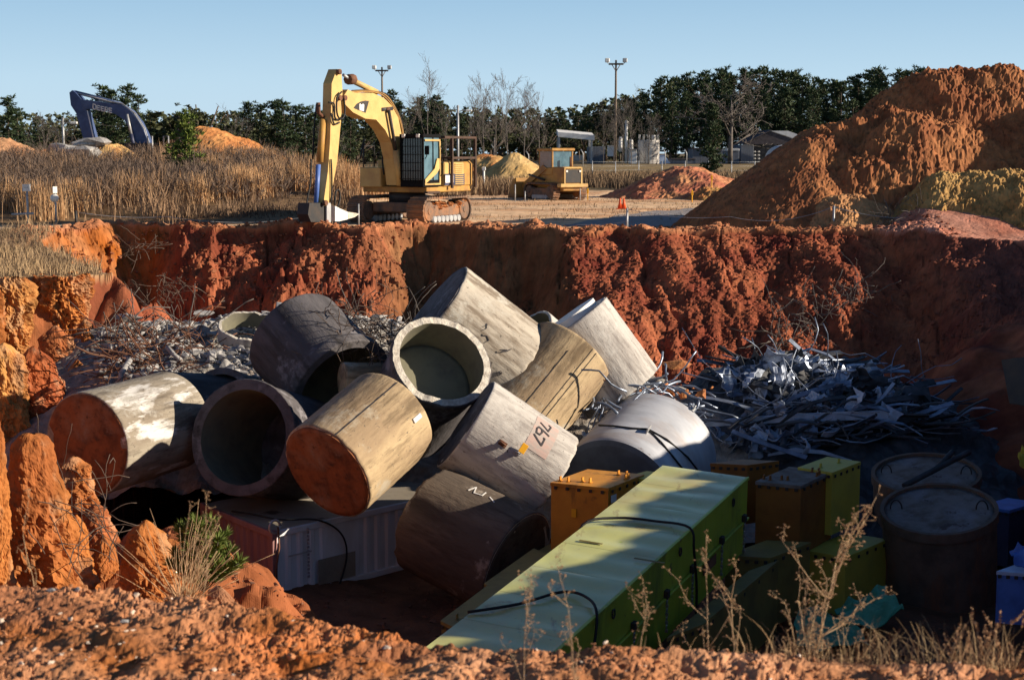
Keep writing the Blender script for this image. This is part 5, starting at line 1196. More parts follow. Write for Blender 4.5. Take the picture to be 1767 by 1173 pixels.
tr_ = track(1.0, 1.78, -2.2, 1.75, ET, 1.05, par=root); mudpile.build('caked_mud', M['mud'], tr_)['kind'] = 'stuff'; track(-1.78, -1.0, -2.2, 1.75, ET, 1.05, par=root)

# ================================================================ DARK BLUE EXCAVATOR (far left)
G2 = R(15); DO = P(262, 262, 108); DO.z = .75
f2 = Vector((-math.cos(G2), math.sin(G2), 0)); n2 = Vector((-math.sin(G2), -math.cos(G2), 0))
def D2(p): return DO + f2 * p[0] + n2 * p[1] + Vector((0, 0, p[2]))
root = thing('excavator', 'dark blue excavator with lettered boom behind the orange heap on the left', 'excavator', tuple(DO))
def dx(zx, zy, b): return hit(zx / 3.534, 100 + zy / 3.534, D2((0, b, 0)), n2)
def dplate(z, b0, th, name, mt, par=None):
    b = MB(); b.prism([dx(x, y, b0) for x, y in z], n2 * -th); o = b.build(name, mt, par or root); fix_normals(o.data); return o
boom = dplate([(490, 255), (540, 260), (640, 275), (740, 288), (790, 320), (845, 390), (880, 460), (908, 535), (905, 560), (850, 560), (820, 505), (795, 450), (760, 380), (700, 342), (640, 325), (560, 312), (525, 312), (500, 290)], .35, .7, 'boom', M['dblue'])
stick = dplate([(423, 212), (440, 198), (460, 212), (495, 252), (522, 300), (550, 400), (578, 500), (560, 545), (515, 520), (490, 430), (465, 340), (432, 290)], .28, .55, 'stick', M['dblue'])
b = MB(); b.prism([dx(x, y, .3) for x, y in [(530, 322), (536, 322), (577, 498), (570, 502)]], n2 * .02); o = b.build('stick_edge', M['bldw'], stick); fix_normals(o.data)
def dt(pts, b0, r, name, mt, par=None):
    b = MB(); b.tube([dx(x, y, b0) for x, y in pts], r, 6); return b.build(name, mt, par or root)
dt([(460, 210), (600, 245), (745, 285)], 0, .13, 'stick_cylinder', M['dblue']); dt([(775, 345), (800, 465)], .5, .10, 'boom_cylinder', M['grey']); dt([(800, 465), (815, 540)], .5, .14, 'boom_cylinder', M['navy'])
for k in range(3): dt([(600 + 5 * k, 262 - 5 * k), (740 + 4 * k, 280), (810 + 8 * k, 340), (868 + 8 * k, 430), (895 + 8 * k, 520), (905 + 12 * k, 545)], .1 + .1 * k, .04, 'hydraulic_hose', M['grey'])
dt([(470, 215), (560, 238), (690, 270)], .3, .04, 'hydraulic_hose', M['grey'])
# lettering DEERE following the boom
def letters(word, p0, p1, h, place, th, name, mt, par, lw=.24):
    GL = {'D': [[(0, 0), (0, 1), (.45, 1), (.75, .75), (.75, .25), (.45, 0), (0, 0)]], 'E': [[(.65, 0), (0, 0), (0, 1), (.65, 1)], [(0, .5), (.55, .5)]], 'R': [[(0, 0), (0, 1), (.5, 1), (.7, .85), (.7, .62), (.5, .5), (0, .5)], [(.35, .5), (.72, 0)]]}
    n = len(word)
    for i, c in enumerate(word):
        b = MB(); o = (p0[0] + (p1[0] - p0[0]) * i / n, p0[1] + (p1[1] - p0[1]) * i / n); ux, uy = (p1[0] - p0[0]) / n * .95, (p1[1] - p0[1]) / n * .95; hh = h * (1.18 if i == 0 else 1)
        for st_ in GL[c]:
            for (a, a2) in zip(st_[:-1], st_[1:]):
                dx_, dy_ = a2[0] - a[0], a2[1] - a[1]; L = math.hypot(dx_, dy_); ex_, ey_ = dx_ / L * lw / 2, dy_ / L * lw / 2
                q = [(a[0] - ex_ + ey_, a[1] - ey_ - ex_), (a2[0] + ex_ + ey_, a2[1] + ey_ - ex_), (a2[0] + ex_ - ey_, a2[1] + ey_ + ex_), (a[0] - ex_ - ey_, a[1] - ey_ + ex_)]
                b.prism([place(o[0] + ux * x, o[1] + uy * x - hh * y) for x, y in q], th)
        ob = b.build(name, mt, par); fix_normals(ob.data)
letters('DEERE', (568, 312), (690, 337), 26, lambda x, y: dx(x, y, .36), n2 * .02, 'letter', M['white'], boom)
b = MB(); T = D2; TT = lambda p: D2(p)
b.bbox(-3.6, .6, -1.4, 1.4, 1.1, 2.0, .08, TT); b.build('house', M['dblue'], root)
b = MB(); b.bbox(-.4, 1.3, -.2, 1.4, 1.3, 1.5, .03, TT); b.bbox(-.4, 1.3, -.2, 1.4, 2.6, 2.75, .03, TT)
for x in (-.35, 1.22):
    for y in (-.15, 1.32): b.bbox(x, x + .1, y, y + .1, 1.45, 2.65, .01, TT)
cb = b.build('cab', M['dark'], root); b = MB(); b.bbox(-.28, 1.2, 1.3, 1.33, 1.5, 2.6, .005, TT); b.build('window', M['glass'], cb)
b = MB(); b.bbox(-3.4, -2.2, -1.3, 1.3, 2.0, 2.3, .08, TT); b.build('cover', M['mud'], root)
for x in (-.4, -1.6, -2.8):
    b = MB(); b.tube([D2((x, 1.3, 2.0)), D2((x, 1.3, 3.2)), D2((x - .35, 1.3, 3.2)), D2((x - .35, 1.3, 2.0))], .05, 5); b.build('handrail', M['grey'], root)
track(.9, 1.7, -3, 2.2, TT, 1.2, par=root); track(-1.7, -.9, -3, 2.2, TT, 1.2, par=root)
# pale boulders next to it
for i, (a, c, D, s_) in enumerate([(122, 258, 100, 1.3), (140, 262, 99, 1.1), (150, 248, 101, .9), (163, 245, 101, .8), (112, 264, 99, .9)]):
    p = P(a, c, D); V, F = CH[(i + 3) % 8]; b = MB(); b.add([Vector((q[0] * s_ * 1.4, q[1] * s_, q[2] * s_)) + p for q in V], F.tolist()); tag(b.build('boulder', M['rub']), ['grey boulder left of the others beside the orange heap', 'low pale slab in front of the boulders by the orange heap', 'pale boulder under the tip of the blue excavator arm', 'pale boulder at the right of the group by the orange heap', 'small boulder at the far left of the pale group'][i], 'boulder', 'pale boulders by the blue excavator')

# ================================================================ TRACK LOADER
LO = P(958, 343, 96); LO.z = 0
yl = R(32); lfw = Vector((-math.sin(yl), math.cos(yl), 0)); lrt = Vector((math.cos(yl), math.sin(yl), 0))     # drives away from the camera, to the left
LT = lambda p: LO + lfw * p[0] + lrt * p[1] + Vector((0, 0, p[2]))
root = thing('track_loader', 'old yellow track loader parked in the open lot, seen from behind', 'loader', tuple(LO))
track(.72, 1.2, -1.6, 1.7, LT, 1.0, par=root); track(-1.2, -.72, -1.6, 1.7, LT, 1.0, par=root)
b = MB(); b.bbox(-1.9, -.4, -.72, .72, .55, 2.0, .06, LT); b.bbox(-.5, 1.7, -.68, .68, .5, 1.55, .05, LT); b.build('body', M['yeld'], root)
b = MB(); b.bbox(-1.95, -1.91, -.55, .55, 1.05, 1.85, .01, LT); b.build('radiator_grille', M['dark'], root)
b = MB(); b.bbox(-2.1, -1.7, -1.0, 1.0, .78, 1.0, .03, LT); b.build('rear_bumper', M['yel'], root)
for y0, y1 in ((-.66, -.56), (.56, .66)):
    b = MB(); b.bbox(-1.97, -1.92, y0, y1, 1.0, 1.95, .01, LT); b.build('grille_frame', M['yel'], root)
b = MB(); b.bbox(-1.97, -1.92, -.66, .66, 1.9, 1.98, .01, LT); b.build('grille_frame', M['yel'], root)
for y in (-.48, .48):
    b = MB(); b.bbox(-2.0, -1.95, y - .07, y + .07, 1.68, 1.8, .01, LT); b.build('rear_lamp', M['white'], root)
b = MB(); b.bbox(-.9, .75, -.85, .85, 2.95, 3.12, .04, LT)
for x in (-.8, .6):
    for y in (-.75, .68): b.bbox(x, x + .09, y, y + .09, 1.9, 3.0, .01, LT)
b.bbox(-.8, .7, -.75, .77, 1.5, 1.95, .03, LT); cb = b.build('cab', M['yeld'], root)
b = MB(); b.bbox(-.77, -.75, -.66, .66, 1.97, 2.93, .004, LT); b.build('rear_window', M['glassb'], cb)
for y in (-.73, .73):
    b = MB(); b.bbox(-.7, .58, y - .01, y + .01, 1.97, 2.93, .004, LT); b.build('side_window', M['glassb'], cb)
for y in (-.8, .8):
    b = MB(); b.prism([LT(Vector((-.3, y, 1.9))), LT(Vector((.2, y, 2.1))), LT(Vector((2.4, y, 1.0))), LT(Vector((2.6, y, .5))), LT(Vector((2.3, y, .45))), LT(Vector((1.8, y, .9)))], lrt * .12); o = b.build('lift_arm', M['yeld'], root); fix_normals(o.data)
    b = MB(); b.tube([LT(Vector((0, y, 1.2))), LT(Vector((1.7, y, 1.5)))], .07, 6); b.build('lift_cylinder', M['dark'], root)
b = MB(); pr = [(2.5, 1.3), (2.45, .2), (2.6, .06), (3.5, .05), (3.5, .12), (2.7, .16), (2.58, .3), (2.62, 1.3)]
b.prism([LT(Vector((x, -1.25, z))) for x, z in pr], lrt * 2.5)
for y in (-1.25, 1.2): b.prism([LT(Vector((x, y, z))) for x, z in [(2.5, 1.3), (2.5, .06), (3.5, .06), (3.3, .5), (2.9, 1.2)]], lrt * .05)
o = b.build('bucket', M['yeld'], root); fix_normals(o.data)
b = MB(); b.cyl(LT(Vector((-1.2, .3, 1.9))), LT(Vector((-1.2, .3, 2.6))), .06, n=8); b.build('exhaust', M['rust'], root)

# ================================================================ POSTS, SIGNS, POLES, FENCE
def post(label, px, py, D, top, r=.035, mt='grey', name='fence_post', group=None):
    p = P(px, py, D); p.z = gz(p.x, p.y) - .1 if D < 62 else max(gz(p.x, p.y), -.2) - .1
    t = P(px, top, D); b = MB(); b.cyl((p.x, D, p.z), (p.x, D, t.z), r, n=8); b.cyl((p.x, D, t.z), (p.x, D, t.z + r), r * 1.2, r * .6, n=8)
    o = b.build(name, M[mt]); tag(o, label, 'post', group); return t
GP = 'wire posts along the pit rim'
w0 = post('grey post on the rim right of the excavator in front of the cones', 1082, 395, 57.6, 361, .04, 'grey', group=GP)
w1 = post('grey post on the rim in front of the small brown heap at the right', 1438, 402, 55.9, 357, .04, 'grey', group=GP)
w2 = post('dark post on the rim at the left edge of the grass field', 132, 404, 58.5, 366, .05, 'dark', group=GP)
def wire(label, pts, r=.012, sag=.12, mt='grey'):
    b = MB(); P3 = []
    for i in range(len(pts) - 1):
        for k in range(8): t = k / 8; P3.append(pts[i].lerp(pts[i + 1], t) - Vector((0, 0, sag * 4 * t * (1 - t) * (1 + i % 2))))
    P3.append(pts[-1]); b.tube(P3, r, 4); tag(b.build('wire', M[mt]), label, 'wire')
wire('wire from the rim post past the brown heap to the ramp', [w0, P(1260, 374, 56.6), w1, P(1600, 376, 55.6)], sag=.15)
wire('thin wire running from the dark left post toward the excavator', [w2, P(290, 374, 59), P(520, 376, 60), P(560, 383, 60)], sag=.1)
wire('thin wire between the excavator track and the rim post', [P(815, 392, 59), P(900, 390, 58.5), P(1000, 388, 58), w0 - Vector((0, 0, .45))], sag=.05)
for lb, a, c, D, tp in [('thin pale post in the brown grass below the young pine', 256, 368, 72, 330), ('thin rod in the lot left of the loader', 889, 343, 92, 318), ('thin rod beside the loader bucket', 906, 345, 92, 330), ('rod right of the loader', 1001, 349, 94, 325), ('rod with a small yellow tag right of the loader', 1014, 352, 94, 325), ('rod with a yellow tag near the right end of the lot', 1194, 355, 90, 328), ('rod with an orange flag on the red topped dirt pile', 1228, 320, 96, 302), ('short white standpipe left of the yellow sand pile', 835, 306, 120, 290), ('rusty stake beside the excavator shear', 619, 378, 61, 352)]:
    p = P(a, c, D); z0 = gz(p.x, D); b = MB(); wd = .08 if 'stand' in lb else .03; t = P(a, tp, D)
    b.cyl((p.x, D, min(z0, t.z) - .1), (p.x, D, t.z), wd, n=6)
    if 'tag' in lb or 'flag' in lb: b.bbox(p.x - .06, p.x + .06, D - .05, D - .03, t.z - .30, t.z - .05, .01)
    if 'stand' in lb: b.bbox(p.x - .14, p.x + .14, D - .14, D + .14, t.z - .2, t.z + .08, .03)
    tag(b.build('marker_rod', M['white' if 'stand' in lb else 'grey' if 'tag' not in lb and 'flag' not in lb else 'tagy']), lb, 'marker')
def sign(label, px, D, top, w_, h_, bot, name='sign', cross=False, ball=False):
    z0 = gz(P(px, bot, D).x, D); t = P(px, top, D); x = t.x
    root = thing(name, label, 'sign', (x, D, z0))
    b = MB(); b.cyl((x, D, z0 - .1), (x, D, t.z - h_ * .5), .04, n=8); b.build('pole', M['grey'], root)
    b = MB(); ca_, sa_ = math.cos(R(42)), math.sin(R(42)); TR = lambda p: Vector((x + p.x * ca_ - p.y * sa_, D - .05 + p.x * sa_ + p.y * ca_, p.z)); b.bbox(-w_ * .62, w_ * .62, -.02, .005, t.z - h_, t.z, .004, TR); pn_ = b.build('sign_panel', M['white'], root)
    b = MB(); b.bbox(-w_ * .35, w_ * .35, -.026, -.021, t.z - h_ * .5, t.z - h_ * .42, .001, TR); b.build('faded_line', M['grey'], pn_)
    if cross:
        b = MB(); b.tube([P(20, 370, D - .1), P(58, 368.5, D - .1)], .045, 6); b.build('cross_pipe', M['grey'], root)
    if ball:
        b = MB(); import bmesh as _b; m_ = _b.new(); _b.ops.create_icosphere(m_, subdivisions=2, radius=.17); c_ = P(94, 342, D); b.add([v.co + c_ for v in m_.verts], [[v.index for v in f.verts] for f in m_.faces], True); m_.free(); b.build('white_float', M['white'], root)
sign('square white sign on a pipe post with a crossbar at the left edge', 46, 60.5, 318, .26, .27, 396, cross=True)
sign('small white sign with a white ball below it in the brown grass', 95, 62.5, 322, .15, .26, 372, ball=True)
for a in (1070, 1076.5):
    p = W(a, 360, 0); p.z = gz(p.x, p.y)
    b = MB(); b.bbox(p.x - .2, p.x + .2, p.y - .2, p.y + .2, p.z, p.z + .04, .01); b.cyl(p + Vector((0, 0, .04)), p + Vector((0, 0, .55)), .13, .025, n=16)
    tag(b.build('traffic_cone', M['cone']), 'left one of the two orange traffic cones in the lot' if a < 1075 else 'right one of the two orange traffic cones in the lot', 'traffic cone', 'pair of traffic cones')
def floodpole(label, px, D, top, bot, w_px):
    s = D / FX; t = P(px, top, D); z0 = P(px, bot, D).z; x = t.x
    root = thing('floodlight_pole', label, 'light pole', (x, D, z0)); b = MB(); b.cyl((x, D, z0 - .5), (x, D, t.z), .22, .13, n=8); b.build('pole', M['wood'], root)
    hw = w_px / 2 * s
    b = MB(); b.bbox(x - hw * .85, x + hw * .85, D - .3, D - .12, t.z - .7, t.z - .45, .02); b.tube([(x - hw * .5, D - .2, t.z - .6), (x, D - .15, t.z - 1.6)], .06, 5); b.tube([(x + hw * .5, D - .2, t.z - .6), (x, D - .15, t.z - 1.6)], .06, 5); b.build('crossarm', M['wood'], root)
    for sd in (-1, 1):
        b = MB(); b.bbox(x + sd * hw - .32, x + sd * hw + .32, D - .5, D, t.z - .35, t.z + .25, .08); b.cyl((x + sd * hw * .9, D - .2, t.z - .5), (x + sd * hw, D - .2, t.z - .3), .06, n=6); b.build('floodlight', M['grey' if sd > 0 else 'white'], root)
floodpole('tall wooden floodlight pole near the storage sheds', 1063, 225, 104, 284, 30)
floodpole('floodlight pole rising behind the raised excavator boom', 659, 250, 116, 285, 26)
def lamp(label, px, D, top, bot, sd):
    t = P(px, top, D); z0 = P(px, bot, D).z; root = thing('street_lamp', label, 'street lamp', (t.x, D, z0))
    b = MB(); b.cyl((t.x, D, z0 - 1), (t.x, D, t.z), .14, n=8); b.build('pole', M['grey' if sd == 1 else 'barkp'], root)
    e = P(px + 15, top + 9, D); b = MB(); b.tube(smooth([Vector((t.x, D, t.z - .8)), Vector(((t.x + e.x) / 2, D, e.z)), Vector((e.x, D, e.z))]), .06, 5); b.build('arm', M['grey'], root)
    b = MB(); b.bbox(e.x - .1, e.x + .65, D - .18, D + .18, e.z - .14, e.z + .12, .05); b.build('lamp_head', M['white'], root)
lamp('street lamp with a bent arm behind the caged cab', 790, 190, 182, 300, 1)
lamp('street lamp with a pale arm left of the blue excavator', 108, 170, 203, 262, 1)
b = MB(); p = P(853, 238, 200); b.cyl((p.x, 200, 0), (p.x, 200, p.z), .11, n=6); tag(b.build('utility_post', M['barkp']), 'bare grey pole right of the caged cab', 'pole')
for lb, L_ in (('power line crossing behind the street lamp', [P(560, 196, 210), P(790, 200, 212), P(1063, 190, 226)]), ('power line at the far left behind the blue excavator', [P(-20, 188, 180), P(108, 206, 172), P(420, 206, 190)])): wire(lb, L_, .02, .5, 'dark')
# far chain link fence
root = thing('wire_fence', 'long chain link fence with steel posts across the far side of the lot', 'fence', tuple(P(1000, 308, 172)))
xs_ = list(range(822, 1420, 40)); tops = []
for i, a in enumerate(xs_):
    D = 172 + 4 * math.sin(i); p = P(a, 308, D); z0 = gz(p.x, D); b = MB(); b.cyl((p.x, D, z0 - .1), (p.x, D, z0 + 2.0), .05, n=6); b.build('post', M['grey'], root); tops.append(Vector((p.x, D, z0 + 1.9)))
for dz in (0, -.45, -.9, -1.35):
    b = MB(); b.tube([t + Vector((0, 0, dz)) for t in tops], .012, 3); b.build('fence_wire', M['grey'], root)
for i, (a, D, tp) in enumerate([(938, 210, 257), (973, 206, 257), (1006, 208, 258), (852, 212, 250), (1148, 212, 257), (1185, 212, 258), (912, 206, 261), (941, 204, 264)]):
    t = P(a, tp, D); z0 = gz(t.x, D); b = MB(); b.tube([(t.x, D, z0 - .1), (t.x, D, t.z - .5), (t.x - .3, D - .1, t.z)], .07, 6); tag(b.build('fence_post', M['grey']), 'bent top steel post of the perimeter fence before the sheds', 'post', 'bent top perimeter fence posts')

# ================================================================ SHEDS, TANK
def pxbox(b, x0, x1, y0, y1, D, dep): 
    s = [P(x0, y1, D), P(x1, y1, D), P(x1, y0, D), P(x0, y0, D)]
    b.bbox(s[0].x, s[1].x, D, D + dep, s[0].z, s[2].z, .03)
root = thing('open_shed', 'tall open shed with a sloping pale roof left of the storage tank', 'shed', tuple(P(995, 284, 232)))
b = MB(); A_, B_ = P(963, 228, 230), P(1026, 234, 230); b.hexa([A_ + Vector((0, 0, -.7)), B_ + Vector((0, 0, -.7)), B_ + Vector((0, 8, -.2)), A_ + Vector((0, 8, -.2)), A_, B_, B_ + Vector((0, 8, .5)), A_ + Vector((0, 8, .5))]); b.build('roof', M['bldw'], root)
for a in (965, 1021):
    for dy in (0, 7): p = P(a, 233, 230); b = MB(); b.bbox(p.x - .14, p.x + .14, 230.2 + dy, 230.5 + dy, 1.1, p.z - .3, .02); b.build('column', M['grey'], root)
root2 = thing('storage_room', 'low grey building under and right of the open shed', 'building', tuple(P(1035, 284, 236))); b = MB(); pxbox(b, 1016, 1044, 253, 285, 234, 6); b.build('wall', M['bldg'], root2)
b = MB(); pxbox(b, 986, 1000, 268, 278, 239, .4); b.build('window', M['bldw'], root2); b = MB(); pxbox(b, 1001, 1006, 268, 277, 238.4, .4); b.build('bright_panel', M['white'], root2)
root = thing('silo_tank', 'ribbed pale storage tank standing behind the red topped dirt pile', 'tank', tuple(P(1125, 284, 232)))
b = MB(); c = P(1119, 284, 232); t = P(1119, 242, 232); n = 40
for i in range(22):
    z = c.z - .6 + (t.z - c.z + .6) * i / 21; r_ = 18 * 232 / FX + (.05 if i % 2 else 0)
    for q in range(n): an = 2 * math.pi * q / n; b.v.append(Vector((c.x + r_ * math.cos(an), 232 + r_ * math.sin(an), z)))
for i in range(21):
    for q in range(n): k = (q + 1) % n; b.f.append([i * n + q, i * n + k, (i + 1) * n + k, (i + 1) * n + q]); b.mi.append(0); b.sm.append(True)
b.f.append([21 * n + q for q in range(n)]); b.mi.append(0); b.sm.append(False); b.build('tank_wall', M['conc_w'], root)
b = MB(); r_ = 18 * 232 / FX
for q in range(12): an = 2 * math.pi * q / 12; b2 = MB(); b2.cyl((c.x + r_ * .95 * math.cos(an), 232 + r_ * .95 * math.sin(an), t.z), (c.x + r_ * .95 * math.cos(an), 232 + r_ * .95 * math.sin(an), t.z + .8), .035, n=4); b2.build('rail_post', M['white'], root)
b.cyl((c.x + .6, 231, t.z), (c.x + .6, 231, t.z + .7), .3, n=8); b.build('hatch', M['white'], root)
for lb, nm, args in [('white louvred unit left of the storage tank', 'white_unit', (1087, 1099, 258, 283, 228, 3)), ('white cabinet behind the bare trees left of the tank', 'white_unit', (1050, 1062, 252, 270, 229, 3)), ('low dark machine shed right of the storage tank', 'low_shed', (1158, 1200, 275, 283, 226, 4)),
                     ('small grey shed with a pale roof right of the dark young pine', 'small_shed', (1256, 1275, 258, 284, 228, 6)), ('long dark grey warehouse wall behind the dark young pine', 'warehouse', (1195, 1258, 257, 284, 236, 6))]:
    b = MB(); pxbox(b, *args); root = thing(nm, lb, 'building', tuple(P((args[0] + args[1]) / 2, args[3], args[4]))); b.build('wall', M['bldw' if 'white' in nm else 'bldg'], root)
    b = MB(); a_ = list(args); a_[2] -= 1.6 if 'white' not in nm else .6; a_[3] = args[2] + (2.5 if nm == 'small_shed' else .2); a_[0] -= 1; a_[1] += .8; a_[4] -= .3; pxbox(b, *a_); b.build('roof', M['bldw' if nm in ('small_shed', 'white_unit') else 'roofd'], root)
for i, (a, tp, bt, D) in enumerate([(1081, 212, 282, 229), (1071, 240, 262, 229), (1089, 244, 262, 229)]):
    p = P(a, tp, D); b = MB(); b.cyl((p.x, D, P(a, bt, D).z), (p.x, D, p.z), .22 if i == 0 else .3, n=8); b.cyl((p.x, D, p.z - .1), (p.x, D, p.z + .3), .34, .2, n=8); tag(b.build('white_stack', M['white']), ['tall thin white stack left of the storage tank', 'short white vessel left of the thin white stack', 'short white vessel right of the thin white stack'][i], 'stack')
b = MB(); q = [P(1138, 268, 226), P(1146, 267, 226), P(1157, 282, 226), P(1138, 283, 226)]; b.prism(q, (0, .3, 0)); o = b.build('blue_sheet', M['bluew']); fix_normals(o.data); tag(o, 'leaning pale blue panel at the right foot of the tank', 'panel')
# barn
root = thing('barn', 'long barn with a dark front and a sunlit pale roof behind the huge mound', 'barn', tuple(P(1340, 284, 236)))
Dn = 236; e0, e1, rd, e2 = P(1285, 249, Dn), P(1400, 249, Dn), P(1331, 226, Dn), P(1392, 243, Dn)
b = MB(); b.hexa([e0, e0 + Vector((0, 10, 0)), rd + Vector((0, 10, 0)), rd, e0 + Vector((0, 0, .2)), e0 + Vector((0, 10, .2)), rd + Vector((0, 10, .2)), rd + Vector((0, 0, .2))]); b.build('roof', M['roofd'], root)
b = MB(); q = [P(1331, 226, Dn), P(1360, 226, Dn), P(1392, 238, Dn), P(1384, 244, Dn)]; q2 = [v + Vector((0, .3, -.25)) for v in q]; b.hexa(q2 + q); o = b.build('lit_roof', M['bldw'], root); fix_normals(o.data)
b = MB(); q = [P(1285, 249.5, Dn + .1), P(1331, 227, Dn + .1), P(1384, 244, Dn + .1), P(1384, 249.5, Dn + .1)]; b.prism(q, (0, .3, 0)); o = b.build('gable', M['roofd'], root); fix_normals(o.data)
b = MB(); pxbox(b, 1278, 1300, 250, 284, Dn + 1, 8); b.build('wall', M['bldg'], root)
b = MB(); pxbox(b, 1300, 1400, 250, 284, Dn + 9, .4); b.build('back_wall', M['scrapd'], root)
for a in (1303, 1310):
    for z in (262, 268, 274, 280): b = MB(); pxbox(b, a - 1.4, a + 1.4, z - 1.2, z + 1.0, Dn + 2, .5); b.build('white_drum', M['white'], root)
root = thing('canopy', 'white arched canopy beside the barn, half behind the mound', 'canopy', tuple(P(1350, 284, 222)))
b = MB(); D = 222; c = P(1362, 283, D); rr = 31 * D / FX; L = []
for i in range(17): an = math.pi * i / 16; L.append(Vector((c.x - rr * math.cos(an), D, c.z + 1.05 * rr * math.sin(an) ** .7)))
L2 = [v + Vector((0, 6, 0)) for v in L]; n = 17; L3 = [v * 1 + (v - c).normalized() * -.15 for v in L]; L4 = [v + Vector((0, 6, 0)) for v in L3]
b.add(L + L2, [(i, i + 1, n + i + 1, n + i) for i in range(16)], True); b.add(L3 + L4, [(n + i, n + i + 1, i + 1, i) for i in range(16)], True); b.add(L + L3, [(i, n + i, n + i + 1, i + 1) for i in range(16)]); b.build('arch', M['bldw'], root)
for i in range(1, 16, 3): b = MB(); b.tube([L3[i] + Vector((0, -.05, 0)), L4[i]], .06, 4); b.build('rib', M['white'], root)
for i, (a, c_) in enumerate([(1328, 268), (1330, 273), (1328, 279)]): b = MB(); pxbox(b, a - 5, a + 5, c_ - 1, c_ + 1, 226, 1); tag(b.build('stacked_panel', M['bldw']), ['upper', 'middle', 'lower'][i] + ' one of three pale panels stacked by the arched canopy', 'panel', 'pale panels by the canopy')
# ================================================================ TREES
def tri_blob(V, F, c, r, g, k, flat=.8, spiky=1.0, up=0):
    """k thin leaf clumps (triangles) round a centre"""
    d = g.normal(size=(k, 3)); d /= np.linalg.norm(d, axis=1)[:, None]; d[:, 2] = np.abs(d[:, 2]) * (1 if up else np.sign(d[:, 2])) + up
    rad = r * g.uniform(.35, 1, (k, 1)); tip = c + d * rad * [1, 1, flat]; s = g.normal(size=(k, 3)); s -= (s * d).sum(1)[:, None] * d; s /= np.linalg.norm(s, axis=1)[:, None]
    base = c + d * rad * .15; wd = r * .26 / spiky
    a = base * .55 + tip * .45 + s * wd; b_ = base * .55 + tip * .45 - s * wd
    o = sum(len(v) for v in V); V.append(np.stack([base, a, tip, b_], 1).reshape(-1, 3)); F.append(o + np.arange(k * 4).reshape(k, 4))
def tree_obj(name, label, cat, group, V, F, mt, trunk, parent_loc=(0, 0, -500)):
    root = thing(name, label, cat, parent_loc, group)
    me = npmesh(name + '_crown', np.concatenate(V), np.concatenate(F), mt); addobj('crown', me, root)
    addobj('trunk', trunk.mesh('trunk', M['bark']), root); return root
def pine(seed, H=16, cb=.35, cw=2.6, nb=60, mt='pine', label='', dens=9, clump=.75, group=None, name='pine_tree', top=.25):
    g = np.random.RandomState(seed); V, F = [], []; b = MB(); lean = g.normal(size=2) * .25
    ax = lambda t: np.array([lean[0] * math.sin(t * 2), lean[1] * math.sin(t * 2.4), t * H])
    b.tube([Vector(ax(t)) for t in np.linspace(0, .97, 8)], .2, 6, rs=[.22 * (1 - t * .85) * H / 16 + .02 for t in np.linspace(0, 1, 8)])
    for i in range(nb):
        t = cb + (1 - cb) * (i + g.rand()) / nb; u_ = (t - cb) / (1 - cb)
        ln = cw * (min(1, (u_ + .12) * 3.2)) * (1 - u_ * (1 - top)) ** .8 * g.uniform(.45, 1.15); an = g.uniform(0, 6.28); rise = .15 + .5 * u_
        p0 = ax(t); d = np.array([math.cos(an), math.sin(an), rise]); p1 = p0 + d * ln * .95
        b.tube([Vector(p0), Vector(p1)], .035, 3)
        for q in range(3 if ln > 1 else 2):
            f = 1 - q * .36 * g.uniform(.6, 1.1); c = p0 + d * ln * f + g.normal(size=3) * .18; tri_blob(V, F, c, clump * g.uniform(.6, 1.2), g, dens, .9, 2.4, .15)
    tri_blob(V, F, ax(1.0), clump, g, dens * 2, 1.1, 1.6, .3)
    return tree_obj(name, label, 'tree', group, V, F, M[mt], b)
def broad(seed, H=9, W_=4, mt='leaf', label='', k=150, dens=16, group=None, name='evergreen_tree'):
    g = np.random.RandomState(seed); V, F = [], []; b = MB(); b.tube([(0, 0, 0), (.1, 0, H * .3), (0, .1, H * .7)], .2, 6, rs=[.25, .18, .06])
    lob = [(g.normal(size=3) * [W_ * .45, W_ * .45, H * .16] + [0, 0, H * .6], g.uniform(.3, .55)) for _ in range(8)]
    for i in range(k):
        c0, s_ = lob[g.randint(8)]; d = g.normal(size=3); d /= np.linalg.norm(d); c = c0 + d * s_ * np.array([W_, W_, H * .42]) * g.uniform(.5, 1)
        if c[2] < H * .12: continue
        tri_blob(V, F, c, .62 * g.uniform(.5, 1.2), g, dens, .7, .8)
    for i in range(14): an = g.uniform(0, 6.28); b.tube([(0, 0, H * .3), (math.cos(an) * W_ * .6, math.sin(an) * W_ * .6, H * g.uniform(.5, .95))], .05, 4)
    return tree_obj(name, label, 'tree', group, V, F, M[mt], b)
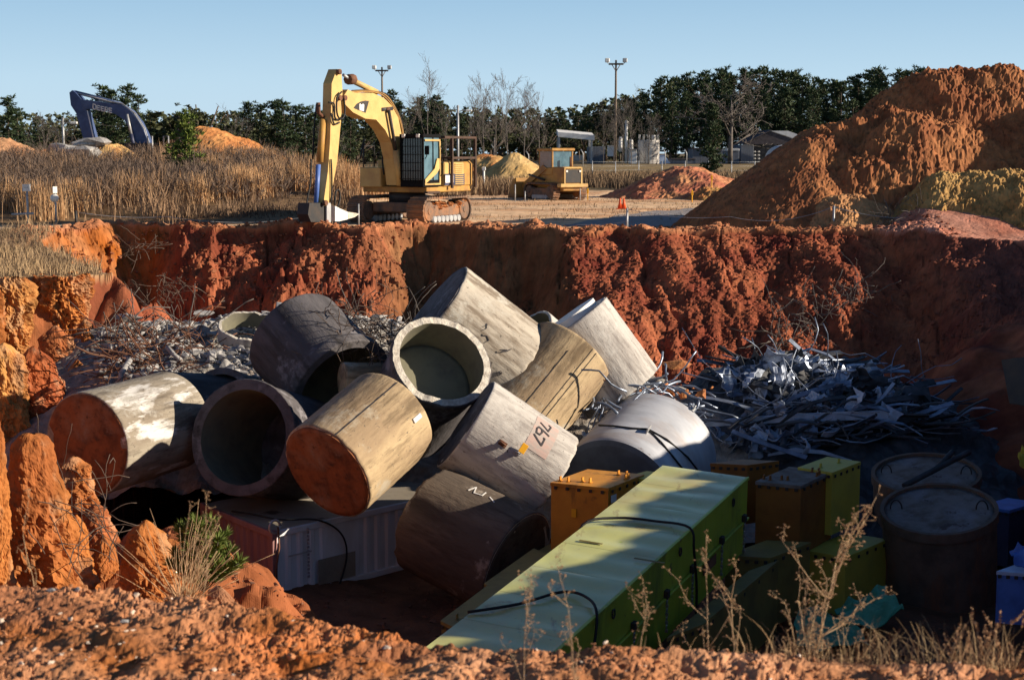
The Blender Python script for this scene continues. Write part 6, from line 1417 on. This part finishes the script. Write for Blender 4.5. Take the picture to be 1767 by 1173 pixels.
def bare(seed, H=13, label='', mt='barkp', spread=.5, lv=5, group=None, name='bare_tree', r0=.12, nstart=7, rmin=.013):
    g = np.random.RandomState(seed); b = MB(); root = thing(name, label, 'tree', (0, 0, -500), group); tw = MB()
    def grow(p, d, L, r, l):
        m = 3; pts = [p]; 
        for i in range(m): d = (d + Vector(g.normal(size=3)) * .13 + Vector((0, 0, .05))).normalized(); pts.append(pts[-1] + d * L / m)
        (b if l < 1 else tw).tube(pts, r, 4 if l < 2 else 3, rs=[max(rmin, r * (1 - .35 * i / m)) for i in range(m + 1)])
        if l < lv:
            for k in range(3 if l < 3 else 2 + g.randint(2)):
                a = pts[g.randint(1, m + 1)]; nd = (d + Vector(g.normal(size=3)) * spread).normalized(); grow(a, nd, L * g.uniform(.55, .8), max(rmin, r * .6), l + 1)
    p = Vector((0, 0, 0)); tr = [p, Vector((.1, 0, H * .25)), Vector((-.05, .1, H * .5)), Vector((0, 0, H * .85))]; b.tube(tr, r0, 6, rs=[r0, r0 * .8, r0 * .5, .03])
    for i in range(nstart):
        t = .22 + .68 * i / nstart; an = g.uniform(0, 6.28); grow(Vector((0, 0, H * t)), Vector((math.cos(an) * (spread + .25), math.sin(an) * (spread + .25), .75)).normalized(), H * (.26 if t < .6 else .18), r0 * .42 * (1.2 - t), 1)
    me = b.mesh('trunk', M[mt]); addobj('trunk', me, root); addobj('branches', tw.mesh('branches', M[mt]), root); return root
GR = 'pines of the stand behind the sheds'; GLf = 'trees of the left tree line'; GM = 'distant tree line behind the loader'; GB = 'bare trees before the tree line'
pines = [pine(100 + i, 17, cb=.12 + .05 * i, cw=2.9, nb=84, dens=15, clump=.95, group=GR, label='tall dark green pine in the stand behind the sheds and the huge mound') for i in range(4)]
broads = [broad(200 + i, 9, 3.4, group=GLf, label='bushy dark evergreen in the left tree line') for i in range(3)]
bares = [bare(300 + i, 13, spread=.30 + .06 * i, group=GB, label='leafless pale tree before the distant tree line') for i in range(3)]
used = {}
LM = [(8, 'the left edge'), (70, 'the left street lamp'), (130, 'the tip of the blue arm'), (190, 'the blue lettered boom'), (235, 'the foot of the blue boom'), (315, 'the small bright pine'), (365, 'the orange pile'), (430, 'the orange pile foot'), (500, 'the mid left tree gap'), (555, 'the yellow stick'), (610, 'the yellow boom arch'), (659, 'the boom floodlight pole'), (700, 'the cab front'), (745, 'the cab roof'), (790, 'the cab street lamp'), (853, 'the bare grey pole'), (890, 'the pale sand pile'), (930, 'the loader bucket'), (965, 'the loader cab'), (1000, 'the open shed'), (1063, 'the tall floodlight pole'), (1090, 'the white louvred unit'), (1125, 'the storage tank'), (1165, 'the machine shed'), (1200, 'the warehouse wall'), (1229, 'the lone young pine'), (1262, 'the broad leafless tree'), (1300, 'the barn drums'), (1340, 'the barn roof'), (1380, 'the arched canopy'), (1420, 'the low mound shoulder'), (1470, 'the middle mound shoulder'), (1530, 'the steep mound flank'), (1590, 'the upper mound flank')]
def lmk(px):
    q = min(LM, key=lambda t: abs(t[0] - px)); d = px - q[0]
    return ('above ' if abs(d) < 7 else 'just left of ' if d < 0 else 'just right of ') + q[1]
KND = {'tall dark green pine in the stand behind the sheds and the huge mound': 'tall dark pine in the back rows', 'dark pine in the front row of the stand behind the sheds': 'dark pine in the front row', 'dark green pine in the tree line left of the yellow excavator': 'dark green pine', 'bushy dark evergreen in the back of the left tree line': 'bushy dark evergreen', 'distant pine in the low tree line behind the loader and shed': 'distant small pine', 'distant rounded tree in the low line behind the loader and shed': 'distant rounded tree', 'low dark tree at the foot of the distant tree line': 'low dark tree', 'slender leafless tree before the distant tree line': 'slender leafless tree', 'greyish leafless tree blending into the tree line': 'greyish leafless tree', 'low shrubby evergreen at the foot of the left tree line': 'low shrubby evergreen', 'round topped evergreen behind the orange pile and young pine': 'round topped evergreen', 'taller pine rising above the distant line near the boom': 'taller pine on the skyline', 'pine top showing over the huge mound': 'pine top showing over the huge mound'}
def plant(proto, px, D, top, Hn, base=None, wide=1.0, label=None, group=None, rz=None):
    """proto of native height Hn; its top meets the pixel row `top`"""
    p = P(px, top, D); z0 = gz(p.x, D) if base is None else base; s_ = (p.z - z0) / Hn
    if s_ < .15: return
    r_ = rz if rz is not None else random.uniform(0, 6.28)
    if label in KND: label = KND[label] + ' ' + lmk(px) if px < 1640 else KND[label]
    if id(proto) in used: o = dup(proto, (p.x, D, z0 - .1), r_, (s_ * wide, s_ * wide, s_), label, group)
    else:
        used[id(proto)] = 1; o = proto; o.location = (p.x, D, z0 - .1); o.rotation_euler = (0, 0, r_); o.scale = (s_ * wide, s_ * wide, s_)
        if label: o['label'] = label
        if group: o['group'] = group
    return o
rr = random.Random(12)
# the right hand stand
prof = [(1040, 208), (1080, 180), (1110, 165), (1128, 142), (1150, 140), (1180, 128), (1215, 122), (1250, 125), (1300, 122), (1340, 122), (1380, 135), (1430, 138), (1480, 135), (1520, 128), (1550, 125), (1600, 135), (1660, 150), (1740, 160), (1800, 170)]
for row, (D, st_, dy) in enumerate([(262, 23, 0), (275, 27, 4), (250, 31, 26)]):
    a = 1070 + 7 * row
    while a < 1640:
        t = np.interp(a, [q[0] for q in prof], [q[1] for q in prof]) + rr.uniform(-6, 14) + dy + (rr.uniform(0, 20) if row == 2 else 0)
        plant(pines[rr.randrange(4)], a, D + rr.uniform(-5, 5), t, 17, wide=rr.uniform(1.0, 1.35), label='tall dark green pine in the stand behind the sheds and the huge mound' if row < 2 else 'dark pine in the front row of the stand behind the sheds', group=GR)
        a += st_ * rr.uniform(.7, 1.3)
for a, t in ((1742, 133), (1765, 139), (1590, 124)): plant(pines[rr.randrange(4)], a, 270, t, 17, label='pine top showing over the huge mound', group='pine tops over the mound')
# left line
GL2 = 'pines of the left tree line'
for a, D, t, w_ in [(8, 170, 172, 1.2), (30, 176, 190, 1), (62, 190, 208, 1), (-30, 175, 185, 1.2), (175, 178, 152, 1.15), (192, 182, 160, 1.0), (226, 178, 152, 1.05), (240, 185, 168, .9), (160, 190, 185, 1), (262, 190, 196, 1), (430, 176, 180, 1.2), (447, 180, 184, 1.1), (470, 178, 178, 1.2), (488, 176, 180, 1.1), (508, 182, 186, 1), (528, 178, 188, 1.2), (548, 180, 195, 1.2), (415, 186, 196, 1), (600, 190, 205, 1.2), (580, 186, 200, 1.2), (560, 196, 196, 1)]:
    plant(pines[rr.randrange(4)], a, D, t, 17, wide=w_ * 1.25, label='dark green pine in the tree line left of the yellow excavator', group=GL2)
for i, a in enumerate(range(-30, 640, 21)):
    plant(broads[rr.randrange(3)], a + rr.uniform(-8, 8), 196 + rr.uniform(-8, 8), 214 + rr.uniform(-10, 8), 9.6, wide=1.5, label='bushy dark evergreen in the back of the left tree line', group=GLf)
for a, t, w_ in ((345, 164, 1.15), (318, 180, 1.0), (375, 180, 1.0), (300, 195, 1)): plant(broads[rr.randrange(3)], a, 172, t, 9.6, wide=w_ * 1.3, label='round topped evergreen behind the orange pile and young pine', group='round evergreens behind the orange pile')
for a in (60, 85, 120, 205, 290): plant(broads[rr.randrange(3)], a, 150, 246, 9.6, wide=2, label='low shrubby evergreen at the foot of the left tree line', group='low evergreens left')
# middle, far
for i, a in enumerate(range(640, 1110, 15)):
    D = 330 + rr.uniform(-20, 25); t = np.interp(a, [640, 700, 745, 800, 900, 1000, 1060, 1110], [178, 178, 178, 192, 192, 186, 172, 150]) + rr.uniform(-5, 12)
    plant((pines if rr.random() < .45 else broads)[rr.randrange(3)], a, D, t, 17 if 0 else (17 if False else 12), wide=1.3, label='distant dark tree in the low line behind the loader and shed', group=GM) if False else None
    k = rr.randrange(3)
    if rr.random() < .5: plant(pines[k], a, D, t, 17, wide=1.5, label='distant pine in the low tree line behind the loader and shed', group=GM)
    else: plant(broads[k], a, D, t, 9.6, wide=1.3, label='distant rounded tree in the low line behind the loader and shed', group=GM)
for i, a in enumerate(range(600, 1120, 24)):
    plant(broads[rr.randrange(3)], a + rr.uniform(-6, 6), 300 + rr.uniform(-10, 10), 222 + rr.uniform(-8, 10), 9.6, wide=1.8, label='low dark tree at the foot of the distant tree line', group=GM)
for a, t in ((668, 162), (745, 170), (722, 172), (762, 180)): plant(pines[rr.randrange(3)], a, 250, t, 17, wide=1.5, label='taller pine rising above the distant line near the boom', group='taller pines near the boom')
# bare trees
for a, D, t, w_ in [(738, 190, 128, .9), (770, 200, 185, .9), (834, 205, 138, .9), (875, 200, 134, .9), (905, 205, 150, 1), (930, 210, 165, 1), (855, 215, 160, 1), (812, 212, 170, .9), (1042, 214, 190, .7), (1075, 212, 178, .9), (1090, 216, 172, .8), (1060, 218, 195, .8), (1112, 226, 205, .8), (700, 196, 186, .9)]:
    plant(bares[rr.randrange(3)], a, D, t, 13, base=.6, wide=w_, label='slender leafless tree before the distant tree line', group=GB)
big = bare(340, 12, spread=.55, label='broad leafless tree with pale limbs before the dark pine stand', r0=.3, nstart=11, rmin=.03, lv=5); del_ = plant(big, 1262, 226, 148, 11.5, wide=1.5)
for a, t in ((1120, 200), (75, 200), (100, 205), (400, 200), (570, 215)): plant(bares[rr.randrange(3)], a, 160 if a < 600 else 222, t, 13, wide=1.3, label='greyish leafless tree blending into the tree line', group='leafless trees in the tree line')
yp = pine(120, 9.5, cb=.10, cw=2.3, nb=170, dens=22, clump=.62, label='dark young pine standing alone before the sheds right of the tank', name='young_pine', top=.2)
plant(yp, 1229, 150, 183, 9.6, wide=.85)
sp = pine(121, 3.4, cb=.02, cw=.95, nb=90, mt='pinel', dens=22, clump=.36, label='small bright green pine growing in the dry grass below the blue excavator', name='small_pine', top=.2)
plant(sp, 315, 84, 204, 3.4, wide=1.05)
# woods behind everything
V, F = [], []; g = np.random.RandomState(77)
for i in range(4200):
    a = g.uniform(-120, 1900); D = g.uniform(340, 400); s_ = D / FX; tp = np.interp(a, [-120, 560, 640, 1000, 1080, 1130, 1900], [200, 196, 190, 188, 168, 142, 140]); y = g.uniform(tp, 292); c = np.array(P(a, y, D)); tri_blob(V, F, c, 1.6, g, 12, .9, 1.2)
tag(addobj('far_woods', npmesh('far_woods', np.concatenate(V), np.concatenate(F), M['leaf'])), 'dark mass of woodland closing the view behind the tree lines', 'woods', kind='stuff')

# ================================================================ GRASS
def blades(name, label, xy, H, wd, cols, seed=0, lean=.25, seg=2, cat='grass'):
    g = np.random.RandomState(seed); n = len(xy); z = terrain(xy[:, 0], xy[:, 1])[0]; an = g.uniform(0, 6.28, n); tw = np.stack([np.cos(an), np.sin(an), 0 * an], 1)
    ln = g.normal(size=(n, 3)) * lean; ln[:, 2] = 0; h = H[:, None]
    base = np.stack([xy[:, 0], xy[:, 1], z - .03], 1); V = []; 
    for k in range(seg + 1):
        t = k / seg; c = base + np.array([0, 0, 1.0]) * h * t + ln * h * t * t; c[:, 2] -= (np.abs(ln).sum(1) * H * t * t * .3); w_ = wd * (1 - .8 * t); V += [c - tw * w_, c + tw * w_]
    V = np.stack(V, 1); m = 2 * seg + 2; F = []
    for k in range(seg): F.append(np.stack([np.arange(n) * m + q for q in (2 * k, 2 * k + 1, 2 * k + 3, 2 * k + 2)], 1))
    C = np.repeat(cols[:, None], m, 1).reshape(-1, 3)
    V = V.reshape(-1, 3); org = np.array([V[:, 0].mean(), V[:, 1].mean(), V[:, 2].min()])
    return tag(addobj(name, npmesh(name, V - org, np.concatenate(F), M['grass'], False, C), None, Vector(org)), label, cat, kind='stuff')
g = np.random.RandomState(5)
def field(n, u0, u1, y0, y1, dens=None):
    y = y0 + (y1 - y0) * g.rand(n) ** .9; u = g.uniform(u0, u1, n); xy = np.stack([u * y, y], 1)
    if dens is not None: xy = xy[g.rand(n) < dens(xy)]
    return xy
den = lambda q: np.clip(1.2 * (1 - sst(-.125, -.085, q[:, 0] / q[:, 1] + .012 * fbm(q[:, 0] * .3, q[:, 1] * .3))) * (.05 + .95 * sst(64.5, 68, q[:, 1] + 2.5 * fbm(q[:, 0] * .3, q[:, 1] * .3))) * np.clip(.75 + 1.9 * fbm(q[:, 0] * .35 + 8, q[:, 1] * .18, o=3), .12, 1), 0, 1)
xy = field(62000, -.42, -.075, 61, 104, den); c1 = fbm(xy[:, 0] * .22, xy[:, 1] * .12, o=3); c2 = fbm(xy[:, 0] * .9, xy[:, 1] * .7, o=2)
tn = np.clip(.36 + 1.7 * c1 + .9 * c2 + .12 * g.normal(size=len(xy)) + .35 * sst(-.2, -.12, xy[:, 0] / xy[:, 1]), 0, 1)[:, None]
cols = np.array([.075, .052, .042]) * (1 - tn) + np.array([.30, .19, .115]) * tn
Hh = (.28 + .72 * tn[:, 0]) * g.uniform(.4, 1.2, len(xy)) * np.clip(1 + 1.0 * c1, .35, 1.7)
blades('dry_grass_field', 'tall dry brown grass covering the slope left of the excavator', xy, Hh, .022, cols, 1, .26)
# plumes of pale broomsedge
cl = []
for a, y, D, n in [(400, 330, 72, 260), (440, 335, 72, 240), (415, 320, 74, 260), (340, 345, 70, 160), (130, 350, 68, 220), (20, 355, 68, 140), (60, 355, 67, 160), (460, 300, 80, 180), (520, 310, 76, 240), (560, 320, 74, 240), (600, 330, 74, 260), (630, 330, 76, 200), (545, 300, 84, 200), (500, 290, 86, 160), (580, 290, 86, 200), (610, 300, 82, 200), (650, 310, 80, 120), (370, 300, 84, 150), (230, 350, 70, 120), (85, 365, 65, 120), (465, 280, 92, 120)]:
    n = int(n * 1.7); p = P(a, y, D); cl.append(np.stack([p.x + g.normal(size=n) * .38, D + g.normal(size=n) * .45], 1))
xy = np.concatenate(cl); tn = g.rand(len(xy), 1); cols = np.array([.42, .22, .10]) * (1 - tn) + np.array([.58, .38, .21]) * tn
blades('dry_grass_clumps', 'pale upright plumes of dry grass standing out of the brown field', xy, g.uniform(.7, 1.6, len(xy)), .016, cols, 2, .12)
# dark shrubs in the field
V, F = [], []
for a, y, D, s_ in [(60, 320, 76, 1.4), (150, 300, 84, 1.8), (200, 320, 80, 1.6), (255, 330, 78, 1.4), (100, 345, 70, .9), (300, 335, 78, 1.3), (330, 355, 70, 1.0), (30, 300, 86, 2), (370, 320, 80, 1.3), (480, 320, 84, 1.0), (240, 300, 90, 2), (120, 280, 92, 2), (350, 280, 96, 2)] + [(g.uniform(-20, 560) * (1 if i % 3 else .6), 0, 66 + 32 * g.rand(), g.uniform(.7, 1.5)) for i in range(75)]:
    p = P(a, 300, D); z = gz(p.x, D)
    for k in range(int(60 * s_)): c = np.array([p.x, D, z + .5]) + g.normal(size=3) * [s_ * 1.0, s_ * .6, .3]; tri_blob(V, F, c, .5, g, 9, 1.1, 9, .3)
tag(addobj('brown_shrubs', npmesh('brown_shrubs', np.concatenate(V), np.concatenate(F), mat('dead_brush', (.10, .07, .055), (.17, .12, .09), sc=2, bump=0))), 'dark leafless brush scattered through the dry grass field', 'brush', kind='stuff')
# ledge grass (left), lot tufts, fence strip
xy = field(9000, -.40, -.262, 39.5, 56, lambda q: pit_depth(q[:, 0], q[:, 1])[0] < .5); tn = np.clip(.4 + fbm(xy[:, 0] * .8, xy[:, 1] * .8) + .2 * g.normal(size=len(xy)), 0, 1)[:, None]
blades('ledge_grass', 'short dry grass on the ledge above the left clay cliff', xy, g.uniform(.15, .5, len(xy)), .012, np.array([.17, .12, .08]) * (1 - tn) + np.array([.46, .32, .18]) * tn, 3, .3)
xy = field(9000, -.06, .18, 66, 100, lambda q: (fbm(q[:, 0] * .25, q[:, 1] * .6, o=3) > .12) * .8); tn = g.rand(len(xy), 1)
blades('lot_grass', 'sparse low dry tufts on the bare lot behind the excavator', xy, g.uniform(.06, .22, len(xy)), .02, np.array([.16, .11, .07]) * (1 - tn) + np.array([.40, .27, .15]) * tn, 4, .3)
xy = field(26000, -.05, .20, 104, 176, lambda q: (q[:, 1] > 128 + 14 * fbm(q[:, 0] * .1, q[:, 1] * .1)) | (q[:, 0] / q[:, 1] < .02)); tn = np.clip(.4 + .9 * fbm(xy[:, 0] * .15, xy[:, 1] * .1) + .2 * g.normal(size=len(xy)), 0, 1)[:, None]
blades('far_dry_grass', 'band of dry brown grass before the chain link fence', xy, g.uniform(.5, 1.3, len(xy)), .05, np.array([.13, .09, .06]) * (1 - tn) + np.array([.36, .24, .14]) * tn, 5, .2)
# straggly brush on pit walls
tangle('wall_brush', [(270, 505, 52, 30, 12), (160, 520, 50, 8, 16), (240, 430, 56, 14, 6), (300, 500, 51.5, 20, 10)], 140, .012, M['bark'], 'thin dead brush clinging to the shadowed left wall of the pit', 'brush', seed=41, up=1.2, lmin=.3, lmax=.9)
tangle('wall_brush', [(1430, 520, 50, 26, 16), (1480, 505, 50, 26, 14), (1380, 560, 49, 20, 16), (1340, 590, 48, 20, 12)], 130, .011, M['barkp'], 'thin leafless brush on the shaded right part of the far wall', 'brush', seed=42, up=1.0, lmin=.4, lmax=1.3)
tangle('rim_brush', [(1530, 380, 56, 14, 6), (1560, 370, 56, 16, 8), (1590, 372, 55.6, 12, 6)], 110, .010, M['barkp'], 'dry brush at the foot of the small brown heap', 'brush', seed=43, up=1.4, lmin=.4, lmax=1.2)
tangle('root_tangle', [(100, 800, 24, 40, 30), (190, 900, 20, 30, 24), (150, 900, 18, 40, 40)], 46, .006, M['bark'], 'wiry roots and dead stems in front of the leftmost pipe', 'brush', seed=44, up=1.0, lmin=.3, lmax=1.0)
# ================================================================ NEAR BANK: pebbles, weeds, grass
n = 5200; y = g.uniform(4.3, 6.6, n); u = g.uniform(-.40, .40, n); x = u * y; okm = ~pit_depth(x, y)[0]; x, y = x[okm], y[okm]; z = terrain(x, y)[0]
s_ = .004 + .016 * g.rand(len(x)) ** 3.2; s_[::45] *= 1.8
c = np.array([.50, .22, .10]) * (1 - g.rand(len(x), 1) * .5); w_ = g.rand(len(x)) < .10; c[w_] = np.array([.62, .50, .40])
scatter('pebbles', np.stack([x, y, z + s_ * .3], 1), s_, M['peb'], 'pebbles and clay clods strewn over the near bank', 'pebbles', c, flat=.8, seed=5)
for i, (a, b_, s2, lb) in enumerate([(87, 1018, .022, 'white stone near the crest of the near bank at the left'), (215, 1075, .02, 'pale stone lying below the crest at the lower left'), (1030, 1150, .016, 'round orange clod on the crest below the long green crate')]):
    p = W(a, b_ + 6, 1.1); p.z = gz(p.x, p.y) + s2 * .5; V, F = CH[i]; b = MB(); b.add([Vector(q) * s2 + p for q in V], F.tolist()); tag(b.build('stone', M['rub' if i < 2 else 'mud']), lb, 'stone')
def crest_y(px): return float(np.interp(px, [q[0] for q in crest_px], [q[1] for q in crest_px]))
def weed(px, hpx, D, label, seed, branches=10, lean=0.0, r=.0035, heads=5, spread=.5, group=None, hz=None, hr=.005):
    g = np.random.RandomState(seed); x = P(px, 1150, D).x; z0 = gz(x, D) if hz is None else hz; H = hpx * D / FX
    root = thing('dry_weed', label, 'weed', (x, D, z0), group); b = MB(); k = MB()
    def stem(p, d, L, r, lv):
        m = 5; pts = [p]
        for i in range(m): d = (d + Vector(g.normal(size=3)) * .10 + Vector((0, 0, .06))).normalized(); pts.append(pts[-1] + d * L / m)
        b.tube(pts, r, 5, rs=[r * (1 - .5 * i / m) for i in range(m + 1)])
        if lv < 2:
            for i in range(branches if lv == 0 else 3):
                q = pts[min(m, max(1, int(1 + (m) * (i + g.rand()) / (branches if lv == 0 else 3))))]; nd = (d + Vector(g.normal(size=3)) * spread + Vector((0, 0, .1))).normalized(); stem(q, nd, L * g.uniform(.22, .42) * (1 if lv == 0 else .9), r * .55, lv + 1)
        if lv >= 1:
            for i in range(heads):
                c = pts[-1 - (i % 3)] + Vector(g.normal(size=3)) * .012
                V, F = CH[g.randint(8)]; k.add([Vector(q) * hr * g.uniform(.6, 1.4) + c for q in V], F.tolist()); b.tube([pts[-1 - (i % 3)], c], r * .5, 3)
    stem(Vector((x, D, z0 - .02)), Vector((lean, 0, 1)).normalized(), H, r, 0)
    b.build('stem', M['weed'], root); k.build('seed_heads', M['weedk'], root)['kind'] = 'stuff'; return root
GW = 'dry weeds along the near crest'
weed(1378, 345, 5.35, 'tallest dry weed in front of the brown and olive crates', 1, 15, .02, .0042, 8, .42, GW)
weed(1368, 300, 5.45, 'bushy dry weed right beside the tallest one', 2, 13, -.04, .0035, 8, .45, GW)
weed(1275, 245, 5.3, 'thin forked dry weed left of the tallest weed', 3, 7, -.10, .003, 4, .5, GW)
weed(1210, 250, 5.3, 'straggly dry weed before the dark green crate', 4, 6, .05, .0028, 4, .5, GW)
weed(1460, 210, 5.4, 'dry weed leaning right before the pale olive crate', 5, 7, .22, .003, 5, .5, GW)
weed(1000, 190, 4.6, 'faint thin weed in front of the long green crate', 6, 6, -.1, .0018, 3, .5, GW, gz(P(1000, 1150, 5.0).x, 5.0))
weed(905, 220, 4.7, 'pale blurred weed before the near end of the long crate', 7, 6, -.2, .0018, 3, .4, GW, gz(P(905, 1150, 5.0).x, 5.0) - .02)
weed(1100, 150, 5.2, 'small dry weed beside the near end of the crate side', 8, 6, .1, .0022, 4, .6, GW)
weed(350, 140, 5.8, 'short dry weed below the green pine seedling', 9, 5, .2, .002, 3, .5, GW)
weed(440, 110, 7.0, 'dark small weed in front of the container corner', 10, 7, .1, .003, 4, .7, GW, -.0)
weed(60, 200, 6.2, 'thin dry weed before the big clay pillar', 11, 4, .05, .0025, 2, .3, GW)
weed(110, 150, 6.4, 'dry twig leaning right before the clay pillar', 12, 4, .35, .0025, 2, .4, GW)
weed(300, 170, 6.6, 'long thin twig arching before the leftmost pipe', 13, 6, .15, .0022, 2, .5, GW, .75)
# grass fringe on the right crest
n = 2300; px = 1280 + 490 * g.rand(n) ** .8; px[:200] = g.uniform(1100, 1300, 200); yy = g.uniform(5.05, 5.6, n); x = (px - 883.5) / FX * yy; xy = np.stack([x, yy], 1)
tn = g.rand(n, 1); cl = 1 + .5 * fbm(x * 5, yy * 3)
H_ = g.uniform(.05, .20, n) * cl * np.interp(px, [1100, 1300, 1400, 1767], [.4, .7, 1, 1.1])
blades('fringe_grass', 'dry tan grass fringe along the near crest at the lower right', xy, H_, .0016, np.array([.34, .21, .11]) * (1 - tn) + np.array([.62, .44, .25]) * tn, 6, .35, seg=3)
for i, (a, D, h, m, lb) in enumerate([(1690, 5.25, .34, 120, 'tall seed bearing grass clump before the nearer cask'), (1745, 5.15, .27, 90, 'grass clump at the right edge before the blue crate'), (1600, 5.3, .20, 70, 'grass clump left of the tall one'), (1530, 5.3, .17, 60, 'short grass clump right of the pale green tarp')]):
    x0 = P(a, 1150, D).x; xy = np.stack([x0 + g.normal(size=m) * .02, D + g.normal(size=m) * .02], 1); tn = g.rand(m, 1)
    o = blades('grass_clump', lb, xy, h * g.uniform(.5, 1.1, m), .0018, np.array([.36, .22, .12]) * (1 - tn) + np.array([.66, .46, .26]) * tn, 7 + i, .30, seg=3); del o['kind']; o['group'] = 'tall dry grass clumps on the near crest'
    if i < 2:
        b = MB(); 
        for q in range(26 if i == 0 else 16):
            e = Vector((x0, D, gz(x0, D))) + Vector((g.normal() * .06 - .03, g.normal() * .03, h * g.uniform(.55, 1.05))); d = Vector((g.normal() * .4, g.normal() * .3, 1)).normalized()
            for w2 in range(7): V, F = CH[g.randint(8)]; b.add([Vector(v) * .0032 + e + d * .009 * w2 + Vector(g.normal(size=3)) * .003 for v in V], F.tolist())
        b.v = [v - o.location for v in b.v]; me = b.mesh('seed_heads', M['weedk']); addobj('seed_heads', me, o)['kind'] = 'stuff'
# green seedling with dry stems at the left
def bush(px, py, D, w_, h_, label, n=900):
    p = P(px, py, D); V, F = [], []; root = thing('pine_seedling', label, 'shrub', (p.x, D, p.z)); b = MB(); g = np.random.RandomState(9)
    for i in range(46):
        d = np.array([g.normal() * .5, g.normal() * .35, g.uniform(.4, 1)]); d /= np.linalg.norm(d); e = d * [w_, w_ * .6, h_] * g.uniform(.45, 1); b.tube([p, p + Vector(e * .5) + Vector((0, 0, .05)), p + Vector(e)], .008, 4)
        for t in (.45, .7, .85, 1.0): tri_blob(V, F, e * t, .14, g, n // 46, 1, 5.5, .15)
    addobj('needles', npmesh('needles', np.concatenate(V), np.concatenate(F), M['pinel']), root); b.build('stems', M['bark'], root)
bush(352, 1022, 16, .52, .80, 'green pine seedling beside the rust red end of the container', 4200)
g = np.random.RandomState(19)
b = MB()
for i in range(70):
    p = P(318 + g.normal() * 6, 1052, 13 + g.normal() * .1); d = Vector((g.normal() * .42 + .08, g.normal() * .25, 1)).normalized(); L = g.uniform(.35, .95); pts = [p]
    for k in range(5): d = (d + Vector((g.normal() * .07 + .03, 0, -.05))).normalized(); pts.append(pts[-1] + d * L / 5)
    b.tube(pts, .0042, 4, rs=[.005, .0045, .004, .003, .0025, .002])
tag(b.build('dead_bush', M['weed']), 'fan of pale dry stems in front of the green pine seedling', 'dry plant')
